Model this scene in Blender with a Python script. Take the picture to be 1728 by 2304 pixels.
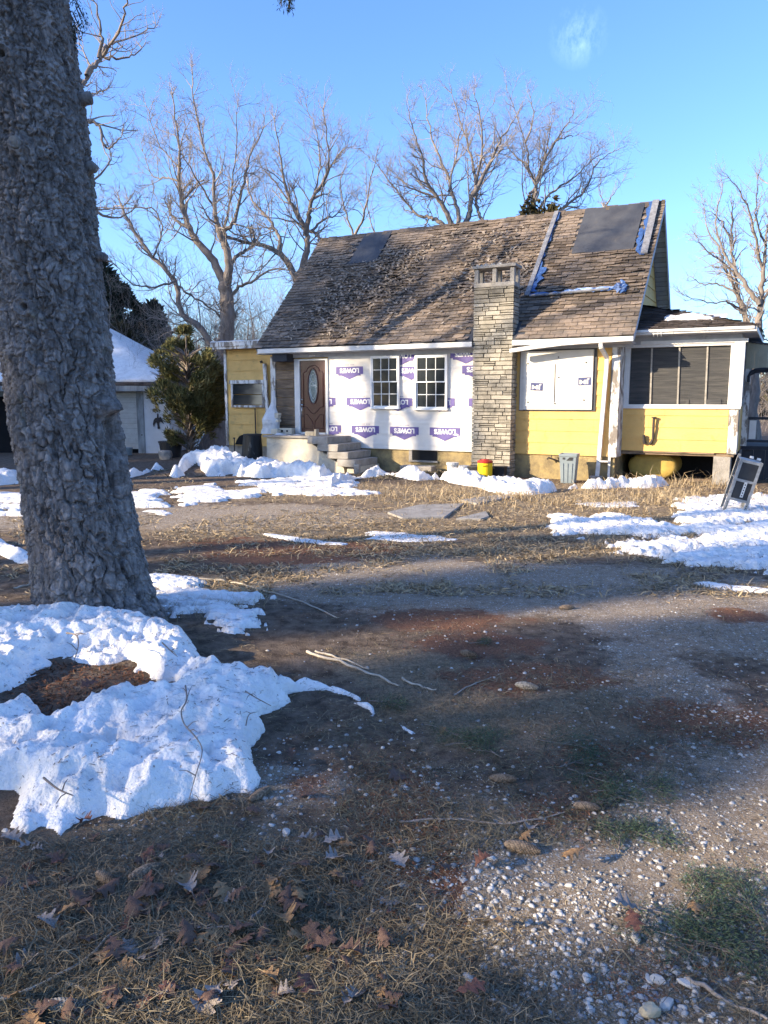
import bpy, bmesh, math, random
import numpy as np
from mathutils import Vector, Matrix
random.seed(7); RNG = np.random.default_rng(11)
rad = math.radians
for o in list(bpy.data.objects): bpy.data.objects.remove(o)
SC = bpy.context.scene; COL = SC.collection

# ---------------------------------------------------------------- camera
EYE = 1.85; FPX = 1733.0; CX, CY = 864.0, 1152.0; HORIZON = 895.0
PITCH = math.atan((CY - HORIZON) / FPX)
cam = bpy.data.cameras.new('camera'); camo = bpy.data.objects.new('camera', cam); COL.objects.link(camo)
camo.location = (0, 0, EYE); camo.rotation_euler = (math.pi/2 - PITCH, 0, 0)
cam.sensor_fit = 'HORIZONTAL'; cam.sensor_width = 36.0; cam.lens = 36.0 * FPX / 1728.0
cam.clip_start = 0.05; cam.clip_end = 2000.0
SC.camera = camo

# ---------------------------------------------------------------- sky and sun
SUN_AZ = rad(70.0); SUN_EL = rad(19.0)          # light travels towards azimuth 70 (clockwise from +Y)
sun_from = Vector((-math.sin(SUN_AZ)*math.cos(SUN_EL), -math.cos(SUN_AZ)*math.cos(SUN_EL), math.sin(SUN_EL)))
w = bpy.data.worlds.new('World'); SC.world = w; w.use_nodes = True
nt = w.node_tree; nt.nodes.clear()
def wn(t, **k):
    n = nt.nodes.new(t)
    for a, b in k.items(): setattr(n, a, b)
    return n
sky = wn('ShaderNodeTexSky', sky_type='NISHITA', sun_disc=False)
sky.sun_elevation = SUN_EL; sky.sun_rotation = math.atan2(sun_from.x, sun_from.y)
sky.air_density = 1.0; sky.dust_density = 1.2; sky.ozone_density = 1.0; sky.altitude = 0
hsv = wn('ShaderNodeHueSaturation'); hsv.inputs['Saturation'].default_value = 1.1; hsv.inputs['Value'].default_value = 1.0
# a single faint wisp of cloud high in the sky
geo = wn('ShaderNodeTexCoord'); nz = wn('ShaderNodeTexNoise'); nz.inputs['Scale'].default_value = 26; nz.inputs['Detail'].default_value = 9; nz.inputs['Roughness'].default_value = 0.68
mp = wn('ShaderNodeMapping'); mp.inputs['Scale'].default_value = (1.5, 1, 0.75); mp.inputs['Rotation'].default_value = (0, 0.5, 0)
def sky_dir(x, y):
    c, s = math.cos(PITCH), math.sin(PITCH); a = (x-CX)/FPX; b = (CY-y)/FPX
    return Vector((a, c + b*s, -s + b*c)).normalized()
wc = sky_dir(1302, 80)
dist = wn('ShaderNodeVectorMath', operation='DISTANCE'); dist.inputs[1].default_value = wc
mr = wn('ShaderNodeMapRange'); mr.inputs['From Min'].default_value = 0.034; mr.inputs['From Max'].default_value = 0.008
mr2 = wn('ShaderNodeMapRange'); mr2.inputs['From Min'].default_value = 0.47; mr2.inputs['From Max'].default_value = 0.74
mul = wn('ShaderNodeMath', operation='MULTIPLY'); mul2 = wn('ShaderNodeMath', operation='MULTIPLY'); mul2.inputs[1].default_value = 0.16
mx = wn('ShaderNodeMixRGB'); mx.inputs['Color2'].default_value = (5.0, 6.6, 8.6, 1)
bg = wn('ShaderNodeBackground'); bg.inputs['Strength'].default_value = 0.15
out = wn('ShaderNodeOutputWorld')
L = nt.links.new
L(geo.outputs['Generated'], mp.inputs['Vector']); L(mp.outputs[0], nz.inputs['Vector'])
L(geo.outputs['Generated'], dist.inputs[0]); L(dist.outputs['Value'], mr.inputs['Value']); L(nz.outputs['Fac'], mr2.inputs['Value'])
L(mr.outputs[0], mul.inputs[0]); L(mr2.outputs[0], mul.inputs[1]); L(mul.outputs[0], mul2.inputs[0])
tint = wn('ShaderNodeMixRGB', blend_type='MULTIPLY'); tint.inputs['Fac'].default_value = 1; tint.inputs['Color2'].default_value = (0.37, 0.49, 0.745, 1)
L(sky.outputs[0], hsv.inputs['Color']); L(hsv.outputs[0], tint.inputs['Color1']); L(tint.outputs[0], mx.inputs['Color1']); L(mul2.outputs[0], mx.inputs['Fac'])
L(mx.outputs[0], bg.inputs['Color']); L(bg.outputs[0], out.inputs['Surface'])
sl = bpy.data.lights.new('sun', 'SUN'); sl.energy = 2.95; sl.angle = rad(0.53); sl.color = (1.0, 0.83, 0.60)
so = bpy.data.objects.new('sun', sl); COL.objects.link(so); so.rotation_euler = (-sun_from).to_track_quat('-Z', 'Y').to_euler()
so.location = (-20, -8, 20)
SC.view_settings.view_transform = 'Standard'; SC.view_settings.look = 'None'
SC.view_settings.exposure = 1.95; SC.view_settings.gamma = 1.0
SC.cycles.max_bounces = 6; SC.cycles.diffuse_bounces = 3; SC.cycles.glossy_bounces = 3; SC.cycles.transparent_max_bounces = 6
SC.cycles.use_denoising = True

# ---------------------------------------------------------------- helpers
def vray(x, y):
    c, s = math.cos(PITCH), math.sin(PITCH); a = (x-CX)/FPX; b = (CY-y)/FPX
    return np.array([a, c + b*s, -s + b*c])
def gnd(x, y, z=0.0):
    d = vray(x, y); k = (z-EYE)/d[2]; return np.array([d[0]*k, d[1]*k, z])
def at(x, y, Y):
    d = vray(x, y); k = Y/d[1]; return np.array([d[0]*k, Y, EYE + d[2]*k])
HO = np.array([3.94486, 17.63034, 0.0]); HA = rad(-27.4545)     # house corner frame: x along the front, y back, z up
HT = np.array([math.cos(HA), math.sin(HA), 0]); HB = np.array([-math.sin(HA), math.cos(HA), 0])
def hw(u, y, z): return HO + HT*u + HB*y + np.array([0, 0, z])

def _h(ix, iy, iz, seed):
    n = (ix*374761393 + iy*668265263 + iz*2147483647 + seed*974711) & 0xffffffff
    n = ((n ^ (n >> 13)) * 1274126177) & 0xffffffff
    n = ((n ^ (n >> 16)) * 2246822519) & 0xffffffff
    return ((n ^ (n >> 15)) & 0xffff) / 65535.0
def vnoise(x, y, z=None, seed=0):
    x = np.asarray(x, float); y = np.asarray(y, float); z = np.zeros_like(x) if z is None else np.asarray(z, float)
    fx, fy, fz = np.floor(x), np.floor(y), np.floor(z)
    ix, iy, iz = fx.astype(np.int64), fy.astype(np.int64), fz.astype(np.int64)
    def sm(t): return t*t*t*(t*(t*6-15)+10)
    tx, ty, tz = sm(x-fx), sm(y-fy), sm(z-fz)
    r = 0
    for a in (0, 1):
        for b in (0, 1):
            for c in (0, 1):
                r = r + _h(ix+a, iy+b, iz+c, seed) * (tx if a else 1-tx) * (ty if b else 1-ty) * (tz if c else 1-tz)
    return r*2-1
def fbm(x, y, z=None, o=4, seed=0, g=0.5):
    r = 0; a = 1.0; f = 1.0; t = 0
    for i in range(o):
        r = r + a*vnoise(x*f+i*17.3, y*f-i*9.1, None if z is None else z*f+i*3.7, seed+i); t += a; a *= g; f *= 2.03
    return r/t
def sstep(a, b, x):
    t = np.clip((x-a)/(b-a), 0, 1); return t*t*(3-2*t)

class MB:
    """collects polygons with a material slot and one grey value per face"""
    def __init__(s): s.v = []; s.f = []; s.m = []; s.c = []
    def poly(s, pts, m=0, c=1.0):
        k = len(s.v); s.v.extend([tuple(map(float, p)) for p in pts]); s.f.append(tuple(range(k, k+len(pts)))); s.m.append(m); s.c.append(c)
    def mesh(s, vs, fs, m=0, c=1.0):
        k = len(s.v); s.v.extend([tuple(map(float, p)) for p in vs])
        for f in fs: s.f.append(tuple(i+k for i in f)); s.m.append(m); s.c.append(c)
    def box(s, a, b, m=0, c=1.0, jit=0, rot=None, pivot=None):
        (x0, y0, z0), (x1, y1, z1) = a, b
        vs = [[x0,y0,z0],[x1,y0,z0],[x1,y1,z0],[x0,y1,z0],[x0,y0,z1],[x1,y0,z1],[x1,y1,z1],[x0,y1,z1]]
        if jit: vs = [[q + random.uniform(-jit, jit) for q in p] for p in vs]
        if rot is not None:
            pv = Vector(pivot if pivot else ((x0+x1)/2, (y0+y1)/2, (z0+z1)/2)); vs = [tuple(rot @ (Vector(p)-pv) + pv) for p in vs]
        s.mesh(vs, [(0,3,2,1),(4,5,6,7),(0,1,5,4),(1,2,6,5),(2,3,7,6),(3,0,4,7)], m, c)
    def bar(s, p, q, w, h=None, m=0, c=1.0, up=(0,0,1)):
        h = w if h is None else h
        p, q = Vector(p), Vector(q); d = (q-p).normalized(); x = d.cross(Vector(up))
        if x.length < 1e-4: x = d.cross(Vector((1,0,0)))
        x.normalize(); z = x.cross(d); a = x*w/2; b = z*h/2
        vs = [p-a-b, p+a-b, p+a+b, p-a+b, q-a-b, q+a-b, q+a+b, q-a+b]
        s.mesh(vs, [(0,1,2,3),(7,6,5,4),(4,5,1,0),(5,6,2,1),(6,7,3,2),(7,4,0,3)], m, c)
    def tube(s, pts, rs, n=8, m=0, c=1.0, cap=True):
        pts = [Vector(p) for p in pts]; rs = rs if hasattr(rs, '__len__') else [rs]*len(pts); vs = []; fs = []
        for i, p in enumerate(pts):
            d = (pts[min(i+1, len(pts)-1)] - pts[max(i-1, 0)]); d.normalize()
            if i == 0:
                x = d.cross(Vector((0.13, 0.21, 1)));
                if x.length < 1e-3: x = d.cross(Vector((1, 0, 0)))
            else: x = x - d*x.dot(d)
            x.normalize(); y = d.cross(x)
            for k in range(n):
                t = 2*math.pi*k/n; vs.append(p + (x*math.cos(t) + y*math.sin(t))*rs[i])
        for i in range(len(pts)-1):
            for k in range(n): fs.append((i*n+k, i*n+(k+1)%n, (i+1)*n+(k+1)%n, (i+1)*n+k))
        if cap: fs.append(tuple(range(n-1, -1, -1))); fs.append(tuple((len(pts)-1)*n+k for k in range(n)))
        s.mesh(vs, fs, m, c)
    def lathe(s, prof, cx, cy, n=24, m=0, c=1.0, axis=None):
        vs = []; fs = []
        for r, z in prof:
            for k in range(n):
                t = 2*math.pi*k/n; vs.append((cx + r*math.cos(t), cy + r*math.sin(t), z))
        for i in range(len(prof)-1):
            for k in range(n): fs.append((i*n+k, i*n+(k+1)%n, (i+1)*n+(k+1)%n, (i+1)*n+k))
        fs.append(tuple(range(n-1, -1, -1))); fs.append(tuple((len(prof)-1)*n+k for k in range(n)))
        s.mesh(vs, fs, m, c)
    def build(s, name, mats, parent=None, smooth=False, bevel=0, loc=None):
        me = bpy.data.meshes.new(name); me.from_pydata(s.v, [], s.f)
        mats = mats if isinstance(mats, (list, tuple)) else [mats]
        for q in mats: me.materials.append(q)
        me.polygons.foreach_set('material_index', s.m)
        a = me.attributes.new('shade', 'FLOAT', 'FACE'); a.data.foreach_set('value', s.c)
        if smooth: me.polygons.foreach_set('use_smooth', [True]*len(me.polygons))
        me.update(); o = bpy.data.objects.new(name, me); COL.objects.link(o)
        if parent is not None: o.parent = parent
        if loc is not None: o.location = loc
        if bevel:
            b = o.modifiers.new('bevel', 'BEVEL'); b.width = bevel; b.segments = 2; b.limit_method = 'ANGLE'
        return o
def bigmesh(name, V, F, mats, parent=None, smooth=False, shade=None, vcol=None, n=None):
    """fast mesh from numpy arrays; F is (k,3) or (k,4)"""
    V = np.asarray(V, np.float32); F = np.asarray(F, np.int32); k = F.shape[1]
    me = bpy.data.meshes.new(name); me.vertices.add(len(V)); me.vertices.foreach_set('co', V.ravel())
    me.loops.add(F.size); me.loops.foreach_set('vertex_index', F.ravel())
    me.polygons.add(len(F)); me.polygons.foreach_set('loop_start', np.arange(0, F.size, k, dtype=np.int32))
    try: me.polygons.foreach_set('loop_total', np.full(len(F), k, np.int32))
    except Exception: pass
    for q in (mats if isinstance(mats, (list, tuple)) else [mats]): me.materials.append(q)
    if smooth: me.polygons.foreach_set('use_smooth', np.ones(len(F), bool))
    if shade is not None:
        a = me.attributes.new('shade', 'FLOAT', 'FACE'); a.data.foreach_set('value', np.asarray(shade, np.float32))
    if vcol is not None:
        a = me.attributes.new('zone', 'FLOAT_COLOR', 'POINT'); c = np.ones((len(V), 4), np.float32); c[:, :vcol.shape[1]] = vcol; a.data.foreach_set('color', c.ravel())
    me.update(calc_edges=True); me.validate()
    o = bpy.data.objects.new(name, me); COL.objects.link(o)
    if parent is not None: o.parent = parent
    return o
def empty(name, loc=(0,0,0), rz=0):
    o = bpy.data.objects.new(name, None); o.empty_display_size = 0.2; COL.objects.link(o); o.location = tuple(loc); o.rotation_euler = (0, 0, rz); return o
def tag(o, label=None, cat=None, group=None, kind=None):
    if label: o['label'] = label
    if cat: o['category'] = cat
    if group: o['group'] = group
    if kind: o['kind'] = kind
    return o

# ---------------------------------------------------------------- materials
def mat(name, c1, c2=None, scale=6.0, rough=0.8, bump=0.0, bscale=None, detail=6.0, stain=None, shade=False, spec=0.3, metal=0.0,
        stretch=None, contrast=(0.35, 0.68), c3=None, coords='Object'):
    m = bpy.data.materials.new(name); m.use_nodes = True; n = m.node_tree.nodes; l = m.node_tree.links.new
    p = n['Principled BSDF']; p.inputs['Roughness'].default_value = rough; p.inputs['Metallic'].default_value = metal
    p.inputs['Specular IOR Level'].default_value = spec
    tc = n.new('ShaderNodeTexCoord'); mp = n.new('ShaderNodeMapping'); l(tc.outputs[coords], mp.inputs['Vector'])
    if stretch: mp.inputs['Scale'].default_value = stretch
    c2 = c2 or tuple(q*0.75 for q in c1)
    nz = n.new('ShaderNodeTexNoise'); nz.inputs['Scale'].default_value = scale; nz.inputs['Detail'].default_value = detail; nz.inputs['Roughness'].default_value = 0.62
    l(mp.outputs[0], nz.inputs['Vector'])
    r = n.new('ShaderNodeValToRGB'); r.color_ramp.elements[0].position = contrast[0]; r.color_ramp.elements[1].position = contrast[1]
    r.color_ramp.elements[0].color = (*c1, 1); r.color_ramp.elements[1].color = (*c2, 1)
    if c3:
        e = r.color_ramp.elements.new((contrast[0]+contrast[1])/2); e.color = (*c3, 1)
    l(nz.outputs['Fac'], r.inputs['Fac']); col = r.outputs['Color']
    if stain:
        sc, ssc, lo, hi = stain
        n2 = n.new('ShaderNodeTexNoise'); n2.inputs['Scale'].default_value = ssc; n2.inputs['Detail'].default_value = 8; n2.inputs['Roughness'].default_value = 0.65
        mpp = n.new('ShaderNodeMapping'); mpp.inputs['Location'].default_value = (3.1, 7.7, 1.3); l(mp.outputs[0], mpp.inputs['Vector']); l(mpp.outputs[0], n2.inputs['Vector'])
        q = n.new('ShaderNodeMapRange'); q.inputs['From Min'].default_value = lo; q.inputs['From Max'].default_value = hi; l(n2.outputs['Fac'], q.inputs['Value'])
        x = n.new('ShaderNodeMixRGB'); x.inputs['Color2'].default_value = (*sc, 1); l(q.outputs[0], x.inputs['Fac']); l(col, x.inputs['Color1']); col = x.outputs[0]
    if shade:
        a = n.new('ShaderNodeAttribute'); a.attribute_name = 'shade'
        x = n.new('ShaderNodeMixRGB'); x.blend_type = 'MULTIPLY'; x.inputs['Fac'].default_value = 1; l(col, x.inputs['Color1']); l(a.outputs['Fac'], x.inputs['Color2']); col = x.outputs[0]
    l(col, p.inputs['Base Color'])
    if bump:
        b = n.new('ShaderNodeTexNoise'); b.inputs['Scale'].default_value = bscale or scale*4; b.inputs['Detail'].default_value = 6; l(mp.outputs[0], b.inputs['Vector'])
        bn = n.new('ShaderNodeBump'); bn.inputs['Strength'].default_value = bump; bn.inputs['Distance'].default_value = 0.02; l(b.outputs['Fac'], bn.inputs['Height']); l(bn.outputs[0], p.inputs['Normal'])
    return m
# ---------------------------------------------------------------- materials of the place
M = {}
M['yellow'] = mat('yellow_paint', (0.74,0.455,0.145), (0.65,0.39,0.12), 2.2, 0.62, 0.25, 60, stain=((0.36,0.22,0.06), 5, 0.58, 0.82))
M['yellow_wall'] = mat('old_yellow_paint', (0.66,0.43,0.15), (0.57,0.36,0.12), 2.5, 0.7, 0.25, 60, stain=((0.30,0.23,0.10), 4, 0.55, 0.8))
M['white'] = mat('white_paint', (0.72,0.70,0.66), (0.62,0.60,0.56), 5, 0.6, 0.15, 40, stain=((0.36,0.33,0.29), 7, 0.62, 0.8))
M['peel'] = mat('peeling_paint', (0.66,0.65,0.62), (0.22,0.19,0.16), 9, 0.8, 0.5, 30, contrast=(0.46,0.56), stretch=(1,1,0.35))
M['vinyl'] = mat('white_vinyl', (0.80,0.79,0.76), (0.76,0.75,0.72), 3, 0.4, 0)
M['soffit'] = mat('soffit_boards', (0.46,0.47,0.49), (0.36,0.37,0.39), 4, 0.8, 0.3, 40, stain=((0.12,0.11,0.10), 8, 0.6, 0.8), shade=True)
M['concrete'] = mat('concrete', (0.36,0.33,0.29), (0.24,0.22,0.19), 5, 0.9, 0.6, 45, stain=((0.11,0.10,0.085), 3, 0.55, 0.8))
M['cream'] = mat('cream_concrete', (0.62,0.56,0.44), (0.48,0.43,0.34), 4, 0.85, 0.5, 30, stain=((0.28,0.25,0.2), 4, 0.58, 0.8))
M['ochre'] = mat('ochre_concrete', (0.38,0.285,0.125), (0.27,0.21,0.11), 3, 0.85, 0.5, 40, stain=((0.15,0.115,0.07), 4.5, 0.42, 0.68))
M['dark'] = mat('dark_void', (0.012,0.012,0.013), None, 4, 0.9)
M['stone'] = mat('chimney_stone', (0.42,0.375,0.295), (0.31,0.28,0.225), 7, 0.85, 0.7, 50, stain=((0.12,0.11,0.09), 2.2, 0.5, 0.75), shade=True)
M['mortar'] = mat('mortar', (0.16,0.14,0.11), None, 20, 0.95, 0.4)
M['shingle'] = mat('asphalt_shingle', (0.32,0.245,0.18), (0.20,0.158,0.125), 16, 0.95, 0.9, 160, stain=((0.13,0.115,0.10), 1.6, 0.46, 0.72), shade=True, spec=0.12)
M['shingle_grey'] = mat('grey_shingle', (0.13,0.105,0.09), (0.085,0.07,0.062), 16, 0.95, 0.9, 160, shade=True, spec=0.12)
M['flake'] = mat('weathered_flake', (0.30,0.255,0.21), (0.13,0.11,0.095), 12, 0.95, 0.5, 100, shade=True, spec=0.1)
M['felt'] = mat('tar_paper', (0.075,0.078,0.085), (0.05,0.052,0.06), 3, 0.7, 0.3, 50, stain=((0.095,0.088,0.082), 2.5, 0.56, 0.8))
M['tarp'] = mat('blue_tarp', (0.06,0.13,0.31), (0.04,0.08,0.20), 9, 0.45, 0.8, 30)
M['tarp_pale'] = mat('pale_tarp', (0.50,0.58,0.68), (0.12,0.25,0.55), 9, 0.5, 0.8, 30)
M['batten'] = mat('weathered_batten', (0.26,0.26,0.27), (0.14,0.14,0.15), 14, 0.9, 0.4, 60, stretch=(1,1,1))
M['oldwood'] = mat('bare_boards', (0.30,0.215,0.14), (0.12,0.085,0.06), 7, 0.9, 0.6, 30, stretch=(0.5,1,3), shade=True, stain=((0.05,0.042,0.036), 3, 0.55, 0.75))
M['door'] = mat('mahogany', (0.075,0.012,0.012), (0.042,0.008,0.008), 7, 0.32, 0.06, 50, stretch=(6,6,1), spec=0.5)
M['glass'] = mat('window_glass', (0.03,0.036,0.042), (0.014,0.018,0.022), 1.2, 0.06, 0, spec=0.32)
M['ovalglass'] = mat('bevelled_glass', (0.16,0.22,0.20), (0.06,0.09,0.09), 22, 0.12, 0.5, 60, spec=0.8)
M['lead'] = mat('lead_came', (0.62,0.66,0.64), None, 30, 0.3, 0, metal=0.3)
M['chrome'] = mat('steel', (0.62,0.62,0.62), None, 20, 0.25, 0, metal=1.0)
M['wrap'] = mat('house_wrap', (0.70,0.66,0.60), (0.63,0.595,0.54), 2.5, 0.55, 0.12, 25)
M['purple'] = mat('purple_print', (0.105,0.08,0.235), (0.14,0.11,0.29), 6, 0.6, 0.1)
M['print_white'] = mat('white_print', (0.78,0.76,0.74), None, 6, 0.6)
M['navy'] = mat('navy_print', (0.045,0.055,0.15), (0.08,0.09,0.19), 40, 0.6)
M['foam'] = mat('foam_board', (0.66,0.63,0.57), (0.58,0.55,0.49), 2, 0.55, 0.1, 20, stain=((0.40,0.38,0.34), 3.5, 0.62, 0.85))
M['gutter'] = mat('aluminium_gutter', (0.70,0.69,0.66), (0.5,0.48,0.45), 7, 0.45, 0.1, stain=((0.22,0.2,0.17), 5, 0.6, 0.8))
M['screen'] = mat('porch_blind', (0.065,0.063,0.06), (0.035,0.035,0.036), 3.2, 0.65, 0.2, 60, stretch=(0.6,1,9), stain=((0.13,0.12,0.105), 2.0, 0.52, 0.85))
M['mullion'] = mat('old_mullion', (0.36,0.33,0.28), (0.22,0.2,0.17), 20, 0.8, 0.2)
M['iron'] = mat('dark_iron', (0.06,0.05,0.045), (0.03,0.027,0.025), 20, 0.6, 0.3)
M['tank'] = mat('yellow_tank', (0.50,0.34,0.08), (0.36,0.24,0.06), 5, 0.55, 0.1, stain=((0.20,0.13,0.06), 4, 0.6, 0.8))
M['navy_wood'] = mat('dark_painted_wood', (0.035,0.04,0.05), (0.022,0.025,0.032), 6, 0.7, 0.4, 40)
M['beige_metal'] = mat('beige_metal', (0.36,0.34,0.24), (0.30,0.28,0.2), 4, 0.5, 0.1)
M['snow'] = mat('snow', (0.86,0.83,0.785), (0.62,0.59,0.55), 5, 0.7, 1.0, 34, stain=((0.22,0.18,0.14), 38, 0.60, 0.72), contrast=(0.42,0.80))
M['ice'] = mat('icicle', (0.75,0.78,0.8), None, 5, 0.1, 0)
# ---------------------------------------------------------------- the house
house = empty('house', HO, HA)
tag(house, 'steep roofed yellow house half clad in house wrap with stone chimney and screened porch', 'house')
def P(mb, name, mats, parent=None, **k): return mb.build(name, mats, parent if parent is not None else house, **k)

def siding(mb, x0, x1, z0, z1, y, course, m=0, flip=1, axis='x', clip=None, seam=True):
    """lapped boards on a wall plane; axis x: wall faces -y, axis y: wall faces +x (y is then the x position)"""
    z = z0; k = 0
    while z < z1-0.01:
        zt = min(z+course, z1); a, b = x0, x1
        if clip: a, b = clip(z, zt)
        if b-a > 0.05:
            cuts = [a]
            if seam:
                q = a + random.uniform(0.3, 1.3)
                while q < b-0.3: cuts.append(q); q += random.uniform(1.1, 1.4)
            cuts.append(b)
            for i in range(len(cuts)-1):
                p, r = cuts[i], cuts[i+1]-0.004; c = random.uniform(0.94, 1.03); lo, hi = 0.024+random.uniform(0,0.003), 0.008
                if axis == 'x':
                    pts = [(p,y-lo,z),(r,y-lo,z),(r,y-hi,zt+0.002),(p,y-hi,zt+0.002)]; lip = [(p,y,z),(r,y,z),(r,y-lo,z),(p,y-lo,z)]
                    end = [(p,y,z),(p,y-lo,z),(p,y-hi,zt),(p,y,zt)]
                else:
                    pts = [(y+lo,p,z),(y+lo,r,z),(y+hi,r,zt+0.002),(y+hi,p,zt+0.002)]; lip = [(y,p,z),(y,r,z),(y+lo,r,z),(y+lo,p,z)]
                    end = [(y,p,z),(y+lo,p,z),(y+hi,p,zt),(y,p,zt)]
                mb.poly(pts, m, c); mb.poly(lip, m, c); mb.poly(end, m, c)
        z += course; k += 1

RY, RZ = 3.0, 6.55                      # ridge
EY, EZ = -0.42, 3.15                    # front eave, top of the deck
RE_Y, RE_Z = 5.75, 3.25                 # rear eave
def roof_z(y): return EZ + (y-EY)*(RZ-EZ)/(RY-EY) if y < RY else RZ - (y-RY)*(RZ-RE_Z)/(RE_Y-RY)
X0, X1 = -8.11, 1.66                    # roof ends
WL, WR = -7.78, 1.32                    # wall ends
# core walls
b = MB(); b.box((WL,0,0.56),(WR,5.4,2.98)); P(b, 'wall', M['yellow_wall'])
for x in (WL, WR):                       # gable triangles
    b = MB()
    pts = [(x,0,2.98),(x,5.4,2.98),(x,5.4,roof_z(5.4)-0.13),(x,RY,RZ-0.15),(x,0,roof_z(0)-0.13)]
    b.poly(pts if x > 0 else pts[::-1]); P(b, 'gable_wall', M['yellow_wall'])
b = MB(); b.box((WL+0.02,0.02,-0.2),(-1.9,5.4,0.556)); b.box((-1.9,0.021,-0.2),(WR-0.02,5.39,0.557)); P(b, 'foundation', M['ochre'])
b = MB(); siding(b, -1.0, WR-0.17, 0.56, 2.98, 0, 0.27); P(b, 'siding', M['yellow'])
def gclip(z, zt):
    lo = max(0.0, EY + (zt+0.16-EZ)*(RY-EY)/(RZ-EZ)); hi = min(5.4, RY + (RZ-zt-0.16)*(RE_Y-RY)/(RZ-RE_Z)); return lo, hi
b = MB(); siding(b, 0, 5.4, 0.56, 6.4, WR+0.001, 0.27, axis='y', clip=gclip); P(b, 'siding', M['yellow_wall'])
# brown bare boards left of the door
b = MB()
z = 0.9
while z < 2.9: b.box((-7.72,-0.035,z),(-7.13,-0.004,min(z+0.232,2.92)), 0, random.uniform(0.6,1.15)); z += 0.24
P(b, 'bare_boarding', M['oldwood'], bevel=0.004)
# frieze and soffit
b = MB(); b.box((-7.5,-0.06,2.90),(-1.95,-0.032,3.0)); b.box((-1.0,-0.05,2.93),(1.6,-0.026,3.0)); P(b, 'frieze_board', M['soffit'])
b = MB()
for i in range(3):
    for xa_, xb_ in ((X0+0.02,-1.94),(-0.97,X1-0.02)): b.box((xa_,EY+0.02+i*0.137,3.0),(xb_,EY+0.15+i*0.137,3.018), 0, random.uniform(0.85,1.1))
P(b, 'soffit', M['soffit'])
b = MB(); b.box((-8.02,EY-0.022,3.015),(-1.935,EY,3.13)); b.box((-0.975,EY-0.022,3.015),(X1-0.01,EY,3.13)); P(b, 'fascia', M['white'], bevel=0.004)
b = MB(); b.box((-7.6,-0.36,2.80),(-7.14,-0.0,2.995)); P(b, 'eave_box', M['navy_wood'])
# ------------- roof
rb = MB()
def slab(y0, z0, y1, z1, th, x0=X0, x1=X1):
    n = Vector((0, -(z1-z0), (y1-y0))).normalized()*th
    vs = [(x0,y0,z0),(x1,y0,z0),(x1,y1,z1),(x0,y1,z1)]; lo = [(p[0],p[1]-n.y,p[2]-n.z) for p in vs]
    rb.mesh(vs+lo, [(0,1,2,3),(7,6,5,4),(0,4,5,1),(1,5,6,2),(2,6,7,3),(3,7,4,0)])
slab(EY, EZ, RY, RZ, 0.05, X0, -1.945); slab(0.05, roof_z(0.05), RY, RZ, 0.05, -1.945, -0.965); slab(EY, EZ, RY, RZ, 0.05, -0.965, X1); slab(RY, RZ-0.004, RE_Y, RE_Z, 0.05)
roof = P(rb, 'roof', M['felt'])
for xpair in ((WR+0.004, X1-0.025), (X0+0.025, WL-0.004)):      # plank soffit under the rakes, rake boards
  b = MB()
  for (y0, z0, y1, z1) in ((EY, EZ, RY, RZ), (RE_Y, RE_Z, RY, RZ)):
      Ln = math.hypot(y1-y0, z1-z0); d = Vector((0, (y1-y0)/Ln, (z1-z0)/Ln)); nn = Vector((0, d.z, -d.y)) if d.y > 0 else Vector((0, -d.z, d.y))
      s = 0.05
      while s < Ln-0.12:
          for (xa, xb) in (xpair,):
              p = Vector((0, y0, z0)) + d*s + nn*0.066; q = p + d*0.125; t = nn*0.014; c = random.uniform(0.75, 1.15)
              vs = [(xa,*p[1:]),(xb,*p[1:]),(xb,*q[1:]),(xa,*q[1:])]; w = [(v[0], v[1]+t.y, v[2]+t.z) for v in vs]
              b.mesh(vs+w, [(0,1,2,3),(7,6,5,4),(0,4,5,1),(1,5,6,2),(2,6,7,3),(3,7,4,0)], 0, c)
          s += 0.14
  P(b, 'rake_soffit', M['soffit'], roof)
for x in (X1-0.02, X0):
    b = MB()
    for (y0, z0, y1, z1) in ((EY, EZ, RY, RZ), (RY, RZ, RE_Y, RE_Z)):
        p = Vector((x, y0, z0)); q = Vector((x, y1, z1)); n = Vector((0, -(z1-z0), (y1-y0))).normalized()
        dn = n*0.16; up = n*-0.008
        vs = [p+up, q+up, q-dn, p-dn]; ws = [v+Vector((0.022,0,0)) for v in vs]
        b.mesh(vs+ws, [(0,1,2,3),(7,6,5,4),(0,4,5,1),(1,5,6,2),(2,6,7,3),(3,7,4,0)])
    P(b, 'rake_board', M['soffit'], roof)

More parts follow.
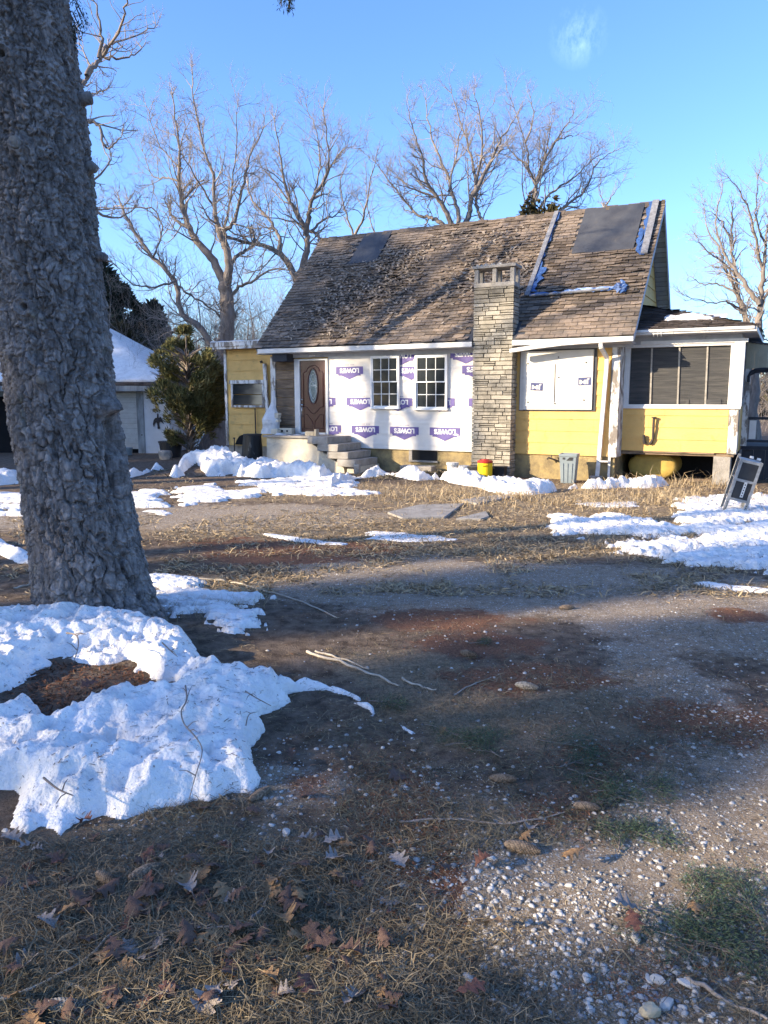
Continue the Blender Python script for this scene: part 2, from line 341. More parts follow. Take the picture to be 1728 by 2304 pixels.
def shingle_field(mb, frame, x0, x1, L, curl, exposure=0.122, tab=0.29, inside=None, miss=0.0, tone=None):
    """tabs laid on a plane: frame(x, s, h) maps along-course, up-slope, height to a point"""
    row = 0; s = -0.02
    while s < L-0.02:
        off = (row % 2)*tab*0.5 + random.uniform(-0.02, 0.02) - tab; x = x0 + off; wav = random.uniform(-0.012, 0.012)
        while x < x1:
            a, e = max(x, x0), min(x+tab-0.012, x1); cx_ = (a+e)/2
            if e-a > 0.05 and (inside is None or inside(cx_, s+exposure*0.7)):
                cu = curl(cx_, s); c = random.uniform(0.80, 1.17)*(tone(cx_, s) if tone else 1)
                if random.random() < miss*cu*2: c *= 0.65
                top = min(s+exposure+0.05, L); hb = 0.020 + random.uniform(0, 0.010); j = lambda k: random.uniform(-k, k)
                if random.random() < 0.03: c *= 0.75
                s0 = s + wav + j(0.008) + (random.uniform(0,0.05) if random.random() < cu*0.6 else 0)
                n = 4; lo = []; lift = [random.random()**2*cu*0.065 for _ in range(2)]; mid = random.random()*cu*0.03
                for k in range(n+1):
                    t = k/n; h = hb + lift[0]*(1-t)**2 + lift[1]*t**2 + mid*math.sin(math.pi*t); lo.append((a+(e-a)*t, s0 + j(0.006)*min(cu*2,1) + (0.02*random.random()*cu), h))
                vs = [frame(a, top, 0.004), frame(e, top, 0.004)] + [frame(*q) for q in lo] + [frame(q[0], q[1]+0.004, max(q[2]-0.014, 0.001)) for q in lo]
                fs = [tuple([1, 0] + [2+k for k in range(n+1)])]
                fs = [(0, 2, 3), (0, 3, 4), (0, 4, 1), (1, 4, 5), (1, 5, 6)]
                for k in range(n): fs.append((2+k, 2+n+1+k, 3+n+1+k, 3+k))
                mb.mesh(vs, fs, 0, c)
            x += tab
        s += exposure; row += 1
Ls = math.hypot(RY-EY, RZ-EZ); dS = ((RY-EY)/Ls, (RZ-EZ)/Ls)
def fr(x, s, h): return (x, EY-0.03*(1 if s < 0 else 0) + dS[0]*s - dS[1]*h, EZ + dS[1]*s + dS[0]*h)
def curl_amt(x, s):
    t = s/Ls
    v = 0.30 + 0.45*math.exp(-((x+4.9)/2.6)**2 - ((t-0.42)/0.33)**2) + 0.30*math.exp(-((x+6.6)/1.2)**2 - ((t-0.25)/0.22)**2)
    if x > -0.9: v = 0.15 + 0.25*(t > 0.25 and t < 0.72)
    v += 0.45*float(vnoise(x*0.8, s*0.9, seed=5)); return min(max(v, 0.04), 1.0)
def cover(x, s):
    y = EY + dS[0]*s
    if -6.62 < x < -5.70 and y > 2.02: return False
    if -0.26 < x < 1.22 and y > 1.72: return False
    if -2.09 < x < -0.83 and y < 0.04: return False
    return True
b = MB(); shingle_field(b, fr, X0-0.02, X1+0.015, Ls, curl_amt, inside=cover, miss=0.35,
                        tone=lambda x, s: 1.15 if (s/Ls > 0.74 or s/Ls < 0.22) else 0.95)
P(b, 'shingles', M['shingle'], roof)
b = MB()                                  # loose flakes and litter caught on the worn middle of the roof
for i in range(7500):
    x = random.uniform(X0+0.1, -0.9); s = random.uniform(0.25, Ls-0.5); cu = curl_amt(x, s)
    if random.random() > (cu-0.22)*1.1 or not cover(x, s): continue
    r = random.uniform(0.025, 0.085); a = random.uniform(0, 6.28); h = random.uniform(0.02, 0.05); ca, sa = math.cos(a)*r, math.sin(a)*r*0.6
    q = [fr(x-ca, s-sa, h), fr(x+sa*0.8, s-ca*0.4, h+random.uniform(0.0,0.05)), fr(x+ca, s+sa, h+random.uniform(0.01,0.06)), fr(x-sa*0.8, s+ca*0.4, h+0.01)]
    b.poly([q[0], q[1], q[2]], 0, random.uniform(0.5,1.5)); b.poly([q[0], q[2], q[3]], 0, random.uniform(0.5,1.5))
P(b, 'shingle_flakes', M['flake'], roof)['kind'] = 'stuff'
b = MB()
x = X0
while x < X1: # ridge caps
    e = min(x+0.27, X1); h = random.uniform(0.02,0.045)
    b.poly([(x,RY-0.13,RZ-0.12+h),(e,RY-0.13,RZ-0.12+h*0.8),(e,RY,RZ+h),(x,RY,RZ+h*1.2)], 0, random.uniform(0.4,0.9)); b.poly([(x,RY,RZ+h*1.2),(e,RY,RZ+h),(e,RY+0.13,RZ-0.14+h),(x,RY+0.13,RZ-0.14+h)], 0, random.uniform(0.4,0.9))
    x += 0.262
P(b, 'ridge_caps', M['shingle'], roof)
def sheet(mb, x0, x1, y0, y1, h, nx, ny, wav, m=0):
    s0, s1 = (y0-EY)/dS[0], (y1-EY)/dS[0]; vs = []
    for j in range(ny+1):
        for i in range(nx+1):
            x = x0+(x1-x0)*i/nx; s = s0+(s1-s0)*j/ny; vs.append(fr(x, s, h + wav*float(vnoise(x*4, s*3, seed=9))))
    fs = [(j*(nx+1)+i, j*(nx+1)+i+1, (j+1)*(nx+1)+i+1, (j+1)*(nx+1)+i) for j in range(ny) for i in range(nx)]
    k = len(vs); edge = [i for i in range(nx+1)] + [j*(nx+1)+nx for j in range(1, ny+1)] + [ny*(nx+1)+i for i in range(nx-1, -1, -1)] + [j*(nx+1) for j in range(ny-1, 0, -1)]
    low = []
    for q in edge: low.append(k+len(low))
    vs2 = vs + [tuple(np.array(vs[q]) - np.array([0, -dS[1]*(h-0.004), dS[0]*(h-0.004)])) for q in edge]
    fs += [(edge[i], low[i], low[(i+1) % len(edge)], edge[(i+1) % len(edge)]) for i in range(len(edge))]
    mb.mesh(vs2, fs, m)
b = MB(); sheet(b, -6.60, -5.72, 2.0, 2.985, 0.03, 14, 14, 0.010); P(b, 'roof_patch', M['felt'], roof, smooth=False)
b = MB(); sheet(b, -0.24, 1.20, 1.70, 2.985, 0.034, 18, 16, 0.010); P(b, 'roof_patch', M['felt'], roof, smooth=False)
def strip(mb, pts, w0, h, m=0, wob=0.0):
    """ragged strip of sheeting along (x, y) points on the front slope"""
    L_ = []; R_ = []
    for i, (x, y) in enumerate(pts):
        p = np.array(pts[max(i-1,0)]); q = np.array(pts[min(i+1,len(pts)-1)]); d = q-p; d = d/np.linalg.norm(d); n = np.array([-d[1], d[0]])
        for S, sg in ((L_, 1), (R_, -1)):
            w = w0*(1+random.uniform(-wob, wob)); a = np.array([x, y]) + n*w*sg; S.append(fr(a[0], (a[1]-EY)/dS[0], h+random.uniform(0, 0.03)*wob))
    for i in range(len(pts)-1): mb.poly([L_[i], R_[i], R_[i+1], L_[i+1]], m)
def line(a, b_, n): return [(a[0]+(b_[0]-a[0])*i/n, a[1]+(b_[1]-a[1])*i/n) for i in range(n+1)]
def tarp(): return P(b, 'tarp_strip', [M['tarp'], M['tarp_pale']], roof)
b = MB(); strip(b, line((-0.93,2.97),(-0.95,0.62),22), 0.055, 0.05, 0, 0.8); strip(b, line((-0.84,1.35),(-0.86,0.70),9), 0.08, 0.05, 0, 0.9); tarp()
b = MB(); strip(b, line((-1.0,0.62),(1.15,0.66),26), 0.03, 0.05, 0, 0.9); strip(b, line((-0.1,0.66),(1.05,0.70),12), 0.03, 0.055, 1, 0.7)
for i in range(26):
    x, y = 1.18+random.gauss(0,0.06), 0.66+random.gauss(0,0.06); a = random.uniform(0,6.28); r = 0.07
    q = [fr(x+r*math.cos(a+t), (y+r*math.sin(a+t)*0.7-EY)/dS[0], random.uniform(0.02,0.14)) for t in (0,2.1,4.2)]; b.poly(q, random.choice((0,0,1)))
tarp()
b = MB(); strip(b, line((1.40,2.97),(1.44,1.48),14), 0.09, 0.05, 0, 0.7); strip(b, line((1.28,2.2),(1.33,1.6),8), 0.04, 0.06, 0, 0.9); tarp()
def batten(x0, y0, x1, y1, w):
    b = MB(); p, q = Vector(fr(x0,(y0-EY)/dS[0],0.075)), Vector(fr(x1,(y1-EY)/dS[0],0.075)); b.bar(p, q, w, 0.035, up=(0,-dS[1],dS[0])); P(b, 'batten', M['batten'], roof)
batten(-0.97,2.98,-0.97,0.60,0.11); batten(1.46,2.98,1.48,1.50,0.15); batten(-0.9,0.585,0.9,0.64,0.05)
# ------------- chimney
ch = empty('chimney', (0,0,0)); ch.parent = house
b = MB(); b.box((-1.90,-0.32,-0.1),(-1.01,-0.005,4.33)); P(b, 'flue_core', M['mortar'], ch)
b = MB(); CXL, CXR, CF = -1.935, -0.975, -0.365
z = -0.05; k = 0
while z < 4.33:
    h = random.uniform(0.080, 0.108); h = min(h, 4.33-z)
    for side in ('f', 'r', 'l'):
        a, e = (CXL, CXR) if side == 'f' else (CF+0.03, -0.002)
        if side != 'f' and z > 3.2: e = 0.03
        x = a
        while x < e-0.02:
            l = random.uniform(0.12, 0.42); 
            if e-(x+l) < 0.09: l = e-x
            parts = [(z, z+h)] if random.random() > 0.2 else [(z, z+h*0.48), (z+h*0.5, z+h)]
            for (za, zb) in parts:
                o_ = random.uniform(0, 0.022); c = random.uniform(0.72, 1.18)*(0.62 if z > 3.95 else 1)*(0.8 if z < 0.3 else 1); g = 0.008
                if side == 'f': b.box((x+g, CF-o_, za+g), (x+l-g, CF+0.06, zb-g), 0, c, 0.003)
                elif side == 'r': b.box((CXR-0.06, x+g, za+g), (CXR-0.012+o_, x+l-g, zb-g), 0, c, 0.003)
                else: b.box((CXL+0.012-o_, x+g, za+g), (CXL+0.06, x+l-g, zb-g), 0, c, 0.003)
            x += l
    z += h; k += 1
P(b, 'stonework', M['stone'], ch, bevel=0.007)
b = MB(); b.box((-1.935,-0.37,4.33),(-0.975,0.04,4.43)); 
for x in (-1.93, -1.50, -1.08):
    b.box((x,-0.368,4.43),(x+0.10,-0.26,4.74)); b.box((x,-0.07,4.43),(x+0.10,0.035,4.74))
P(b, 'chimney_pillars', M['concrete'], ch, bevel=0.01)
b = MB(); b.box((-1.97,-0.41,4.74),(-0.94,0.075,4.81), jit=0.008); P(b, 'chimney_cap', M['concrete'], ch, bevel=0.012)
b = MB()
for i in range(60):
    x, y, r = random.uniform(-1.9,-1.3), random.uniform(-0.4,0.0), random.uniform(0.01,0.03); b.poly([(x-r,y,4.815),(x+r,y+0.01,4.82),(x,y-r,4.82+random.uniform(0.01,0.05))])
P(b, 'cap_litter', M['snow'], ch)
# ------------- house wrap with its printing
b = MB(); x0, x1, z0, z1 = -6.06, -1.94, 0.565, 2.95; nx, nz_ = 120, 84; vs = []
for j in range(nz_+1):
    for i in range(nx+1):
        x = x0+(x1-x0)*i/nx; z = z0+(z1-z0)*j/nz_
        if x < -5.28 and z < 0.92: z = 0.92 + (z-0.565)*0.05 if x < -5.6 else max(z, 0.6+0.32*(-5.28-x)/0.32)
        band = abs(((z-0.56)/0.27) % 1.0 - 0.5)
        wv = 0.010*float(fbm(x*6+z*7, z*17-x*5, seed=31, o=3))*(0.5+max(0, float(vnoise(x*0.9, z*0.9, seed=18)))) + 0.006*max(0, 1-band*7) + 0.004*float(vnoise(x*1.3, z*1.1, seed=8))
        vs.append((x, -0.040-wv-0.004, z))
fs = [(j*(nx+1)+i, j*(nx+1)+i+1, (j+1)*(nx+1)+i+1, (j+1)*(nx+1)+i) for j in range(nz_) for i in range(nx)]
b.mesh(vs, fs); wrap = P(b, 'house_wrap', M['wrap'], smooth=True)
b = MB(); b.box((-6.05,-0.033,0.57),(-1.95,-0.006,2.95)); P(b, 'sheathing', M['white'])

def text_polys(s, width, height, bold=0.02):
    c = bpy.data.curves.new('t', 'FONT'); c.body = s; c.size = 1; c.offset = bold; c.resolution_u = 3
    o = bpy.data.objects.new('t', c); COL.objects.link(o); dg = bpy.context.evaluated_depsgraph_get(); dg.update()
    me = bpy.data.meshes.new_from_object(o.evaluated_get(dg)); v = np.array([q.co[:] for q in me.vertices]); f = [tuple(p.vertices) for p in me.polygons]
    bpy.data.objects.remove(o); bpy.data.curves.remove(c); bpy.data.meshes.remove(me)
    v = v[:, :2]; lo, hi = v.min(0), v.max(0); v = (v-(lo+hi)/2)/(hi-lo); return v*np.array([width, height]), f
TV, TF = text_polys("LOWE'S", 0.57, 0.13, 0.05)
def logo(cx_, ztop, xmin=-6.045, xmax=9, w=0.80, zmax=9):
    """printed upside down: a panel with a gable pointing down and the word turned half a turn"""
    bm = bmesh.new(); y = -0.0535; h = 0.19
    pan = [(-w/2,0),(w/2,0),(w/2,-h),(w/2-0.07,-h),(w/2-0.07,-h-0.035),(w/2-0.16,-h-0.035),(0,-h-0.135),(-w/2+0.16,-h-0.035),(-w/2+0.07,-h-0.035),(-w/2+0.07,-h),(-w/2,-h)]
    fv = [bm.verts.new((cx_+p[0], y, ztop+p[1])) for p in pan]; bm.faces.new(fv[::-1]); 
    vv = [bm.verts.new((cx_-v[0], y-0.002, ztop-0.10-v[1])) for v in TV]
    for f in TF:
        try: q = bm.faces.new([vv[i] for i in f]); q.material_index = 1
        except ValueError: pass
    for k in range(6):
        t = cx_-0.12+k*0.04 + (0.03 if k > 2 else 0); q = bm.faces.new([bm.verts.new(p) for p in ((t,y,ztop+0.035),(t+0.025,y,ztop+0.035),(t+0.025,y,ztop+0.05),(t,y,ztop+0.05))]); q.material_index = 0
    for co, no in (((xmin,0,0),(-1,0,0)), ((xmax,0,0),(1,0,0)), ((0,0,zmax),(0,0,1))):
        bmesh.ops.bisect_plane(bm, geom=bm.verts[:]+bm.edges[:]+bm.faces[:], plane_co=co, plane_no=no, clear_outer=True)
    if not bm.faces: bm.free(); return
    me = bpy.data.meshes.new('printed_logo'); bm.to_mesh(me); bm.free(); me.materials.append(M['purple']); me.materials.append(M['print_white'])
    o = bpy.data.objects.new('printed_logo', me); COL.objects.link(o); o.parent = wrap
for cx_, zt in ((-5.42,2.64),(-3.66,2.61),(-1.92,2.61),(-6.24,1.85),(-5.11,1.85),(-4.03,1.84),(-2.90,1.84),(-1.74,1.84),(-6.08,1.14),(-4.96,1.14),(-3.85,1.13),(-2.75,1.13),(-3.95,2.975),(-2.23,2.975)):
    logo(cx_, zt, xmax=-1.945)
# ------------- double hung windows
def window(x0, x1, z0, z1):
    r = empty('window', (0,0,0)); r.parent = house; y = -0.05; f = 0.036; b = MB()
    for (a, c) in (((x0,y-0.075,z0),(x0+f,-0.03,z1)), ((x1-f,y-0.075,z0),(x1,-0.03,z1)), ((x0+f,y-0.075,z1-f),(x1-f,-0.03,z1)), ((x0-0.02,y-0.09,z0-0.03),(x1+0.02,-0.03,z0+0.02))): b.box(a, c)
    P(b, 'window_frame', M['vinyl'], r, bevel=0.005)
    zm = (z0+z1)/2 - 0.01
    for (za, zb, yy) in ((zm, z1-f, y-0.052), (z0+0.022, zm+0.035, y-0.022)):
        b = MB(); s = 0.028; a, e = x0+f+0.002, x1-f-0.002; t = 0.026
        b.box((a,yy-t/2,za),(a+s,yy+t/2,zb)); b.box((e-s,yy-t/2,za),(e,yy+t/2,zb)); b.box((a+s,yy-t/2,za),(e-s,yy+t/2,za+s)); b.box((a+s,yy-t/2,zb-s),(e-s,yy+t/2,zb))
        wi = e-a-2*s; hi = zb-za-2*s
        for i in (1, 2): b.box((a+s+wi*i/3-0.008,yy-0.008,za+s),(a+s+wi*i/3+0.008,yy+0.006,zb-s))
        for i in range(3):
            b.box((a+s+wi*i/3+(0.008 if i else 0),yy-0.0075,za+s+hi/2-0.008),(a+s+wi*(i+1)/3-(0.008 if i < 2 else 0),yy+0.0055,za+s+hi/2+0.008))
        P(b, 'sash', M['vinyl'], r)
        b = MB(); b.box((a+0.01,yy+0.007,za+0.01),(e-0.01,yy+0.011,zb-0.01)); P(b, 'pane', M['glass'], r)
window(-4.77,-3.97,1.60,2.885); window(-3.54,-2.68,1.58,2.875)
# ------------- front door
d = empty('front_door', (0,0,0)); d.parent = house
DX0, DX1, DZ0, DZ1 = -6.93, -6.13, 0.945, 2.815
b = MB(); b.box((DX0-0.075,-0.085,0.89),(DX0,-0.02,2.86)); b.box((DX1,-0.085,0.89),(DX1+0.075,-0.02,2.86)); b.box((DX0,-0.085,DZ1),(DX1,-0.02,2.862)); b.box((DX0-0.19,-0.05,0.89),(DX0-0.077,-0.03,2.87)); b.box((DX0,-0.12,0.895),(DX1,-0.02,0.94))
P(b, 'door_frame', M['white'], d, bevel=0.005)
b = MB(); b.box((DX0+0.004,-0.045,DZ0),(DX1-0.004,-0.012,DZ1-0.003)); P(b, 'door_leaf', M['door'], d, bevel=0.004)
ox, oz, orx, orz = -6.53, 2.15, 0.135, 0.44
b = MB(); e = [(ox+(orx+0.02)*math.cos(t), -0.052, oz+(orz+0.02)*math.sin(t)) for t in np.linspace(0, 2*math.pi, 41)]; b.tube(e, 0.016, 8, cap=False)
arch = [(-6.83,-0.047,1.62),(-6.83,-0.047,2.48),(-6.80,-0.047,2.53),(-6.74,-0.047,2.54)] + [(ox-0.20*math.cos(t), -0.047, 2.54+0.145*math.sin(t)) for t in np.linspace(0, math.pi, 12)] + [(-6.32,-0.047,2.54),(-6.25,-0.047,2.53),(-6.22,-0.047,2.48),(-6.22,-0.047,1.62)]
b.tube(arch, 0.013, 6)
for pts in ([(-6.83,-0.047,1.62),(-6.74,-0.047,1.60),(-6.62,-0.047,1.47),(ox,-0.047,1.42),(-6.44,-0.047,1.47),(-6.32,-0.047,1.60),(-6.22,-0.047,1.62)], [(-6.83,-0.047,1.05),(-6.83,-0.047,1.42),(-6.72,-0.047,1.40),(-6.57,-0.047,1.22),(-6.57,-0.047,1.05),(-6.83,-0.047,1.05)], [(-6.22,-0.047,1.05),(-6.22,-0.047,1.42),(-6.34,-0.047,1.40),(-6.49,-0.047,1.22),(-6.49,-0.047,1.05),(-6.22,-0.047,1.05)]): b.tube(pts, 0.012, 6)
P(b, 'door_moulding', M['door'], d, smooth=True)
b = MB(); vs = [(ox,-0.050,oz)] + [(ox+orx*math.cos(t), -0.049, oz+orz*math.sin(t)) for t in np.linspace(0, 2*math.pi, 40, endpoint=False)]; b.mesh(vs, [(0, 1+(i+1)%40, 1+i) for i in range(40)]); P(b, 'oval_glass', M['ovalglass'], d)
b = MB()
for (ax, az, ex) in ((0.88,0.90,0), (0.62,0.72,0)): b.tube([(ox+orx*ax*math.cos(t), -0.053, oz+orz*az*math.sin(t)) for t in np.linspace(0, 2*math.pi, 33)], 0.0045, 5, cap=False)
for sg in (-1, 1):
    b.tube([(ox+sg*orx*0.9*math.cos(t*1.0), -0.053, oz+0.05+orz*0.55*math.sin(t)-0.16) for t in np.linspace(-0.2, 2.6, 16)], 0.005, 5)
    b.tube([(ox+sg*orx*0.75*math.sin(t*1.6), -0.053, oz-orz*0.75+orz*1.4*t/3.0) for t in np.linspace(0, 3, 18)], 0.0045, 5)
    b.tube([(ox-sg*orx*0.95, -0.053, oz-0.02),(ox-sg*orx*0.4,-0.053,oz+0.035),(ox,-0.053,oz+0.0)], 0.008, 5)
P(b, 'leading', M['lead'], d)
b = MB(); 
for z, r in ((1.80,0.028),(1.66,0.03)): b.lathe([(0.0,z-r),(r*0.7,z-r*0.7),(r,z),(r*0.7,z+r*0.7),(0.002,z+r)], DX0+0.065, -0.07, 10)
b.tube([(DX0+0.065,-0.05,1.62),(DX0+0.065,-0.10,1.58),(DX0+0.07,-0.105,1.48),(DX0+0.065,-0.095,1.38),(DX0+0.065,-0.05,1.35)], 0.011, 6); P(b, 'door_handle', M['chrome'], d, smooth=True)
b = MB(); b.box((-6.62,-0.075,2.925),(-6.44,-0.061,2.965)); P(b, 'number_plate', M['white'])
# ------------- basement opening and the white end of the foundation
b = MB(); b.box((-3.64,0.0,0.31),(-2.98,0.016,0.552)); P(b, 'basement_opening', M['dark'])
b = MB(); b.box((-3.74,-0.03,0.26),(-2.94,0.018,0.305)); b.box((-3.74,-0.012,0.305),(-3.645,0.018,0.556)); P(b, 'opening_sill', M['concrete'], bevel=0.006)
b = MB(); b.box((-5.62,-0.012,-0.1),(-5.27,0.015,0.62)); P(b, 'foundation_patch', M['cream'])
# ------------- foam board over the old window
fb = MB(); fb.box((-0.90,-0.045,1.555),(0.84,-0.026,2.93)); felt_o = P(fb, 'window_surround', M['felt'])
b = MB(); ne = 40; vs = []
b.box((-0.80,-0.085,1.585),(0.775,-0.046,2.90), jit=0.006); b.box((-0.885,-0.060,1.57),(-0.805,-0.046,2.9)); fo = P(b, 'foam_board', M['foam'], bevel=0.004)
JV, JF = text_polys("JM", 0.22, 0.125, 0.04)
for cx_, cz_, rr in ((-0.48,2.10,0.05), (0.60,2.21,-0.03)):
    bm = bmesh.new(); rot = Matrix.Rotation(rr, 3, 'Y')
    def V3(a, c, y): return tuple(rot @ Vector((a, 0, c)) + Vector((cx_, y, cz_)))
    bm.faces.new([bm.verts.new(V3(a, c, -0.0925)) for a, c in ((-0.14,-0.085),(0.14,-0.085),(0.14,0.085),(-0.14,0.085))])
    vv = [bm.verts.new(V3(-v[0], -v[1], -0.0945)) for v in JV]
    for f in JF:
        try: q = bm.faces.new([vv[i] for i in f]); q.material_index = 1
        except ValueError: pass
    for k in range(8):
        q = bm.faces.new([bm.verts.new(V3(a, c, -0.0925)) for a, c in ((-0.13+k*0.034,0.115),(-0.106+k*0.034,0.115),(-0.106+k*0.034,0.125),(-0.13+k*0.034,0.125))])
    me = bpy.data.meshes.new('printed_logo'); bm.to_mesh(me); bm.free(); me.materials.append(M['navy']); me.materials.append(M['foam']); o = bpy.data.objects.new('printed_logo', me); COL.objects.link(o); o.parent = fo
b = MB()
for (x, z) in ((-0.7,2.62),(-0.68,1.75),(0.0,2.75),(0.62,2.62),(0.60,1.80),(-0.05,1.72),(0.02,2.3)): b.lathe([(0.016,0),(0.016,0.006)], 0, 0, 8) if False else b.box((x-0.014,-0.096,z-0.014),(x+0.014,-0.088,z+0.014))
b.box((-0.075,-0.0935,1.75),(-0.062,-0.0905,2.6)); P(b, 'foam_fastener', M['iron'], fo)
# ------------- gutter, downspout, corner board
b = MB()
pts = [(-0.99,2.86),(-0.45,2.925),(0.2,2.985),(0.75,3.01),(1.68,3.035)]
for (xa, za), (xb, zb) in zip(pts[:-1], pts[1:]):
    for (y0, y1, d0, d1) in ((-0.56,-0.55,-0.01,0.075), (-0.55,-0.455,-0.012,-0.002), (-0.455,-0.445,-0.01,0.085)):
        vs = [(xa,y0,za+d0),(xb,y0,zb+d0),(xb,y1,zb+d0),(xa,y1,za+d0),(xa,y0,za+d1),(xb,y0,zb+d1),(xb,y1,zb+d1),(xa,y1,za+d1)]
        b.mesh(vs, [(0,3,2,1),(4,5,6,7),(0,1,5,4),(1,2,6,5),(2,3,7,6),(3,0,4,7)])
b.box((1.665,-0.56,3.02),(1.68,-0.445,3.115)); P(b, 'gutter', M['gutter'])
b = MB()
dp = [(1.01,-0.50,3.02),(1.01,-0.49,2.92),(1.05,-0.30,2.80),(1.075,-0.14,2.70),(1.075,-0.12,2.55),(0.985,-0.10,0.55),(0.96,-0.10,0.12)]
for a, c in zip(dp[:-1], dp[1:]): b.bar(a, c, 0.085, 0.07, up=(0,1,0.3))
b.box((1.0,-0.145,0.44),(1.2,-0.06,0.475)); P(b, 'downspout', M['gutter'], bevel=0.006)
b = MB(); z = 0.55
while z < 2.95:
    e = min(z+random.uniform(0.2,0.5), 2.98); b.box((1.165,-0.05+random.uniform(-0.004,0.004),z),(1.345,-0.024,e-0.003), jit=0.003); z = e
b.box((1.325,-0.02,0.55),(1.35,0.49,2.98)); P(b, 'corner_board', M['peel'])
b = MB(); b.box((1.17,-0.03,0.08),(1.22,-0.005,0.55)); P(b, 'corner_post', M['white'])
# ------------- screened porch
PX, PY = 3.69, 0.5
b = MB(); b.box((WR+0.03,PY+0.01,0.70),(PX-0.01,3.4,1.64)); P(b, 'porch_wall', M['yellow_wall'])
b = MB(); siding(b, WR+0.03, PX-0.16, 0.68, 1.66, PY, 0.262); siding(b, PY, 3.4, 0.68, 1.66, PX, 0.262, axis='y'); P(b, 'porch_siding', M['yellow'])
b = MB(); b.box((PX-0.155,PY-0.032,0.66),(PX+0.03,PY-0.006,1.60)); b.box((PX+0.026,PY-0.006,0.66),(PX+0.042,PY+0.1,1.60)); P(b, 'porch_corner_board', M['peel'], bevel=0.004)
b = MB(); b.box((WR+0.03,PY+0.02,0.60),(PX-0.02,3.4,0.675)); b.box((WR+0.4,PY-0.02,0.645),(PX-0.4,PY+0.02,0.678)); P(b, 'porch_floor', M['oldwood'])
b = MB()
b.box((WR+0.03,PY-0.055,1.615),(PX+0.06,PY+0.10,1.665)); b.box((WR+0.03,PY-0.04,1.665),(PX-0.02,PY+0.02,1.705)) 
b.box((WR+0.03,PY-0.04,1.705),(1.40,PY+0.1,3.0)); b.box((1.402,PY-0.03,1.705),(1.455,PY+0.08,2.94)); b.box((3.49,PY-0.03,1.705),(3.56,PY+0.08,2.94)); b.box((1.402,PY-0.03,2.94),(3.56,PY+0.08,3.0))
P(b, 'porch_window_frame', M['white'], bevel=0.004)
b = MB(); b.box((3.563,PY-0.06,1.667),(PX+0.07,PY+0.12,3.0)); b.box((3.58,PY-0.067,1.70),(PX+0.05,PY-0.0615,2.97)); P(b, 'porch_post', M['white'], bevel=0.006)
b = MB(); b.box((WR+0.35,PY-0.062,2.995),(PX+0.12,PY+0.06,3.075)); P(b, 'porch_header', M['white'], bevel=0.004)
b = MB(); b.box((WR+0.03,PY-0.03,3.0),(PX,PY+0.05,3.20)); b.box((PX-0.05,PY+0.05,2.95),(PX,3.4,3.2)); P(b, 'porch_frieze', M['soffit'])
b = MB(); b.box((1.455,PY+0.055,1.70),(3.49,PY+0.06,2.94)); P(b, 'porch_screen', M['screen'])
b = MB()
for xa in (1.90, 2.47, 3.03): b.bar((xa+0.02,PY+0.035,1.705),(xa,PY+0.035,2.94), 0.035, 0.03, up=(0,1,0))
P(b, 'porch_mullion', M['mullion'])
b = MB()
for k in range(26): # slats of the blinds behind the screen wire
    z = 1.74+k*0.046; b.box((1.60 if k < 18 else 2.0,PY+0.046,z),(3.47,PY+0.053,z+random.uniform(0.012,0.034)), 0)
b.box((3.05,PY+0.03,1.71),(3.36,PY+0.045,1.82)); b.box((2.66,PY+0.03,1.71),(2.72,PY+0.045,1.81)); P(b, 'blind', M['screen'])
b = MB(); b.box((PX-0.03,PY+0.12,1.66),(PX-0.002,3.4,2.95)); P(b, 'porch_side_screen', M['glass'])
b = MB()
for y in (0.95, 1.6, 2.3, 3.3): b.box((PX-0.002,y,1.66),(PX+0.03,y+0.09,2.98))
P(b, 'porch_side_post', M['peel'])
# porch roof: one hip running up against the gable
A = np.array([WR+0.02, 2.0, 4.02]); B = np.array([4.0, 0.06, 3.29]); Cc = np.array([WR+0.02, 0.06, 3.29]); Dd = np.array([4.0, 4.0, 3.29]); Ee = np.array([WR+0.02, 4.0, 3.29])
b = MB(); b.mesh([A,B,Cc,Dd,Ee, B-[0,0,.02], Cc-[0,0,.02], Dd-[0,0,.02], Ee-[0,0,.02]], [(2,1,0),(1,3,0),(3,4,0),(6,5,1,2),(5,7,3,1),(7,8,4,3),(8,7,5,6)]); proof = P(b, 'porch_roof', M['felt'])
e1 = (B-Cc)/np.linalg.norm(B-Cc); e2 = np.array([0, A[1]-Cc[1], A[2]-Cc[2]]); L2 = np.linalg.norm(e2); e2 = e2/L2; e3 = np.cross(e1, e2)
def frp(x, s, h): return tuple(Cc + e1*x + e2*s + e3*(h+0.002))
b = MB(); shingle_field(b, frp, 0, 2.68, L2, lambda x, s: 0.25+0.2*float(vnoise(x*2, s*2, seed=3)), inside=lambda x, s: x < 2.68*(1-s/L2)+0.08, exposure=0.125, miss=0.1); 
P(b, 'porch_shingles', M['shingle_grey'], proof)
g1 = (Dd-B)/np.linalg.norm(Dd-B); mid = (B+Dd)/2; g2 = (A-mid); L3 = np.linalg.norm(g2); g2 = g2/L3; g3 = np.cross(g1, g2)
def frq(x, s, h): return tuple(B + g1*x + g2*s + g3*(h+0.002))
b = MB(); shingle_field(b, frq, 0, 3.94, L3, lambda x, s: 0.2, inside=lambda x, s: abs(x-1.97) < 1.97*(1-s/L3)+0.05, exposure=0.125); P(b, 'porch_shingles', M['shingle_grey'], proof)
b = MB(); b.box((WR+0.03,0.06,3.185),(3.97,0.085,3.275)); b.box((3.965,0.09,3.17),(3.985,3.95,3.27)); P(b, 'porch_fascia', M['white'], bevel=0.004)
b = MB(); b.box((WR+0.03,0.02,3.225),(3.93,0.058,3.285)); P(b, 'porch_gutter', M['gutter'], bevel=0.008)
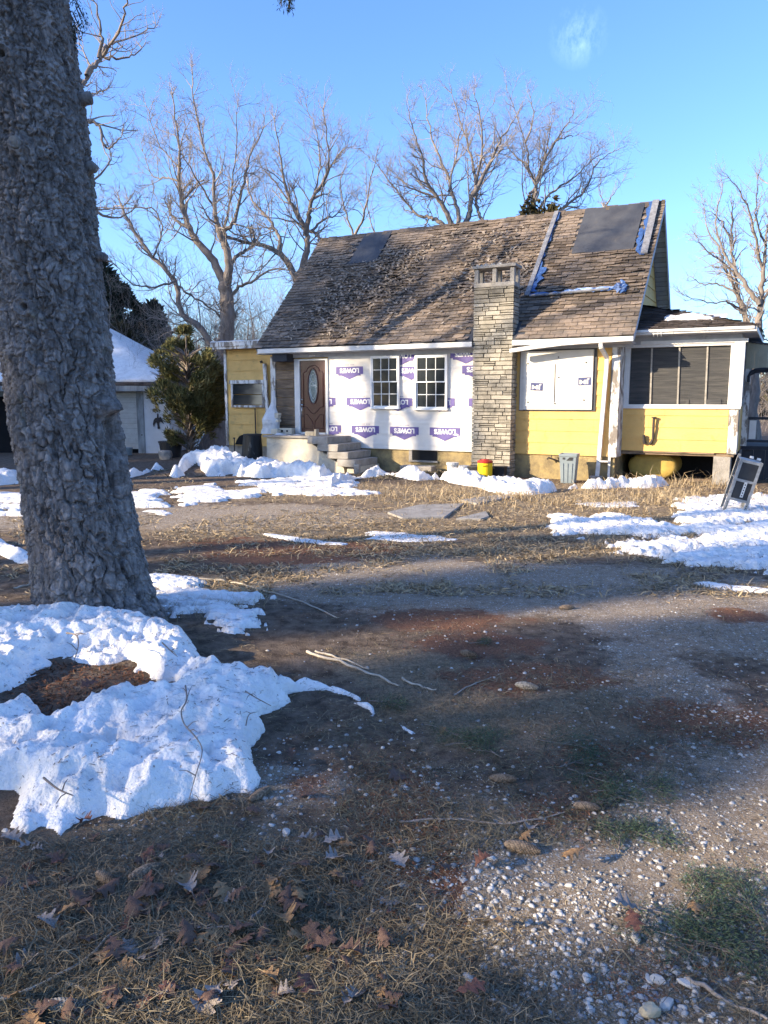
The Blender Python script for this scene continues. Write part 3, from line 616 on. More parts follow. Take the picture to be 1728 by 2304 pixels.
b = MB(); b.box((WR+0.03,0.09,3.175),(3.96,3.9,3.184)); P(b, 'porch_soffit', M['soffit'])
for i in range(14):
    b = MB(); x = random.uniform(1.9, 3.2); l = random.uniform(0.02, 0.13)*math.exp(-((x-2.3)/0.5)**2)+0.015; b.tube([(x,0.03,3.22),(x,0.03,3.22-l)], [0.006,0.001], 5); P(b, 'icicle', M['ice'])
b = MB()                                   # thin snow lying on the porch roof
nx, ny = 34, 14; vs = []
for j in range(ny+1):
    for i in range(nx+1):
        x = 0.75+1.25*i/nx; s = 0.52+0.50*j/ny; q = 1-((i/nx-0.5)/0.5)**2-((j/ny-0.5)/0.5)**2 + 0.5*float(vnoise(x*6, s*9, seed=4))
        if x > 2.68*(1-s/L2)-0.05: q -= 1.2
        vs.append(frp(x, s+0.12*(x-1.4)*-0.5, 0.02+0.05*min(max(q,-0.6),0.7)))
b.mesh(vs, [(j*(nx+1)+i, j*(nx+1)+i+1, (j+1)*(nx+1)+i+1, (j+1)*(nx+1)+i) for j in range(ny) for i in range(nx)]); P(b, 'roof_snow', M['snow'], proof, smooth=True)
# fixings hung on the porch wall
b = MB(); b.tube([(2.03,0.40,1.42),(2.03,0.43,0.95),(1.99,0.44,0.86),(1.97,0.46,0.84)], [0.028,0.028,0.035,0.04], 8); b.lathe([(0.055,1.415),(0.055,1.435)], 2.03, 0.41, 10); P(b, 'wall_pipe', M['iron'], smooth=False)
b = MB(); b.tube([(1.84,0.40,1.03),(1.84,0.43,0.90),(1.87,0.45,0.84)], [0.034,0.036,0.04], 8); P(b, 'wall_pipe', M['iron'])
b = MB(); b.box((3.28,PY+0.02,-0.1),(3.62,PY+0.40,0.60), jit=0.01); P(b, 'porch_pier', M['concrete'], bevel=0.01)
b = MB(); b.box((1.25,1.9,-0.1),(3.7,2.1,0.62)); P(b, 'under_porch_dark', M['dark'])  # near-black sheet added to stand in for the shade under the porch floor
# ------------- annex at the left end
AX0, AX1, AY = -9.70, WL, 0.30
b = MB(); b.box((AX0,AY+0.02,0.50),(AX1-0.002,4.6,3.22)); an = P(b, 'annex_wall', M['yellow_wall'])
b = MB(); siding(b, AX0, AX1-0.004, 0.50, 3.22, AY, 0.30); P(b, 'annex_siding', M['yellow_wall'])
b = MB(); b.box((AX0+0.02,AY+0.04,-0.2),(AX1-0.01,4.5,0.50)); P(b, 'annex_foundation', M['concrete'])
b = MB(); b.box((AX0-0.02,AY-0.05,0.5),(AX0+0.06,AY-0.026,3.2)); P(b, 'annex_corner_board', M['peel'])
b = MB(); vs = [(-10.0,AY-0.28,3.40),(-7.9,AY-0.28,3.40),(-7.9,4.8,3.72),(-10.0,4.8,3.72)]; b.mesh(vs+[(p[0],p[1],p[2]-0.05) for p in vs], [(0,1,2,3),(7,6,5,4),(0,4,5,1),(1,5,6,2),(2,6,7,3),(3,7,4,0)]); P(b, 'annex_roof', M['felt'])
b = MB(); b.box((-9.98,AY-0.30,3.27),(-8.02,AY-0.28,3.41)); b.box((-9.93,AY-0.278,3.20),(-8.02,AY-0.20,3.268)); b.box((-10.0,AY-0.28,3.25),(-9.98,4.8,3.40)); P(b, 'annex_fascia', M['peel'], bevel=0.004)
b = MB(); nx = 60; vs = []
for j, (y, k) in enumerate(((AY-0.31,0),(AY-0.30,0.6),(AY-0.22,1),(AY-0.05,0.7),(AY+0.1,0))):
    for i in range(nx+1):
        x = -9.98+1.95*i/nx; vs.append((x, y, 3.398 + 0.0625*(y-AY+0.28) + k*(0.028+0.022*float(vnoise(x*5, y*5, seed=2)))))
b.mesh(vs, [(j*(nx+1)+i, j*(nx+1)+i+1, (j+1)*(nx+1)+i+1, (j+1)*(nx+1)+i) for j in range(4) for i in range(nx)]); P(b, 'roof_snow', M['snow'], smooth=True)
aw = empty('annex_window', (0,0,0)); aw.parent = house
b = MB(); b.box((-9.46,AY-0.10,1.58),(-9.40,AY-0.02,2.32)); b.box((-8.38,AY-0.10,1.58),(-8.32,AY-0.02,2.32)); b.box((-9.40,AY-0.10,1.58),(-8.38,AY-0.02,1.64)); b.box((-9.5,AY-0.13,2.24),(-8.30,AY-0.02,2.34)); P(b, 'window_frame', M['peel'], aw, bevel=0.005)
b = MB(); b.bar((-8.89,AY-0.075,1.66),(-8.89,AY-0.055,1.93), 1.0, 0.012, up=(0,1,0)); b.bar((-8.89,AY-0.085,1.95),(-8.89,AY-0.06,2.235), 1.0, 0.012, up=(0,1,0)); P(b, 'pane', M['glass'], aw)
b = MB(); b.tube([(-8.64,AY-0.08,1.56),(-8.635,AY-0.08,0.2)], 0.018, 6); P(b, 'support_pole', M['iron'])
b = MB(); b.tube([(-8.37,AY-0.12,2.86),(-8.36,AY-0.10,2.80)], 0.04, 8); P(b, 'vent_pipe', M['iron'])
b = MB(); b.bar((-8.27,AY-0.09,2.78),(-8.17,AY-0.09,0.86), 0.10, 0.07, up=(0,1,0)); P(b, 'drain_pipe', M['peel'], bevel=0.008)
b = MB(); hat = [(-9.42,0.52),(-9.02,0.52),(-9.02,0.80),(-9.16,0.80),(-9.26,0.76),(-9.34,0.66)]; b.poly([(x,AY-0.034,z) for x, z in hat]); b.poly([(x,AY-0.03,z) for x, z in hat][::-1]); P(b, 'crawl_hatch', M['dark'])
b = MB(); b.box((-7.86,-0.06,0.88),(-7.73,-0.02,2.92), jit=0.003); b.box((-7.90,-0.04,0.5),(-7.865,0.28,2.95)); P(b, 'corner_board', M['peel'])
# ------------- landing and steps
st = empty('front_steps', (0,0,0)); st.parent = house
b = MB(); vs = [(-7.30,-1.10,-0.1),(-4.95,-1.10,-0.1),(-5.0,-1.10,0.18),(-5.35,-1.10,0.36),(-5.62,-1.10,0.53),(-5.90,-1.10,0.71),(-5.92,-1.10,0.84),(-7.30,-1.10,0.84)]
n = len(vs); b.mesh(vs+[(p[0],-0.02,p[2]) for p in vs], [tuple(range(n)), tuple(range(2*n-1, n-1, -1))]+[(i, i+n, (i+1)%n+n, (i+1)%n) for i in range(n)]); P(b, 'stair_wall', M['cream'])
b = MB(); b.box((-7.38,-1.17,0.842),(-5.93,-0.06,0.895), jit=0.006); P(b, 'landing_slab', M['concrete'], st, bevel=0.01)
for (xa, xb, za, zb) in ((-5.95,-5.36,0.715,0.885),(-5.67,-5.07,0.54,0.71),(-5.39,-4.79,0.365,0.535),(-5.11,-4.58,0.19,0.36)):
    b = MB(); b.box((xa,-1.24,za),(xb,-0.08,zb), jit=0.014); P(b, 'step', M['concrete'], st, bevel=0.012)
b = MB(); b.box((-4.9,-1.1,-0.1),(-4.55,-0.06,0.185)); P(b, 'step_base', M['cream'], st)
b = MB(); nx, ny = 46, 10; vs = []
for j in range(ny+1):
    for i in range(nx+1):
        x = -7.36+1.3*i/nx; y = -1.16+0.75*j/ny; q = float(fbm(x*3, y*4, seed=12)); vs.append((x, y, 0.882+0.07*max(q+0.12,-0.1)))
b.mesh(vs, [(j*(nx+1)+i, j*(nx+1)+i+1, (j+1)*(nx+1)+i+1, (j+1)*(nx+1)+i) for j in range(ny) for i in range(nx)]); P(b, 'landing_snow', M['snow'], st, smooth=True)
# ------------- covered side deck beyond the porch
dk = empty('side_deck', (0,0,0)); dk.parent = house
b = MB(); b.box((3.74,2.0,0.68),(8.2,5.2,0.76)); P(b, 'deck_floor', M['navy_wood'], dk)
b = MB()
for i in range(18): b.box((3.76+i*0.245,2.03,0.0),(3.76+i*0.245+0.238,2.06,0.675))
P(b, 'deck_skirt', M['navy_wood'], dk)
b = MB(); b.box((3.72,2.0,0.76),(3.84,2.12,2.56)); b.box((6.2,2.0,0.76),(6.3,2.1,2.2)); P(b, 'deck_post', M['peel'], dk)
b = MB(); b.box((3.845,2.02,1.36),(8.0,2.09,1.42)); b.box((3.845,2.02,0.85),(8.0,2.09,0.90)); P(b, 'deck_rail', M['navy_wood'], dk)
b = MB(); b.box((3.88,2.05,0.92),(4.02,2.08,1.34)); P(b, 'rail_board', M['white'], dk)
b = MB(); vs = [(3.70,1.95,3.13),(8.2,1.95,2.35),(8.2,5.3,2.35),(3.70,5.3,3.13)]; b.mesh(vs+[(p[0],p[1],p[2]-0.04) for p in vs], [(0,1,2,3),(7,6,5,4),(0,4,5,1),(1,5,6,2),(2,6,7,3),(3,7,4,0)]); P(b, 'deck_roof', M['felt'], dk)
b = MB(); x = 3.72
while x < 8.1:
    zt = 3.075-(x-3.7)*0.1733; b.box((x,1.97,2.50-(x-3.7)*0.02),(x+0.085,1.985+0.012*(int(x*11.76)%2),zt)); x += 0.087
P(b, 'valance', M['beige_metal'], dk)
b = MB(); tr = [(3.80,2.2),(3.80,2.33),(3.84,2.42),(3.92,2.47),(4.05,2.485),(8.0,2.42)]
b.tube([(x,1.975,z) for x, z in tr], 0.035, 6); b.tube([(x,1.99,z-0.05) for x, z in tr[2:]], 0.03, 6); P(b, 'arched_trim', M['navy_wood'], dk)
# ---------------------------------------------------------------- ground
def H(x, y):
    x = np.asarray(x, float); y = np.asarray(y, float)
    h = 0.13*np.exp(-((x+2.6)/1.7)**2-((y-5.5)/1.2)**2) + 0.34*np.exp(-((x+4.1)/1.1)**2-((y-19.6)/0.6)**2) + 0.10*np.exp(-((x-0.9)/1.6)**2-((y-18.2)/0.4)**2)
    near = np.clip(1-(np.hypot(x, y)-10)/25, 0, 1)
    return h + near*(0.025*fbm(x*0.7, y*0.7, seed=40, o=3)) + np.clip(1-(np.hypot(x, y)-5)/9, 0, 1)*0.014*fbm(x*5, y*5, seed=41, o=3)
def graded(lo, a, b, hi, st):
    mid = np.arange(a, b, st); L_ = [a]; s = st
    while L_[-1] > lo: s *= 1.16; L_.append(L_[-1]-s)
    R_ = [b]; s = st
    while R_[-1] < hi: s *= 1.16; R_.append(R_[-1]+s)
    return np.concatenate([np.array(L_[1:][::-1]), mid, np.array(R_)])
def ell(X, Y, lst):
    r = np.zeros_like(X)
    for (px, py, rx, ry, *am) in lst:
        c = gnd(px, py); ax = abs(gnd(px+rx, py)[0]-c[0]); y0 = gnd(px, py-ry)[1]; y1 = gnd(px, min(py+ry, 2900))[1]; ay = max((y0-y1)/2, 0.05)
        r = np.maximum(r, (am[0] if am else 1)*np.exp(-((X-c[0])/ax)**2-((Y-(y0+y1)/2)/ay)**2))
    return r
def zones(X, Y):
    sand = ell(X, Y, [(1150,1330,620,70),(520,1165,420,34,0.9),(1600,1400,330,90),(860,1275,300,30,0.8),(1560,2130,430,330),(1180,2120,170,330),(1680,1720,150,300),(1500,1550,160,60,0.8),(1640,1900,200,200),(960,2010,60,200,0.7),(640,1770,180,60,0.75),(100,1170,200,30,0.9)])
    red = ell(X, Y, [(1080,1455,180,34),(1180,1530,280,40,0.9),(1540,1620,230,60,0.8),(640,1255,260,24),(920,2010,150,300,1.15),(1250,1830,170,60,0.7),(1660,1390,90,24,0.9),(700,1760,150,60,0.6),(560,1225,260,22,0.7),(1380,1700,180,40,0.8),(860,2230,90,100,0.8),(1000,1400,260,40,0.8),(1620,1640,160,60,0.9),(1350,2230,160,50,0.6),(700,1240,330,30,0.9)])
    grass = ell(X, Y, [(330,2120,560,280),(1150,1600,280,90,0.9),(900,1510,200,50,0.7),(760,1190,500,30,0.9),(1250,1130,420,40),(1150,1238,520,18,0.8),(420,1330,200,40,0.6),(800,1110,400,20,0.9),(1000,1870,220,90,0.7),(1500,1200,260,80,0.8)])
    return sand, red, grass
xs = graded(-600, -5.6, 6.6, 600, 0.045); ys = graded(-300, 1.7, 13.0, 900, 0.04)
GX, GY = np.meshgrid(xs, ys); GZ = H(GX, GY)
sa, re_, gr = zones(GX, GY)
nx, ny = len(xs), len(ys); idx = np.arange(nx*ny).reshape(ny, nx)
F = np.stack([idx[:-1,:-1], idx[:-1,1:], idx[1:,1:], idx[1:,:-1]], -1).reshape(-1, 4)
def ground_mat():
    m = bpy.data.materials.new('ground'); m.use_nodes = True; n = m.node_tree.nodes; l = m.node_tree.links.new; p = n['Principled BSDF']; p.inputs['Roughness'].default_value = 0.95; p.inputs['Specular IOR Level'].default_value = 0.12
    tc = n.new('ShaderNodeTexCoord'); at_ = n.new('ShaderNodeAttribute'); at_.attribute_name = 'zone'; sp = n.new('ShaderNodeSeparateColor'); l(at_.outputs['Color'], sp.inputs[0])
    def noise(sc, det=8, ro=0.65, off=0):
        mp = n.new('ShaderNodeMapping'); mp.inputs['Location'].default_value = (off, off*1.7, 0); l(tc.outputs['Object'], mp.inputs[0])
        q = n.new('ShaderNodeTexNoise'); q.inputs['Scale'].default_value = sc; q.inputs['Detail'].default_value = det; q.inputs['Roughness'].default_value = ro; l(mp.outputs[0], q.inputs['Vector']); return q.outputs['Fac']
    def ramp(f, a, b, c1, c2):
        r = n.new('ShaderNodeValToRGB'); r.color_ramp.elements[0].position = a; r.color_ramp.elements[1].position = b; r.color_ramp.elements[0].color = (*c1,1); r.color_ramp.elements[1].color = (*c2,1); l(f, r.inputs[0]); return r.outputs[0]
    def mix(f, a, b):
        x = n.new('ShaderNodeMixRGB'); l(f, x.inputs[0]); l(a, x.inputs[1]); l(b, x.inputs[2]); return x.outputs[0]
    def mask(ch, sc, off, lo, hi, k=1.3):
        a = n.new('ShaderNodeMath'); a.operation = 'MULTIPLY_ADD'; a.inputs[1].default_value = k; l(noise(sc, 12, 0.78, off), a.inputs[0]); l(sp.outputs[ch], a.inputs[2])
        r = n.new('ShaderNodeMapRange'); r.inputs['From Min'].default_value = lo; r.inputs['From Max'].default_value = hi; l(a.outputs[0], r.inputs[0]); return r.outputs[0]
    soil = ramp(noise(9), 0.35, 0.7, (0.085,0.062,0.045), (0.27,0.205,0.15))
    grass = ramp(noise(34, 10, 0.75, 4), 0.35, 0.68, (0.17,0.13,0.088), (0.42,0.32,0.21))
    red = ramp(noise(50, 10, 0.75, 9), 0.36, 0.68, (0.12,0.068,0.045), (0.33,0.165,0.10))
    sandb = ramp(noise(14, 10, 0.7, 6), 0.34, 0.7, (0.26,0.198,0.14), (0.45,0.365,0.27))
    v = n.new('ShaderNodeTexVoronoi'); v.inputs['Scale'].default_value = 42; l(tc.outputs['Object'], v.inputs['Vector'])
    pick = n.new('ShaderNodeSeparateColor'); l(v.outputs['Color'], pick.inputs[0])
    g1 = n.new('ShaderNodeMath'); g1.operation = 'GREATER_THAN'; g1.inputs[1].default_value = 0.70; l(pick.outputs[0], g1.inputs[0])
    g2 = n.new('ShaderNodeMath'); g2.operation = 'LESS_THAN'; g2.inputs[1].default_value = 0.36; l(v.outputs['Distance'], g2.inputs[0])
    g3 = n.new('ShaderNodeMath'); g3.operation = 'MULTIPLY'; l(g1.outputs[0], g3.inputs[0]); l(g2.outputs[0], g3.inputs[1])
    stone = ramp(pick.outputs[1], 0.0, 1.0, (0.34,0.33,0.31), (0.70,0.68,0.64))
    w2 = n.new('ShaderNodeTexVoronoi'); w2.inputs['Scale'].default_value = 120; l(tc.outputs['Object'], w2.inputs['Vector']); pk = n.new('ShaderNodeSeparateColor'); l(w2.outputs['Color'], pk.inputs[0])
    h1 = n.new('ShaderNodeMath'); h1.operation = 'LESS_THAN'; h1.inputs[1].default_value = 0.42; l(w2.outputs['Distance'], h1.inputs[0]); h2 = n.new('ShaderNodeMath'); h2.operation = 'GREATER_THAN'; h2.inputs[1].default_value = 0.5; l(pk.outputs[0], h2.inputs[0]); h3 = n.new('ShaderNodeMath'); h3.operation = 'MULTIPLY'; l(h1.outputs[0], h3.inputs[0]); l(h2.outputs[0], h3.inputs[1])
    grit = ramp(pk.outputs[1], 0.0, 1.0, (0.08,0.07,0.06), (0.62,0.58,0.52))
    sand = mix(g3.outputs[0], mix(h3.outputs[0], sandb, grit), stone)
    c = mix(mask(2, 2.2, 1, 0.90, 1.04), soil, grass); c = mix(mask(0, 2.6, 3, 1.0, 1.14), c, sand); c = mix(mask(1, 3.4, 5, 1.10, 1.26), c, red)
    l(c, p.inputs['Base Color'])
    bn = n.new('ShaderNodeBump'); bn.inputs['Strength'].default_value = 0.9; bn.inputs['Distance'].default_value = 0.045; l(noise(60, 8, 0.7, 2), bn.inputs['Height']); l(bn.outputs[0], p.inputs['Normal'])
    return m
gm = ground_mat()
g = bigmesh('ground', np.stack([GX, GY, GZ], -1).reshape(-1, 3), F, gm, smooth=True, vcol=np.stack([sa, re_, gr], -1).reshape(-1, 3))
tag(g, kind='structure')

# ---------------------------------------------------------------- snow
def sdf(X, Y, poly):
    P_ = np.asarray(poly)[:, :2]; d = np.full(X.shape, 1e9); ins = np.zeros(X.shape, bool); n = len(P_)
    for i in range(n):
        a, b = P_[i], P_[(i+1) % n]; e = b-a; wx, wy = X-a[0], Y-a[1]; t = np.clip((wx*e[0]+wy*e[1])/max(e@e, 1e-9), 0, 1)
        d = np.minimum(d, np.hypot(wx-e[0]*t, wy-e[1]*t))
        c = ((a[1] <= Y) & (b[1] > Y)) | ((b[1] <= Y) & (a[1] > Y))
        with np.errstate(divide='ignore', invalid='ignore'): xi = a[0] + (Y-a[1])/(e[1] if e[1] else 1e-9)*e[0]
        ins ^= c & (X < xi)
    return np.where(ins, d, -d)
def snow(name, px, thick, res, label, edge=0.12, rough=0.35, frac=0.00, lumps=0.0, holes=(), seed=1, rag=0.08, extra=None, base=None, fs=1.0):
    pts = np.array([gnd(*p) for p in px]); lo = pts[:, :2].min(0)-0.2; hi = pts[:, :2].max(0)+0.2
    x = np.arange(lo[0], hi[0], res); y = np.arange(lo[1], hi[1], res); X, Y = np.meshgrid(x, y)
    d = sdf(X, Y, pts) + rag*fbm(X*2.2*fs, Y*2.2*fs, seed=seed, o=4)
    for h in holes: d = np.minimum(d, -sdf(X, Y, np.array([gnd(*p) for p in h])) + rag*1.3*fbm(X*7, Y*7, seed=seed+5, o=5))
    if frac: d = np.minimum(d, 0.16) - frac*(0.12 + fbm(X*1.5*fs, Y*4.2*fs, seed=seed+20, o=5, g=0.62)*1.5)
    t = thick*(1-np.exp(-np.clip(d, 0, None)/edge))*(1+rough*fbm(X*1.7, Y*1.7, seed=seed+9, o=3))
    if lumps:
        bil = 1-np.abs(fbm(X*3.1, Y*3.1, seed=seed+13, o=3))*2.2; bil2 = 1-np.abs(fbm(X*9, Y*9, seed=seed+14, o=3))*2
        t = t + lumps*sstep(0, 0.12, d)*(bil*0.6 + bil2*0.34 + 0.17*fbm(X*17, Y*17, seed=seed+15, o=3))
    if extra is not None: t = t + extra(X, Y, d)
    Z = H(X, Y) + (base(X, Y) if base is not None else 0)
    Z = np.where(d > 0, Z + np.maximum(t, 0.002), Z-0.03)
    m = len(x); k = np.arange(X.size).reshape(X.shape); on = d > 0
    q = on[:-1,:-1] | on[:-1,1:] | on[1:,1:] | on[1:,:-1]
    F = np.stack([k[:-1,:-1], k[:-1,1:], k[1:,1:], k[1:,:-1]], -1)[q]
    used = np.unique(F); remap = np.zeros(X.size, int); remap[used] = np.arange(len(used))
    V = np.stack([X, Y, Z], -1).reshape(-1, 3)[used]
    o = bigmesh(name, V, remap[F], M['snow'], smooth=True); tag(o, label, 'snow'); return o
S = 0.5208
def z6(*l): return [(x*S, 1300+y*S, *r) for x, y, *r in l]
def z7(*l): return [(x*S, 960+y*S, *r) for x, y, *r in l]
def z8(*l): return [(864+x*S, 1000+y*S, *r) for x, y, *r in l]
def crest(X, Y, d):
    return 0.02*np.exp(-((Y-5.42-0.06*np.sin(X*2))/0.22)**2)*sstep(0.0, 0.2, d)*(X < -1.75) + 0.07*np.exp(-((X+1.0)/0.5)**2-((Y-4.3)/0.4)**2)*(d > 0)
snow('snow_pile', z6((-420,1000),(0,930),(60,935),(48,1090),(120,1110),(180,1060),(260,1108),(330,1060),(450,1020),(540,1045),(700,1000),(830,960),(900,965),(1000,920),(1100,935),(1140,870),(1080,790),(1150,650),(1120,600),(1260,525),(1290,470),(1400,480),(1550,525),(1530,475,.05),(1440,455,.05),(1250,415,.12),(1000,365,.16),(870,300,.18),(800,225,.14),(740,235,.08),(660,215,.10),(600,185,.12),(460,165,.12),(150,185,.12),(0,185,.12),(-420,180,.12)),
     0.10, 0.014, 'big lumpy bluish snow pile heaped against the foot of the spruce trunk', edge=0.10, rough=0.6, lumps=0.095, seed=3, rag=0.09, extra=crest,
     holes=[z6((-120,520,.2),(-60,420,.2),(20,400,.2),(130,320,.22),(250,250,.24),(420,275,.24),(560,270,.22),(690,340,.2),(830,345,.2),(710,455,.14),(480,475,.13),(330,550,.12),(240,520,.12),(200,560,.12),(130,490,.14)), z6((380,712,.1),(520,708,.1),(500,722,.1),(400,724,.1)), z6((1270,470,.05),(1400,470,.04),(1380,520,.02),(1280,510,.03))])
snow('snow_pile', [(398,1062),(430,1050,.1),(452,1003,.62),(470,1003,.62),(520,1015,.5),(560,1026,.42),(610,1030,.38),(680,1042,.28),(735,1060,.12),(760,1070),(720,1077),(640,1074),(590,1078),(560,1050,.25),(500,1035,.42),(470,1040,.36),(440,1062),(400,1075),(385,1072)],
     0.24, 0.035, 'jagged snow pile between the cedar bush and the front steps', edge=0.12, lumps=0.17, seed=11, rag=0.12, holes=[[(432,1062,.1),(470,1036,.38),(520,1028,.45),(562,1040,.36),(592,1072,.08),(500,1092),(430,1088)]])
snow('snow_pile', [(278,1085),(282,1052,.2),(320,1040,.3),(345,1025,.35),(358,1025,.35),(368,1050,.1),(340,1062),(300,1075)], 0.2, 0.04, 'small snow heap in front of the white garage wall', edge=0.12, lumps=0.06, seed=13, rag=0.1)
snow('snow_pile', [(-40,1095),(-40,1058,.2),(10,1052,.25),(42,1047,.28),(60,1075),(50,1088)], 0.22, 0.04, 'snow heap left of the spruce trunk below the dark garage bay', edge=0.15, lumps=0.1, seed=14)
snow('snow_pile', [(735,1092),(760,1072,.1),(800,1062,.16),(870,1053,.22),(930,1057,.2),(975,1064,.16),(1030,1058,.2),(1080,1075,.1),(1100,1085),(1080,1096),(1030,1090),(985,1078),(940,1082),(905,1072,.05),(850,1064,.08),(790,1080),(745,1098)],
     0.20, 0.035, 'low snow bank below the house wrap beside the yellow cooler', edge=0.1, lumps=0.14, seed=15, rag=0.1)
snow('snow_pile', [(1072,1096),(1092,1082,.1),(1150,1082,.14),(1210,1086,.14),(1260,1088,.14),(1330,1082,.14),(1400,1079,.12),(1470,1085,.06),(1512,1092),(1480,1097),(1400,1099),(1330,1102),(1290,1098),(1240,1108),(1200,1114),(1140,1113),(1100,1106)],
     0.17, 0.03, 'long low snow bank in front of the yellow siding and grey bin', edge=0.1, lumps=0.12, seed=16, rag=0.09)
snow('snow_patch', z8((700,352),(770,320),(1050,316),(1180,340),(1260,372),(1290,300),(1285,240),(1400,228),(1659,222),(2000,240),(2000,580),(1659,575),(1500,535),(1340,525),(1160,490),(1020,455),(890,412),(1000,425),(1150,398),(900,388),(780,392)),
     0.05, 0.022, 'wide broken snow patch on the grass around the tilted shelf', edge=0.06, lumps=0.04, seed=21, rag=0.16, frac=0.36, fs=1.5)
snow('snow_patch', z8((1322,598),(1400,596),(1560,620),(1800,650),(1800,668),(1500,632),(1370,618)), 0.03, 0.02, 'thin tongue of snow on the drive below the wide patch', edge=0.03, seed=22, rag=0.04)
snow('snow_patch', z7((480,292),(725,278),(670,318),(690,348),(480,352)), 0.04, 0.03, 'flat snow patch on the grass just right of the spruce trunk', edge=0.04, lumps=0.02, seed=23, frac=0.34, rag=0.15)
snow('snow_patch', z7((780,265),(930,250),(950,285),(1130,278),(1160,312),(1000,316),(860,330),(770,350),(800,300)), 0.045, 0.03, 'flat streaky snow patch on the lawn left of the steps', edge=0.04, lumps=0.02, seed=24, frac=0.32, rag=0.15)
snow('snow_patch', z7((1060,240),(1250,228),(1440,195),(1520,255),(1610,300),(1400,300),(1200,298),(1070,272)), 0.045, 0.03, 'flat snow patch spreading from the low bank near the steps', edge=0.04, lumps=0.02, seed=25, frac=0.34, rag=0.15)
snow('snow_patch', z7((640,362),(760,364),(730,386),(660,384)), 0.02, 0.02, 'tiny snow patch on the pale gravel beyond the trunk', edge=0.03, seed=26, frac=0.15)
snow('snow_patch', z7((-80,290),(120,290),(120,392),(-80,396)), 0.04, 0.03, 'streaky snow patch on the lawn left of the spruce trunk', edge=0.04, lumps=0.02, seed=27, frac=0.34, rag=0.15, fs=1.0)
snow('snow_patch', z7((-80,495),(0,495),(60,520),(180,575),(140,592),(70,590),(0,555),(-80,560)), 0.09, 0.02, 'raised snow lump on the grass left of the spruce trunk', edge=0.08, lumps=0.05, seed=28, rag=0.05)
snow('snow_patch', z7((1130,466),(1300,482),(1510,506),(1480,514),(1300,503),(1150,480)), 0.02, 0.015, 'narrow strip of snow on the sunlit gravel in mid yard', edge=0.02, seed=29, rag=0.03)
snow('snow_patch', z8((-60,376),(100,378),(200,394),(312,410),(150,420),(-60,414)), 0.012, 0.02, 'thin icy strip of snow beside the brown grass in mid yard', edge=0.02, seed=30, frac=0.18, rag=0.06)
snow('snow_patch', z6((615,-5),(780,25),(960,65),(1130,105),(1060,125),(1000,105),(1050,150),(1090,200),(1095,240),(1020,262),(980,235),(880,190),(720,245),(660,150),(630,60)),
     0.045, 0.014, 'broken snow patch pierced by grass right of the trunk foot', edge=0.03, lumps=0.03, seed=31, frac=0.30, rag=0.05, fs=2)
snow('snow_patch', [(795,1583),(830,1582),(842,1590),(845,1602),(872,1592),(838,1606),(830,1596)], 0.03, 0.008, 'scrap of snow at the tip of the big pile', edge=0.02, seed=32, rag=0.012, fs=3)
snow('snow_patch', [(898,1625),(915,1634),(938,1646),(925,1650),(905,1640)], 0.02, 0.008, 'scrap of snow among the green sprigs', edge=0.015, seed=33, rag=0.012, fs=3)
snow('snow_patch', z8((830,250),(1060,246),(1130,265),(1000,275),(850,262)), 0.03, 0.02, 'thin snow strip in the tan grass below the long bank', edge=0.03, seed=34, frac=0.25, rag=0.06)
# paving slabs half sunk in the grass
def slabthing(px, label):
    pts = [gnd(*p) for p in px]; b = MB(); top = [(p[0],p[1],0.035) for p in pts]; lo = [(p[0],p[1],-0.05) for p in pts]; n = len(pts)
    b.mesh(top+lo, [tuple(range(n)), tuple(range(2*n-1,n-1,-1))]+[(i,i+n,(i+1)%n+n,(i+1)%n) for i in range(n)]); o = b.build('paving_slab', M['concrete'], bevel=0.008); tag(o, label, 'slab', 'sunken paving slabs in the yard')
slabthing(z8((15,300),(150,268),(345,262),(262,322),(80,326))[::-1], 'widest concrete slab sunk in the grass of mid yard')
slabthing(z8((310,328),(440,296),(455,318),(420,330))[::-1], 'small concrete slab beside the widest sunken slab')
slabthing(z8((330,245),(520,222),(560,232),(400,262))[::-1], 'pale concrete slab nearest the low snow bank')

# ---------------------------------------------------------------- bare trees
M['bark'] = mat('grey_bark', (0.27,0.225,0.19), (0.145,0.12,0.102), 9, 0.9, 0.6, 40, stretch=(1,1,0.35))
M['twig'] = mat('twig_bark', (0.36,0.305,0.26), (0.23,0.195,0.165), 5, 0.85)
class Tubes:
    def __init__(s): s.V = []; s.F = []; s.n = 0
    def add(s, pts, rs, n):
        pts = np.asarray(pts, float); rs = np.asarray(rs, float); d = np.gradient(pts, axis=0); d /= np.linalg.norm(d, axis=1)[:, None]+1e-9
        ref = np.array([0.31, 0.17, 0.93]) if abs(d[0][2]) < 0.9 else np.array([1., 0.1, 0.]); x = np.cross(d, ref); x /= np.linalg.norm(x, axis=1)[:, None]+1e-9; y = np.cross(d, x)
        t = np.arange(n)*2*math.pi/n; R_ = x[:, None, :]*np.cos(t)[None, :, None] + y[:, None, :]*np.sin(t)[None, :, None]
        V = pts[:, None, :] + R_*rs[:, None, None]; k = len(pts); i = np.arange(k-1)[:, None]*n; j = np.arange(n)[None, :]; j2 = (j+1) % n
        s.V.append(V.reshape(-1, 3)); s.F.append(np.stack([i+j, i+j2, i+n+j2, i+n+j], -1).reshape(-1, 4)+s.n); s.n += k*n
    def build(s, name, m, parent): Fc = np.concatenate(s.F); return bigmesh(name, np.concatenate(s.V), Fc, m, parent, smooth=True, shade=np.full(len(Fc), 0.9))
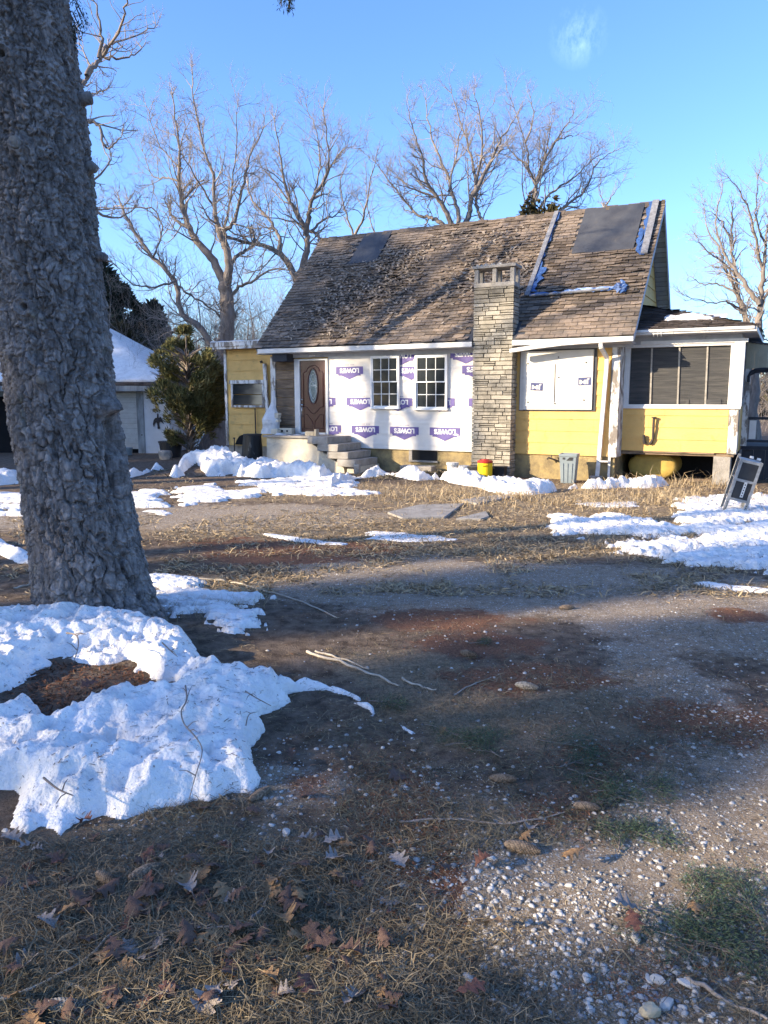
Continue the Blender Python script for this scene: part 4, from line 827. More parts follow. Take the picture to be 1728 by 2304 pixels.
def smooth_path(pts, m):
    pts = np.asarray(pts, float); n = len(pts); out = []
    for i in range(n-1):
        p0, p1, p2, p3 = pts[max(i-1,0)], pts[i], pts[i+1], pts[min(i+2,n-1)]
        for k in range(m):
            t = k/m; out.append(0.5*((2*p1)+(-p0+p2)*t+(2*p0-5*p1+4*p2-p3)*t*t+(-p0+3*p1-3*p2+p3)*t**3))
    out.append(pts[-1]); return np.array(out)
def grow(T, rnd, p, d, L_, r, lev, maxlev, dens, crook=0.24, up=0.10):
    n = 5 if lev < maxlev else 4; seg = L_/n; pts = [p]; dd = d/np.linalg.norm(d)
    for i in range(n):
        dd = dd + rnd.normal(0, crook, 3)*np.array([1,0.8,1]) + np.array([0,0,up]); dd /= np.linalg.norm(dd); pts.append(pts[-1]+dd*seg)
    rs = r*np.linspace(1, 0.35 if lev < maxlev else 0.3, n+1); T.add(pts, rs, 4 if lev < 2 else 3)
    if lev >= maxlev: return
    for k in range(max(1, int(rnd.poisson(dens)))):
        t = rnd.uniform(0.25, 1.0); i = min(int(t*n), n-1); q = pts[i] + (pts[i+1]-pts[i])*(t*n-i); ax = pts[i+1]-pts[i]; ax /= np.linalg.norm(ax)
        o = rnd.normal(0, 1, 3); o -= ax*(o@ax); o /= np.linalg.norm(o)+1e-9; a = rnd.uniform(0.45, 1.0); nd = ax*math.cos(a)+o*math.sin(a)
        grow(T, rnd, q, nd, L_*rnd.uniform(0.38, 0.72), max(r*0.55*(1-0.4*t), 0.0035), lev+1, maxlev, dens*0.92, crook, up)
def tree(label, Y, limbs, seed, group='bare trees behind the house', dens=4.4, sub=1.7, tw=0.009, every=0.21, maxlev=3, depth=1.0, drop=None, cat='tree'):
    """limbs: (pixel polyline, radius at start, radius at end); the first one is the trunk"""
    rnd = np.random.default_rng(seed); base = at(*limbs[0][0][0], Y); base[2] = 0 if drop is None else drop
    root = empty('bare_tree', base); tag(root, label, cat, group); T = Tubes(); W = Tubes()
    for li, (px, r0, r1) in enumerate(limbs):
        Y0 = Y if li == 0 else Y + rnd.uniform(-0.3, 0.3)*depth; dr = 0 if li == 0 else rnd.uniform(-1.6, 1.6)*depth
        wp = np.array([at(x, y, Y0 + dr*k/(max(len(px)-1,1))) for k, (x, y) in enumerate(px)]) - base
        wp = smooth_path(wp, 5); wp[1:-1] += rnd.normal(0, 0.02, (len(wp)-2, 3)); s = np.linspace(0, 1, len(wp)); rs = r0+(r1-r0)*s**0.8
        if li == 0: rs = rs*(1+0.9*np.exp(-np.clip(wp[:,2],0,None)/0.45)) + 0.012*rnd.normal(0,1,len(rs))*(r0 > 0.1)
        rs = rs*0.86; T.add(wp, rs, 10 if r0 > 0.1 else 6)
        ln = np.concatenate([[0], np.cumsum(np.linalg.norm(np.diff(wp, axis=0), axis=1))]); tot = ln[-1]; k = int(tot/every); start = 0.42 if li == 0 else 0.16
        for q in range(k):
            u = start + (1-start)*((q+rnd.uniform(0,1))/k); i = np.clip(np.searchsorted(ln, u*tot)-1, 0, len(wp)-2); p = wp[i]+(wp[i+1]-wp[i])*rnd.uniform(0,1); ax = wp[i+1]-wp[i]; ax /= np.linalg.norm(ax)
            o = rnd.normal(0,1,3); o -= ax*(o@ax); o /= np.linalg.norm(o); a = rnd.uniform(0.5,1.15); d = ax*math.cos(a)+o*math.sin(a)
            rr = min(rs[i]*0.5, 0.035)*rnd.uniform(0.5,1.0)+0.003; grow(W, rnd, p, d, sub*rnd.uniform(0.5,1.2)*(1.1-0.75*u), max(rr, tw), 1, maxlev, dens)
        ax = wp[-1]-wp[-2]
        if r1 < 0.07:
            for _ in range(3): grow(W, rnd, wp[-1], ax/np.linalg.norm(ax)+rnd.normal(0,0.35,3), sub*rnd.uniform(0.25,0.55), max(r1*0.8, tw), 1, maxlev, dens)
    T.build('trunk', M['bark'], root); W.build('branches', M['twig'], root); return root
tree('tall crooked bare tree with fluted trunk between cedar bush and house', 28.0, [
    ([(486,1010),(488,930),(492,850),(500,790),(510,750),(512,690),(505,640)], 0.42, 0.27),
    ([(505,640),(479,588),(449,549),(427,515),(410,454),(403,410),(406,358),(399,302),(388,215)], 0.20, 0.02),
    ([(507,645),(515,605),(510,560),(497,530),(488,500),(484,470),(479,393),(458,337),(432,200)], 0.21, 0.02),
    ([(505,560),(503,523),(527,497),(549,410),(562,354),(592,290)], 0.12, 0.018),
    ([(513,600),(530,580),(556,560),(571,549)], 0.10, 0.05),
    ([(512,670),(540,645),(571,632),(614,606),(653,610)], 0.085, 0.02),
    ([(488,860),(475,778),(440,727),(415,712),(402,680),(393,632),(345,580),(315,541),(288,493),(275,465)], 0.17, 0.05),
    ([(396,640),(430,665),(470,690),(500,720)], 0.05, 0.03), ([(393,632),(350,645),(300,640),(262,600)], 0.06, 0.015), ([(345,580),(360,540),(362,500),(340,470),(270,468),(206,466)], 0.045, 0.02),
    ([(427,515),(400,500),(382,480)], 0.07, 0.05), ([(403,410),(380,400),(345,395),(320,340)], 0.05, 0.012), ([(410,454),(430,430)], 0.05, 0.045), ([(410,380),(360,330),(330,240)], 0.04, 0.012), ([(484,470),(440,400),(412,350)], 0.05, 0.015), ([(503,523),(520,440),(530,350),(535,240)], 0.06, 0.012)], 101, dens=4.7, sub=1.8)
tree('forked bare tree rising behind the left slope of the roof', 30.0, [
    ([(664,1000),(666,800),(670,640)], 0.30, 0.24),
    ([(670,640),(650,595),(627,571),(600,555),(571,549),(520,536),(505,525)], 0.17, 0.04), ([(627,571),(630,545),(625,525),(601,488),(566,449),(558,415)], 0.11, 0.03),
    ([(672,625),(684,590),(692,549),(683,510),(657,462),(640,410),(631,358),(618,270)], 0.19, 0.018), ([(688,530),(695,490),(701,454),(731,402),(740,358),(727,250)], 0.14, 0.016),
    ([(692,520),(715,525),(722,545)], 0.07, 0.05), ([(700,520),(730,495),(757,480),(783,440)], 0.07, 0.012), ([(701,454),(720,380),(712,300),(690,240)], 0.05, 0.012), ([(657,462),(610,400),(590,380)], 0.05, 0.014), ([(731,402),(770,340),(790,330)], 0.05, 0.012)], 102, dens=4.7, sub=1.8)
tree('slender bare tree peeking over the roof ridge beside the left patch', 34.0, [([(798,1000),(798,600),(798,530)], 0.16, 0.10), ([(798,530),(818,488),(831,419),(850,340)], 0.08, 0.012), ([(835,540),(842,523),(831,488),(822,375)], 0.07, 0.012), ([(798,535),(780,480),(765,420),(775,380)], 0.06, 0.012)], 103, sub=1.2, dens=3.0)
tree('broad many stemmed bare tree spreading behind the middle of the ridge', 30.0, [
    ([(1030,1000),(1030,700),(1030,520)], 0.34, 0.22),
    ([(1015,525),(990,500),(965,488),(936,481),(883,417),(845,365)], 0.13, 0.015), ([(1025,520),(1000,470),(984,444),(958,406),(952,364),(935,310),(920,250)], 0.13, 0.015),
    ([(1030,520),(1030,480),(1016,428),(995,364),(968,300),(958,225)], 0.12, 0.015), ([(1040,520),(1056,480),(1059,444),(1070,417),(1062,360),(1045,300),(1016,210)], 0.15, 0.014),
    ([(1062,440),(1102,369),(1123,321),(1161,262)], 0.11, 0.014), ([(1090,505),(1078,480),(1072,450)], 0.08, 0.06), ([(1070,417),(1085,340),(1080,260),(1068,215)], 0.07, 0.012), ([(1010,430),(1030,330),(1050,240)], 0.06, 0.012), ([(984,444),(920,420),(890,390)], 0.06, 0.012)], 104, dens=4.7, sub=1.8)
tree('bare tree with sprawling limbs behind the conifer tip on the ridge', 31.0, [
    ([(1190,1000),(1190,700),(1190,500)], 0.26, 0.17),
    ([(1190,500),(1175,480),(1190,440),(1204,417),(1190,374),(1182,321),(1150,225)], 0.12, 0.014), ([(1195,500),(1205,440),(1209,406),(1247,321),(1270,310),(1300,303)], 0.11, 0.012), ([(1235,510),(1263,471),(1316,428),(1343,369),(1382,340)], 0.10, 0.012),
    ([(1205,480),(1240,435),(1295,396),(1340,353)], 0.08, 0.012), ([(1182,321),(1200,270),(1195,225)], 0.05, 0.012), ([(1247,321),(1275,280),(1290,255)], 0.05, 0.01), ([(1204,417),(1230,340),(1240,270)], 0.06, 0.01), ([(1190,374),(1150,340),(1140,300)], 0.05, 0.01)], 105, dens=4.7, sub=1.8)
tree('thin bare sapling showing above the ridge left of the big tar patch', 36.0, [([(1365,1000),(1365,600),(1362,470)], 0.08, 0.05), ([(1362,470),(1350,430),(1352,405)], 0.03, 0.01), ([(1364,460),(1385,430),(1400,410)], 0.03, 0.01)], 106, sub=1.0, dens=3)
tree('bare tree with steep limbs leaning left beyond the porch roof', 27.0, [
    ([(1700,1010),(1690,850),(1678,723),(1660,665),(1655,616),(1646,554),(1648,470)], 0.19, 0.02), ([(1662,670),(1630,600),(1615,554),(1591,514),(1582,460)], 0.07, 0.012), ([(1655,660),(1620,640),(1580,640),(1560,625)], 0.05, 0.01), ([(1672,705),(1640,680),(1590,680),(1540,665)], 0.05, 0.01), ([(1655,616),(1620,585),(1585,560),(1570,535)], 0.05, 0.01), ([(1646,554),(1625,500),(1600,475)], 0.05, 0.01)], 107, dens=3.0, sub=1.3, group='bare trees beyond the porch')
tree('upright forked bare tree at the right edge beyond the porch', 26.0, [
    ([(1690,1010),(1700,850),(1706,732),(1710,685),(1717,619),(1724,554),(1740,420)], 0.20, 0.03), ([(1708,685),(1679,643),(1657,610),(1630,570),(1610,500),(1625,420)], 0.11, 0.014), ([(1717,619),(1700,540),(1680,460),(1640,400)], 0.08, 0.012), ([(1712,690),(1735,640),(1760,560)], 0.08, 0.02), ([(1724,554),(1700,480),(1705,400)], 0.05, 0.01)], 108, dens=3.0, sub=1.4, group='bare trees beyond the porch')
tree('old bare tree whose bent limbs come out behind the spruce trunk', 17.0, [
    ([(95,1040),(100,800),(110,500),(140,300),(170,225)], 0.24, 0.13), ([(170,225),(186,190),(205,160),(223,137),(254,131),(289,131),(320,107)], 0.075, 0.012), ([(195,170),(225,134),(237,107),(254,96),(306,82),(350,58)], 0.06, 0.01), ([(222,130),(229,86),(218,30),(205,-40)], 0.05, 0.012), ([(150,265),(192,272),(223,285),(237,330),(261,320),(275,300)], 0.06, 0.01), ([(160,240),(200,215),(232,205)], 0.035, 0.012), ([(130,420),(205,470),(265,490),(300,470)], 0.06, 0.012), ([(230,128),(270,60),(285,10),(290,-50)], 0.04, 0.01), ([(140,420),(215,400),(250,350)], 0.05, 0.012)], 109, dens=2.8, sub=0.9, tw=0.006, group='bare trees behind the spruce')
# ---------------------------------------------------------------- foliage builder for evergreens
def sprays(P0, D, size, rnd, width=0.16, nper=3):
    """narrow leaf sprays: P0 points, D directions -> vertices, triangles, shade"""
    n = len(P0); V = []; Fs = []; sh = []
    for k in range(nper):
        d = D + rnd.normal(0, 0.45, (n, 3)); d /= np.linalg.norm(d, axis=1)[:, None]; o = rnd.normal(0, 1, (n, 3)); s = np.cross(d, o); s /= np.linalg.norm(s, axis=1)[:, None]+1e-9
        L_ = (size*rnd.uniform(0.5, 1.3, n))[:, None]; a = P0 + rnd.normal(0, 0.02, (n, 3)); b = a + d*L_*0.55 + s*L_*width; c = a + d*L_; e = a + d*L_*0.5 - s*L_*width*0.8
        V.append(np.stack([a, b, c, e], 1).reshape(-1, 3)); sh.append(rnd.uniform(0.55, 1.35, n))
    V = np.concatenate(V); F = np.arange(len(V)).reshape(-1, 4); return V, F, np.concatenate(sh)
def green(name, c1, c2): 
    m = mat(name, c1, c2, 3.0, 0.85, 0, shade=True, spec=0.15); return m
M['cedar'] = green('cedar_foliage', (0.14,0.15,0.06), (0.20,0.165,0.07)); M['dark_green'] = green('dark_evergreen', (0.04,0.055,0.042), (0.06,0.065,0.042)); M['rust_green'] = green('rusty_evergreen', (0.075,0.055,0.025), (0.045,0.050,0.022))
M['spruce'] = green('spruce_needles', (0.020,0.038,0.024), (0.032,0.05,0.028))
def evergreen(name, label, base, prof, n, mat_, seed, group=None, size=0.22, cat='tree', clump=5.0, trunk_r=0.09, up=0.6, gap=-0.15, lump_a=0.28, width=0.16):
    """prof: list of (height, radius left, radius right)"""
    rnd = np.random.default_rng(seed); root = empty(name, base); tag(root, label, cat, group); pr = np.array(prof); h0, h1 = pr[0,0], pr[-1,0]
    z = h0 + (h1-h0)*rnd.uniform(0, 1, n*3)**1.0; th = rnd.uniform(0, 2*np.pi, n*3); rl = np.interp(z, pr[:,0], pr[:,1]); rr = np.interp(z, pr[:,0], pr[:,2]); R_ = np.where(np.cos(th) < 0, rl, rr); q = rnd.uniform(0.12, 1, n*3)**0.55
    lump = 1+lump_a*vnoise(np.cos(th)*2.2, np.sin(th)*2.2, z*1.6, seed=seed); r = R_*q*lump; x, y = r*np.cos(th), r*np.sin(th)
    keep = (vnoise(x*clump/2, y*clump/2, z*clump/2, seed=seed+3) + 0.6*vnoise(x*clump, y*clump, z*clump, seed=seed+4) > gap) & (rnd.uniform(0, 1, n*3) < (R_/max(pr[:,1:].max(), 0.01))**1.0+0.12)
    idx = np.where(keep)[0][:n]; P0 = np.stack([x, y, z], 1)[idx]; D = np.stack([np.cos(th), np.sin(th), np.full(n*3, up)], 1)[idx] + rnd.normal(0, 0.3, (len(idx), 3))
    V, F, s = sprays(P0, D, size, rnd, width); bigmesh('crown', V, F, mat_, root, shade=s)
    T = Tubes(); T.add([(0,0,-0.1),(0.03,0,h0+0.3),(-0.02,0.02,(h0+h1)/2),(0,0,h1*0.97)], [trunk_r,trunk_r*0.85,trunk_r*0.5,0.01], 8)
    for k in range(int(n/90)+6):
        zz = rnd.uniform(h0*0.7, h1*0.85); a = rnd.uniform(0, 6.28); rr_ = np.interp(zz, pr[:,0], pr[:,1])*rnd.uniform(0.5,0.95); T.add([(0,0,zz-0.2),(rr_*0.5*math.cos(a),rr_*0.5*math.sin(a),zz),(rr_*math.cos(a),rr_*math.sin(a),zz+0.25*up*rr_)], [trunk_r*0.35,trunk_r*0.2,0.006], 4)
    T.build('trunk', M['bark'], root); return root
def pxprof(Y, cx_, rows):
    out = []
    for y, xl, xr in sorted(rows, reverse=True):
        z = at(cx_, y, Y)[2]; out.append((z, at(cx_, y, Y)[0]-at(xl, y, Y)[0], at(xr, y, Y)[0]-at(cx_, y, Y)[0]))
    return out
b0 = at(428, 1020, 24.2); b0[2] = 0
evergreen('cedar_bush', 'shaggy olive cedar bush between the white garage and the yellow annex', b0, pxprof(24.2, 428, [(740,420,434),(762,400,446),(790,375,470),(815,345,490),(840,335,508),(870,340,524),(900,352,520),(925,370,500),(950,380,488),(975,378,478),(1000,388,462)]), 17000, M['cedar'], 61, size=0.17, cat='bush', clump=3.4, gap=0.08, up=0.9, lump_a=0.5, width=0.10)
G1 = 'dark evergreens behind the garage'
for i, (px, Yd, top, rad_, label, mt, n) in enumerate([(205, 33, 520, 1.9, 'tallest dark evergreen just right of the spruce trunk', 'dark_green', 9000), (292, 34, 648, 1.5, 'dark evergreen behind the peak of the snowy garage roof', 'dark_green', 6500), (355, 35, 685, 1.2, 'smaller dark evergreen fading into the bare brush', 'dark_green', 4500), (285, 31, 735, 1.6, 'low rusty evergreen peeping over the snowy garage roof', 'rust_green', 5000), (240, 32, 700, 1.5, 'low rusty evergreen close to the spruce trunk', 'rust_green', 4000)]):
    b0 = at(px, 1000, Yd); b0[2] = 0; zt = at(px, top, Yd)[2]
    evergreen('evergreen_tree', label, b0, [(0.5,rad_,rad_),(zt*0.5,rad_*0.95,rad_),(zt*0.75,rad_*0.62,rad_*0.7),(zt*0.93,0.25,0.3),(zt,0.05,0.05)], n, M[mt], 70+i, G1, size=0.34, clump=2.6)
b0 = at(1210, 1000, 29); b0[2] = 0; zt = at(1210, 398, 29)[2]
evergreen('evergreen_tree', 'thin brown conifer tip poking over the roof ridge', b0, [(5.5,0.5,0.5),(zt-2.2,0.95,0.9),(zt-1.3,0.75,0.7),(zt-0.8,0.42,0.4),(zt,0.05,0.05)], 1300, M['rust_green'], 90, size=0.26, up=0.15, clump=3)

# ---------------------------------------------------------------- brush and far woods
T = Tubes(); rnd = np.random.default_rng(5)
def brush(px0, px1, Y0, Y1, h0, h1, n, r=0.012):
    for i in range(n):
        Y = rnd.uniform(Y0, Y1); p = at(rnd.uniform(px0, px1), 1000, Y); p[2] = 0; h = rnd.uniform(h0, h1)
        grow(T, rnd, p, np.array([rnd.normal(0,0.18), rnd.normal(0,0.18), 1.0]), h, r*rnd.uniform(0.7,1.8), 0, 3, 4.2, 0.2, 0.12)
brush(225, 520, 30, 40, 2.5, 5.4, 105); brush(560, 780, 33, 40, 3.0, 6.0, 90); brush(1640, 1800, 30, 44, 1.5, 3.2, 40); brush(330, 480, 26.5, 29, 1.5, 3.2, 26, 0.009)
tag(T.build('thicket', M['twig'], None), kind='stuff')
T = Tubes()
for i in range(420):
    Y = rnd.uniform(55, 95); x = rnd.uniform(-0.75, 0.75)*Y; h = rnd.uniform(4, 9.5)*(0.7 if abs(x/Y) > 0.3 else 1); r = rnd.uniform(0.05, 0.2)
    T.add([(x,Y,-0.2),(x+rnd.normal(0,0.2),Y,h*0.5),(x+rnd.normal(0,0.4),Y,h)], [r,r*0.7,0.02], 5)
    for k in range(10):
        z = rnd.uniform(0.15, 0.95)*h; a = rnd.uniform(0, 6.28); l = rnd.uniform(0.8, 2.4); T.add([(x,Y,z),(x+l*0.5*math.cos(a),Y+l*0.5*math.sin(a),z+l*0.3),(x+l*math.cos(a),Y+l*math.sin(a),z+l*rnd.uniform(0.3,0.9))], [0.035,0.025,0.01], 3)
for i in range(2600):
    Y = rnd.uniform(50, 95); x = rnd.uniform(-0.75, 0.75)*Y; h = rnd.uniform(1.0, 3.2); T.add([(x,Y,0),(x+rnd.normal(0,0.3),Y+rnd.normal(0,0.3),h*0.6),(x+rnd.normal(0,0.7),Y,h)], [0.03,0.02,0.008], 3)
tag(T.build('woods', M['bark'], None), kind='stuff')
p0 = rnd.uniform(0, 1, (5000, 3)); Yv = 62+38*p0[:,0]; q = np.stack([(p0[:,1]-0.5)*1.5*Yv, Yv, 5.5*p0[:,2]**1.7*(1+0.6*vnoise((p0[:,1]-0.5)*40, Yv*0.1, seed=77))], 1)
V, F, s = sprays(q, np.tile([0,0,0.8], (5000,1)), 1.1, rnd, 0.2); tag(bigmesh('undergrowth', V, F, M['rust_green'], None, shade=s), kind='stuff')

# ---------------------------------------------------------------- the big spruce trunk in front
M['spruce_bark'] = mat('spruce_bark', (0.285,0.255,0.235), (0.075,0.065,0.06), 24, 0.95, 1.0, 45, stain=((0.27,0.275,0.20), 3.5, 0.62, 0.8), spec=0.1, stretch=(1,1,0.38), contrast=(0.36,0.70), shade=True)
M['cut_wood'] = mat('cut_wood', (0.26,0.23,0.19), (0.15,0.13,0.11), 18, 0.9, 0.4, 60)
TY = 6.2
cen = [(1400,216,128),(1300,203,122),(1200,188,118),(1100,173,117),(1000,158,118),(900,140,117),(800,130,119),(700,118,118),(600,106,118),(500,95,119),(400,84,121),(300,72,122),(200,58,122),(100,45,120),(0,32,118),(-200,8,112),(-500,-20,100)]
cz = np.array([at(x, y, TY) for y, x, r in cen]); cr = np.array([(at(x+r, y, TY)[0]-at(x-r, y, TY)[0])/2 for y, x, r in cen])*0.985
base = np.array([cz[0][0]+0.02, TY, 0.0]); spruce = empty('spruce_tree', base); tag(spruce, 'massive leaning spruce trunk with knots and a torn burl on its right', 'tree')
ztop = 15.0; zs = np.concatenate([np.arange(-0.15, 5.6, 0.0068), np.linspace(5.65, ztop, 60)]); nt_ = 430
ccx = np.interp(zs, np.append(cz[:,2], ztop), np.append(cz[:,0], cz[-1,0]-0.5)); ccr = np.interp(zs, np.append(cz[:,2], ztop), np.append(cr, 0.05))
ccx = np.where(zs < cz[0,2], cz[0,0]+0.02, ccx); k = np.ones(25)/25
ccx[30:-80] = np.convolve(ccx, k, 'same')[30:-80]; ccr[30:-80] = np.convolve(ccr, k, 'same')[30:-80]
TH, ZZ = np.meshgrid(np.linspace(0, 2*np.pi, nt_, endpoint=False), zs); CXc = ccx[:,None]+0*TH; R0 = ccr[:,None]+0*TH
bx, by = np.cos(TH)*0.42, np.sin(TH)*0.42
def worley(x, y, z, seed):
    fx, fy, fz = np.floor(x).astype(np.int64), np.floor(y).astype(np.int64), np.floor(z).astype(np.int64); d1 = np.full(x.shape, 9.); d2 = d1.copy(); cid = np.zeros(x.shape)
    for a in (-1,0,1):
        for b_ in (-1,0,1):
            for c in (-1,0,1):
                ix, iy, iz = fx+a, fy+b_, fz+c; px = ix+_h(ix,iy,iz,seed); py = iy+_h(ix,iy,iz,seed+1); pz = iz+_h(ix,iy,iz,seed+2); d = np.sqrt((x-px)**2+(y-py)**2+(z-pz)**2)
                lt = d < d1; cid = np.where(lt, _h(ix,iy,iz,seed+3), cid); d2 = np.where(lt, d1, np.minimum(d2, d)); d1 = np.where(lt, d, d1)
    return d1, d2, cid
wx = 0.035*fbm(bx*9, by*9, ZZ*7, o=3, seed=51); wz = 0.05*fbm(bx*8+5, by*8, ZZ*8, o=3, seed=52)
def wor2(x, y, z, seed):
    """distance to cell border, cell id, offset from the cell centre along z"""
    fx, fy, fz = np.floor(x).astype(np.int64), np.floor(y).astype(np.int64), np.floor(z).astype(np.int64); d1 = np.full(x.shape, 9.); d2 = d1.copy(); cid = np.zeros(x.shape); oz = np.zeros(x.shape); ox_ = np.zeros(x.shape)
    for a in (-1,0,1):
        for b_ in (-1,0,1):
            for c in (-1,0,1):
                ix, iy, iz = fx+a, fy+b_, fz+c; qx, qy, qz = x-ix-_h(ix,iy,iz,seed), y-iy-_h(ix,iy,iz,seed+1), z-iz-_h(ix,iy,iz,seed+2); d = np.sqrt(qx*qx+qy*qy+qz*qz)
                lt = d < d1; cid = np.where(lt, _h(ix,iy,iz,seed+3), cid); oz = np.where(lt, qz, oz); ox_ = np.where(lt, qx+qy, ox_); d2 = np.where(lt, d1, np.minimum(d2, d)); d1 = np.where(lt, d, d1)
    return d2-d1, cid, oz, ox_
up_ = sstep(1.0, 3.2, ZZ)                                   # plates below, finer scales above
b1, c1_, oz1, ox1 = wor2((bx+wx)*13, (by+wx)*13, (ZZ+wz)*8.5, 53); b2, c2_, oz2, ox2 = wor2((bx+wx*1.3)*27, (by+wx*1.3)*27, (ZZ+wz)*24, 57)
fis = np.abs(fbm(bx*9+wx*14, by*9+wx*14, ZZ*2.3, o=3, seed=59)); fis = 1-sstep(0.0, 0.085, fis)
disp = -0.016 + 0.015*sstep(0.0, 0.10, b1)*(0.45+0.75*c1_)*(1-0.35*up_) - 0.012*oz1*(0.3+c1_) + 0.006*ox1*(c1_-0.5)
disp += (0.012*sstep(0.0, 0.14, b2)*(0.3+c2_) - 0.010*oz2*(0.2+c2_) + 0.006*ox2*(c2_-0.5))*(0.8+0.5*up_) - 0.040*fis*(1-0.45*up_) + 0.010*fbm(bx*5, by*5, ZZ*2.5, o=3, seed=54) + 0.004*fbm(bx*48, by*48, ZZ*36, o=2, seed=55)
disp = disp*np.where(ZZ > 5.6, 0.4, 1)
disp += 0.17*np.exp(-np.clip(ZZ-0.02,0,None)/0.16)*np.maximum(0, np.cos(TH-5.72))**5 + 0.05*np.exp(-np.clip(ZZ-0.05,0,None)/0.30)*(0.6+0.7*np.maximum(0, np.cos(TH-5.9))**3*2.0+0.4*np.cos(TH*4+1))
def onfront(px, y):
    p = at(px, y, TY); i = np.argmin(np.abs(zs-p[2])); c = np.clip((p[0]-ccx[i])/ccr[i], -0.98, 0.98); return -math.acos(c), at(px, y, TY-ccr[i]*math.sqrt(1-c*c))[2]
def dth(a): return (TH-a+np.pi) % (2*np.pi) - np.pi
for (px, y, sz, amp, dip) in [(55,122,0.055,0.035,0.05),(88,325,0.045,0.05,0.0),(40,575,0.085,0.03,0.05),(105,690,0.055,0.03,0.055),(145,857,0.04,0.05,0.01),(100,985,0.075,0.03,0.045),(140,60,0.05,0.03,0.02),(258,1142,0.04,0.02,0.03),(268,1216,0.045,0.02,0.025),(200,1190,0.04,0.02,0.03),(130,985,0.03,0.02,0.03)]:
    a, z = onfront(px, y); d = np.hypot(dth(a)*0.42*1.0, (ZZ-z)*1.15)
    disp = disp*(1-0.75*np.exp(-(d/sz/1.4)**2)) + amp*1.3*np.exp(-(d/sz/1.5)**2) - (dip*1.6+amp*0.9)*np.exp(-(d/(sz*0.55))**2) + 0.009*np.cos(d/sz*10)*np.exp(-(d/sz/1.8)**2)
a, z = onfront(266, 925); d = np.hypot(dth(a-0.08)*0.42, (ZZ-z)*(0.8)); disp += 0.13*np.exp(-(d/0.10)**2)*sstep(-0.05, 0.02, ZZ-z)
pa = [onfront(262,965), onfront(268,1000), onfront(266,1040), onfront(272,1085), onfront(280,1125)]
for (a, z), w_, dp in zip(pa, (0.06,0.06,0.045,0.035,0.025), (0.10,0.12,0.11,0.08,0.05)):
    d = np.hypot(dth(a+0.05)*0.42/w_, (ZZ-z)/0.085); disp -= dp*np.exp(-d**2)
    d = np.hypot(dth(a+0.32)*0.42/0.03, (ZZ-z)/0.10); disp += 0.03*np.exp(-d**2)
RR = R0 + disp; V = np.stack([CXc-base[0]+RR*np.cos(TH), RR*np.sin(TH), ZZ], -1).reshape(-1, 3)
n0 = len(zs); idx = np.arange(n0*nt_).reshape(n0, nt_); F = np.stack([idx[:-1], np.roll(idx[:-1], -1, 1), np.roll(idx[1:], -1, 1), idx[1:]], -1).reshape(-1, 4)
cf = (0.72+0.5*c1_+0.35*(c2_-0.5))[:-1]; bigmesh('trunk', V, F, M['spruce_bark'], spruce, smooth=True, shade=cf.ravel())
def tp(px, y, Y=TY): return at(px, y, Y)-base
def stub(pts, rs, n=9):
    T = Tubes(); T.add(pts, rs, n); o = T.build('branch_stub', M['spruce_bark'], spruce); return o
stub([tp(165,225), tp(188,222), tp(205,220), tp(207,220)], [0.055,0.05,0.047,0.001]); stub([tp(190,380), tp(208,376), tp(217,382), tp(218,382)], [0.06,0.045,0.03,0.001]); stub([tp(215,575), tp(232,578), tp(240,582), tp(241,582)], [0.045,0.035,0.028,0.001])
a, z = onfront(88, 325)
for (px, y, r) in ((88,326,0.045), (145,857,0.034)):
    a, z = onfront(px, y); i = np.argmin(np.abs(zs-z)); o_ = np.array([ccx[i]-base[0], 0, z]); d = np.array([math.cos(a), math.sin(a), 0.02]); T = Tubes(); rr = ccr[i]
    T.add([o_+d*(rr-0.05), o_+d*(rr+0.035), o_+d*(rr+0.045), o_+d*(rr+0.046)], [r*1.2, r, r*0.85, 0.001], 12); T.build('branch_stub', M['cut_wood'], spruce)
T = Tubes(); rnd = np.random.default_rng(66); PP = []; DD = []          # limbs and hanging needles above the picture
def limb(p, q, droop, r, needles=True):
    m = 9; pts = [np.array(p)+(np.array(q)-np.array(p))*t/m + np.array([0,0,-droop*math.sin(math.pi*t/m*0.5)]) for t in range(m+1)]; T.add(pts, np.linspace(r, 0.008, m+1), 6)
    for i in range(2, m+1):
        for k in range(5):
            s = pts[i]+rnd.normal(0,0.08,3); l = rnd.uniform(0.25,0.8); e = s+np.array([rnd.normal(0,0.12),rnd.normal(0,0.12),-l]); T.add([s, (s+e)/2+rnd.normal(0,0.03,3), e], [0.008,0.005,0.002], 3)
            for u in np.linspace(0.05, 1, int(l*34)): PP.append(s+(e-s)*u); DD.append([rnd.normal(0,0.5),rnd.normal(0,0.5),-0.9])
T.add([tp(120,-500), tp(400,-420,6.0), tp(640,-300,5.9), tp(650,-35,5.9)], [0.05,0.035,0.02,0.008], 6)
for i in range(6): 
    s = tp(163+rnd.normal(0,5), -10+i*12, 6.25); e = s+np.array([rnd.uniform(0.0,0.09),0.02,-0.16]); T.add([s,e],[0.006,0.002],3)
    for u in np.linspace(0,1,14): PP.append(s+(e-s)*u); DD.append([rnd.normal(0,0.5),rnd.normal(0,0.5),-0.8])
for x_ in (632, 650, 656):
    s = tp(x_, -40, 5.9); e = tp(x_-3+rnd.normal(0,3), 14 if x_ < 645 else 20, 5.9); T.add([s,e],[0.008,0.003],3)
    for u in np.linspace(0,1,26): PP.append(s+(e-s)*u); DD.append([rnd.normal(0,0.4),rnd.normal(0,0.4),-1])
for i in range(22):
    z = rnd.uniform(8.0, 14.5); a = rnd.uniform(0, 6.28); l = (15.5-z)*0.30+0.5; limb((0,0,z), (l*math.cos(a), l*math.sin(a), z-0.15*l), 0.2*l, 0.05)
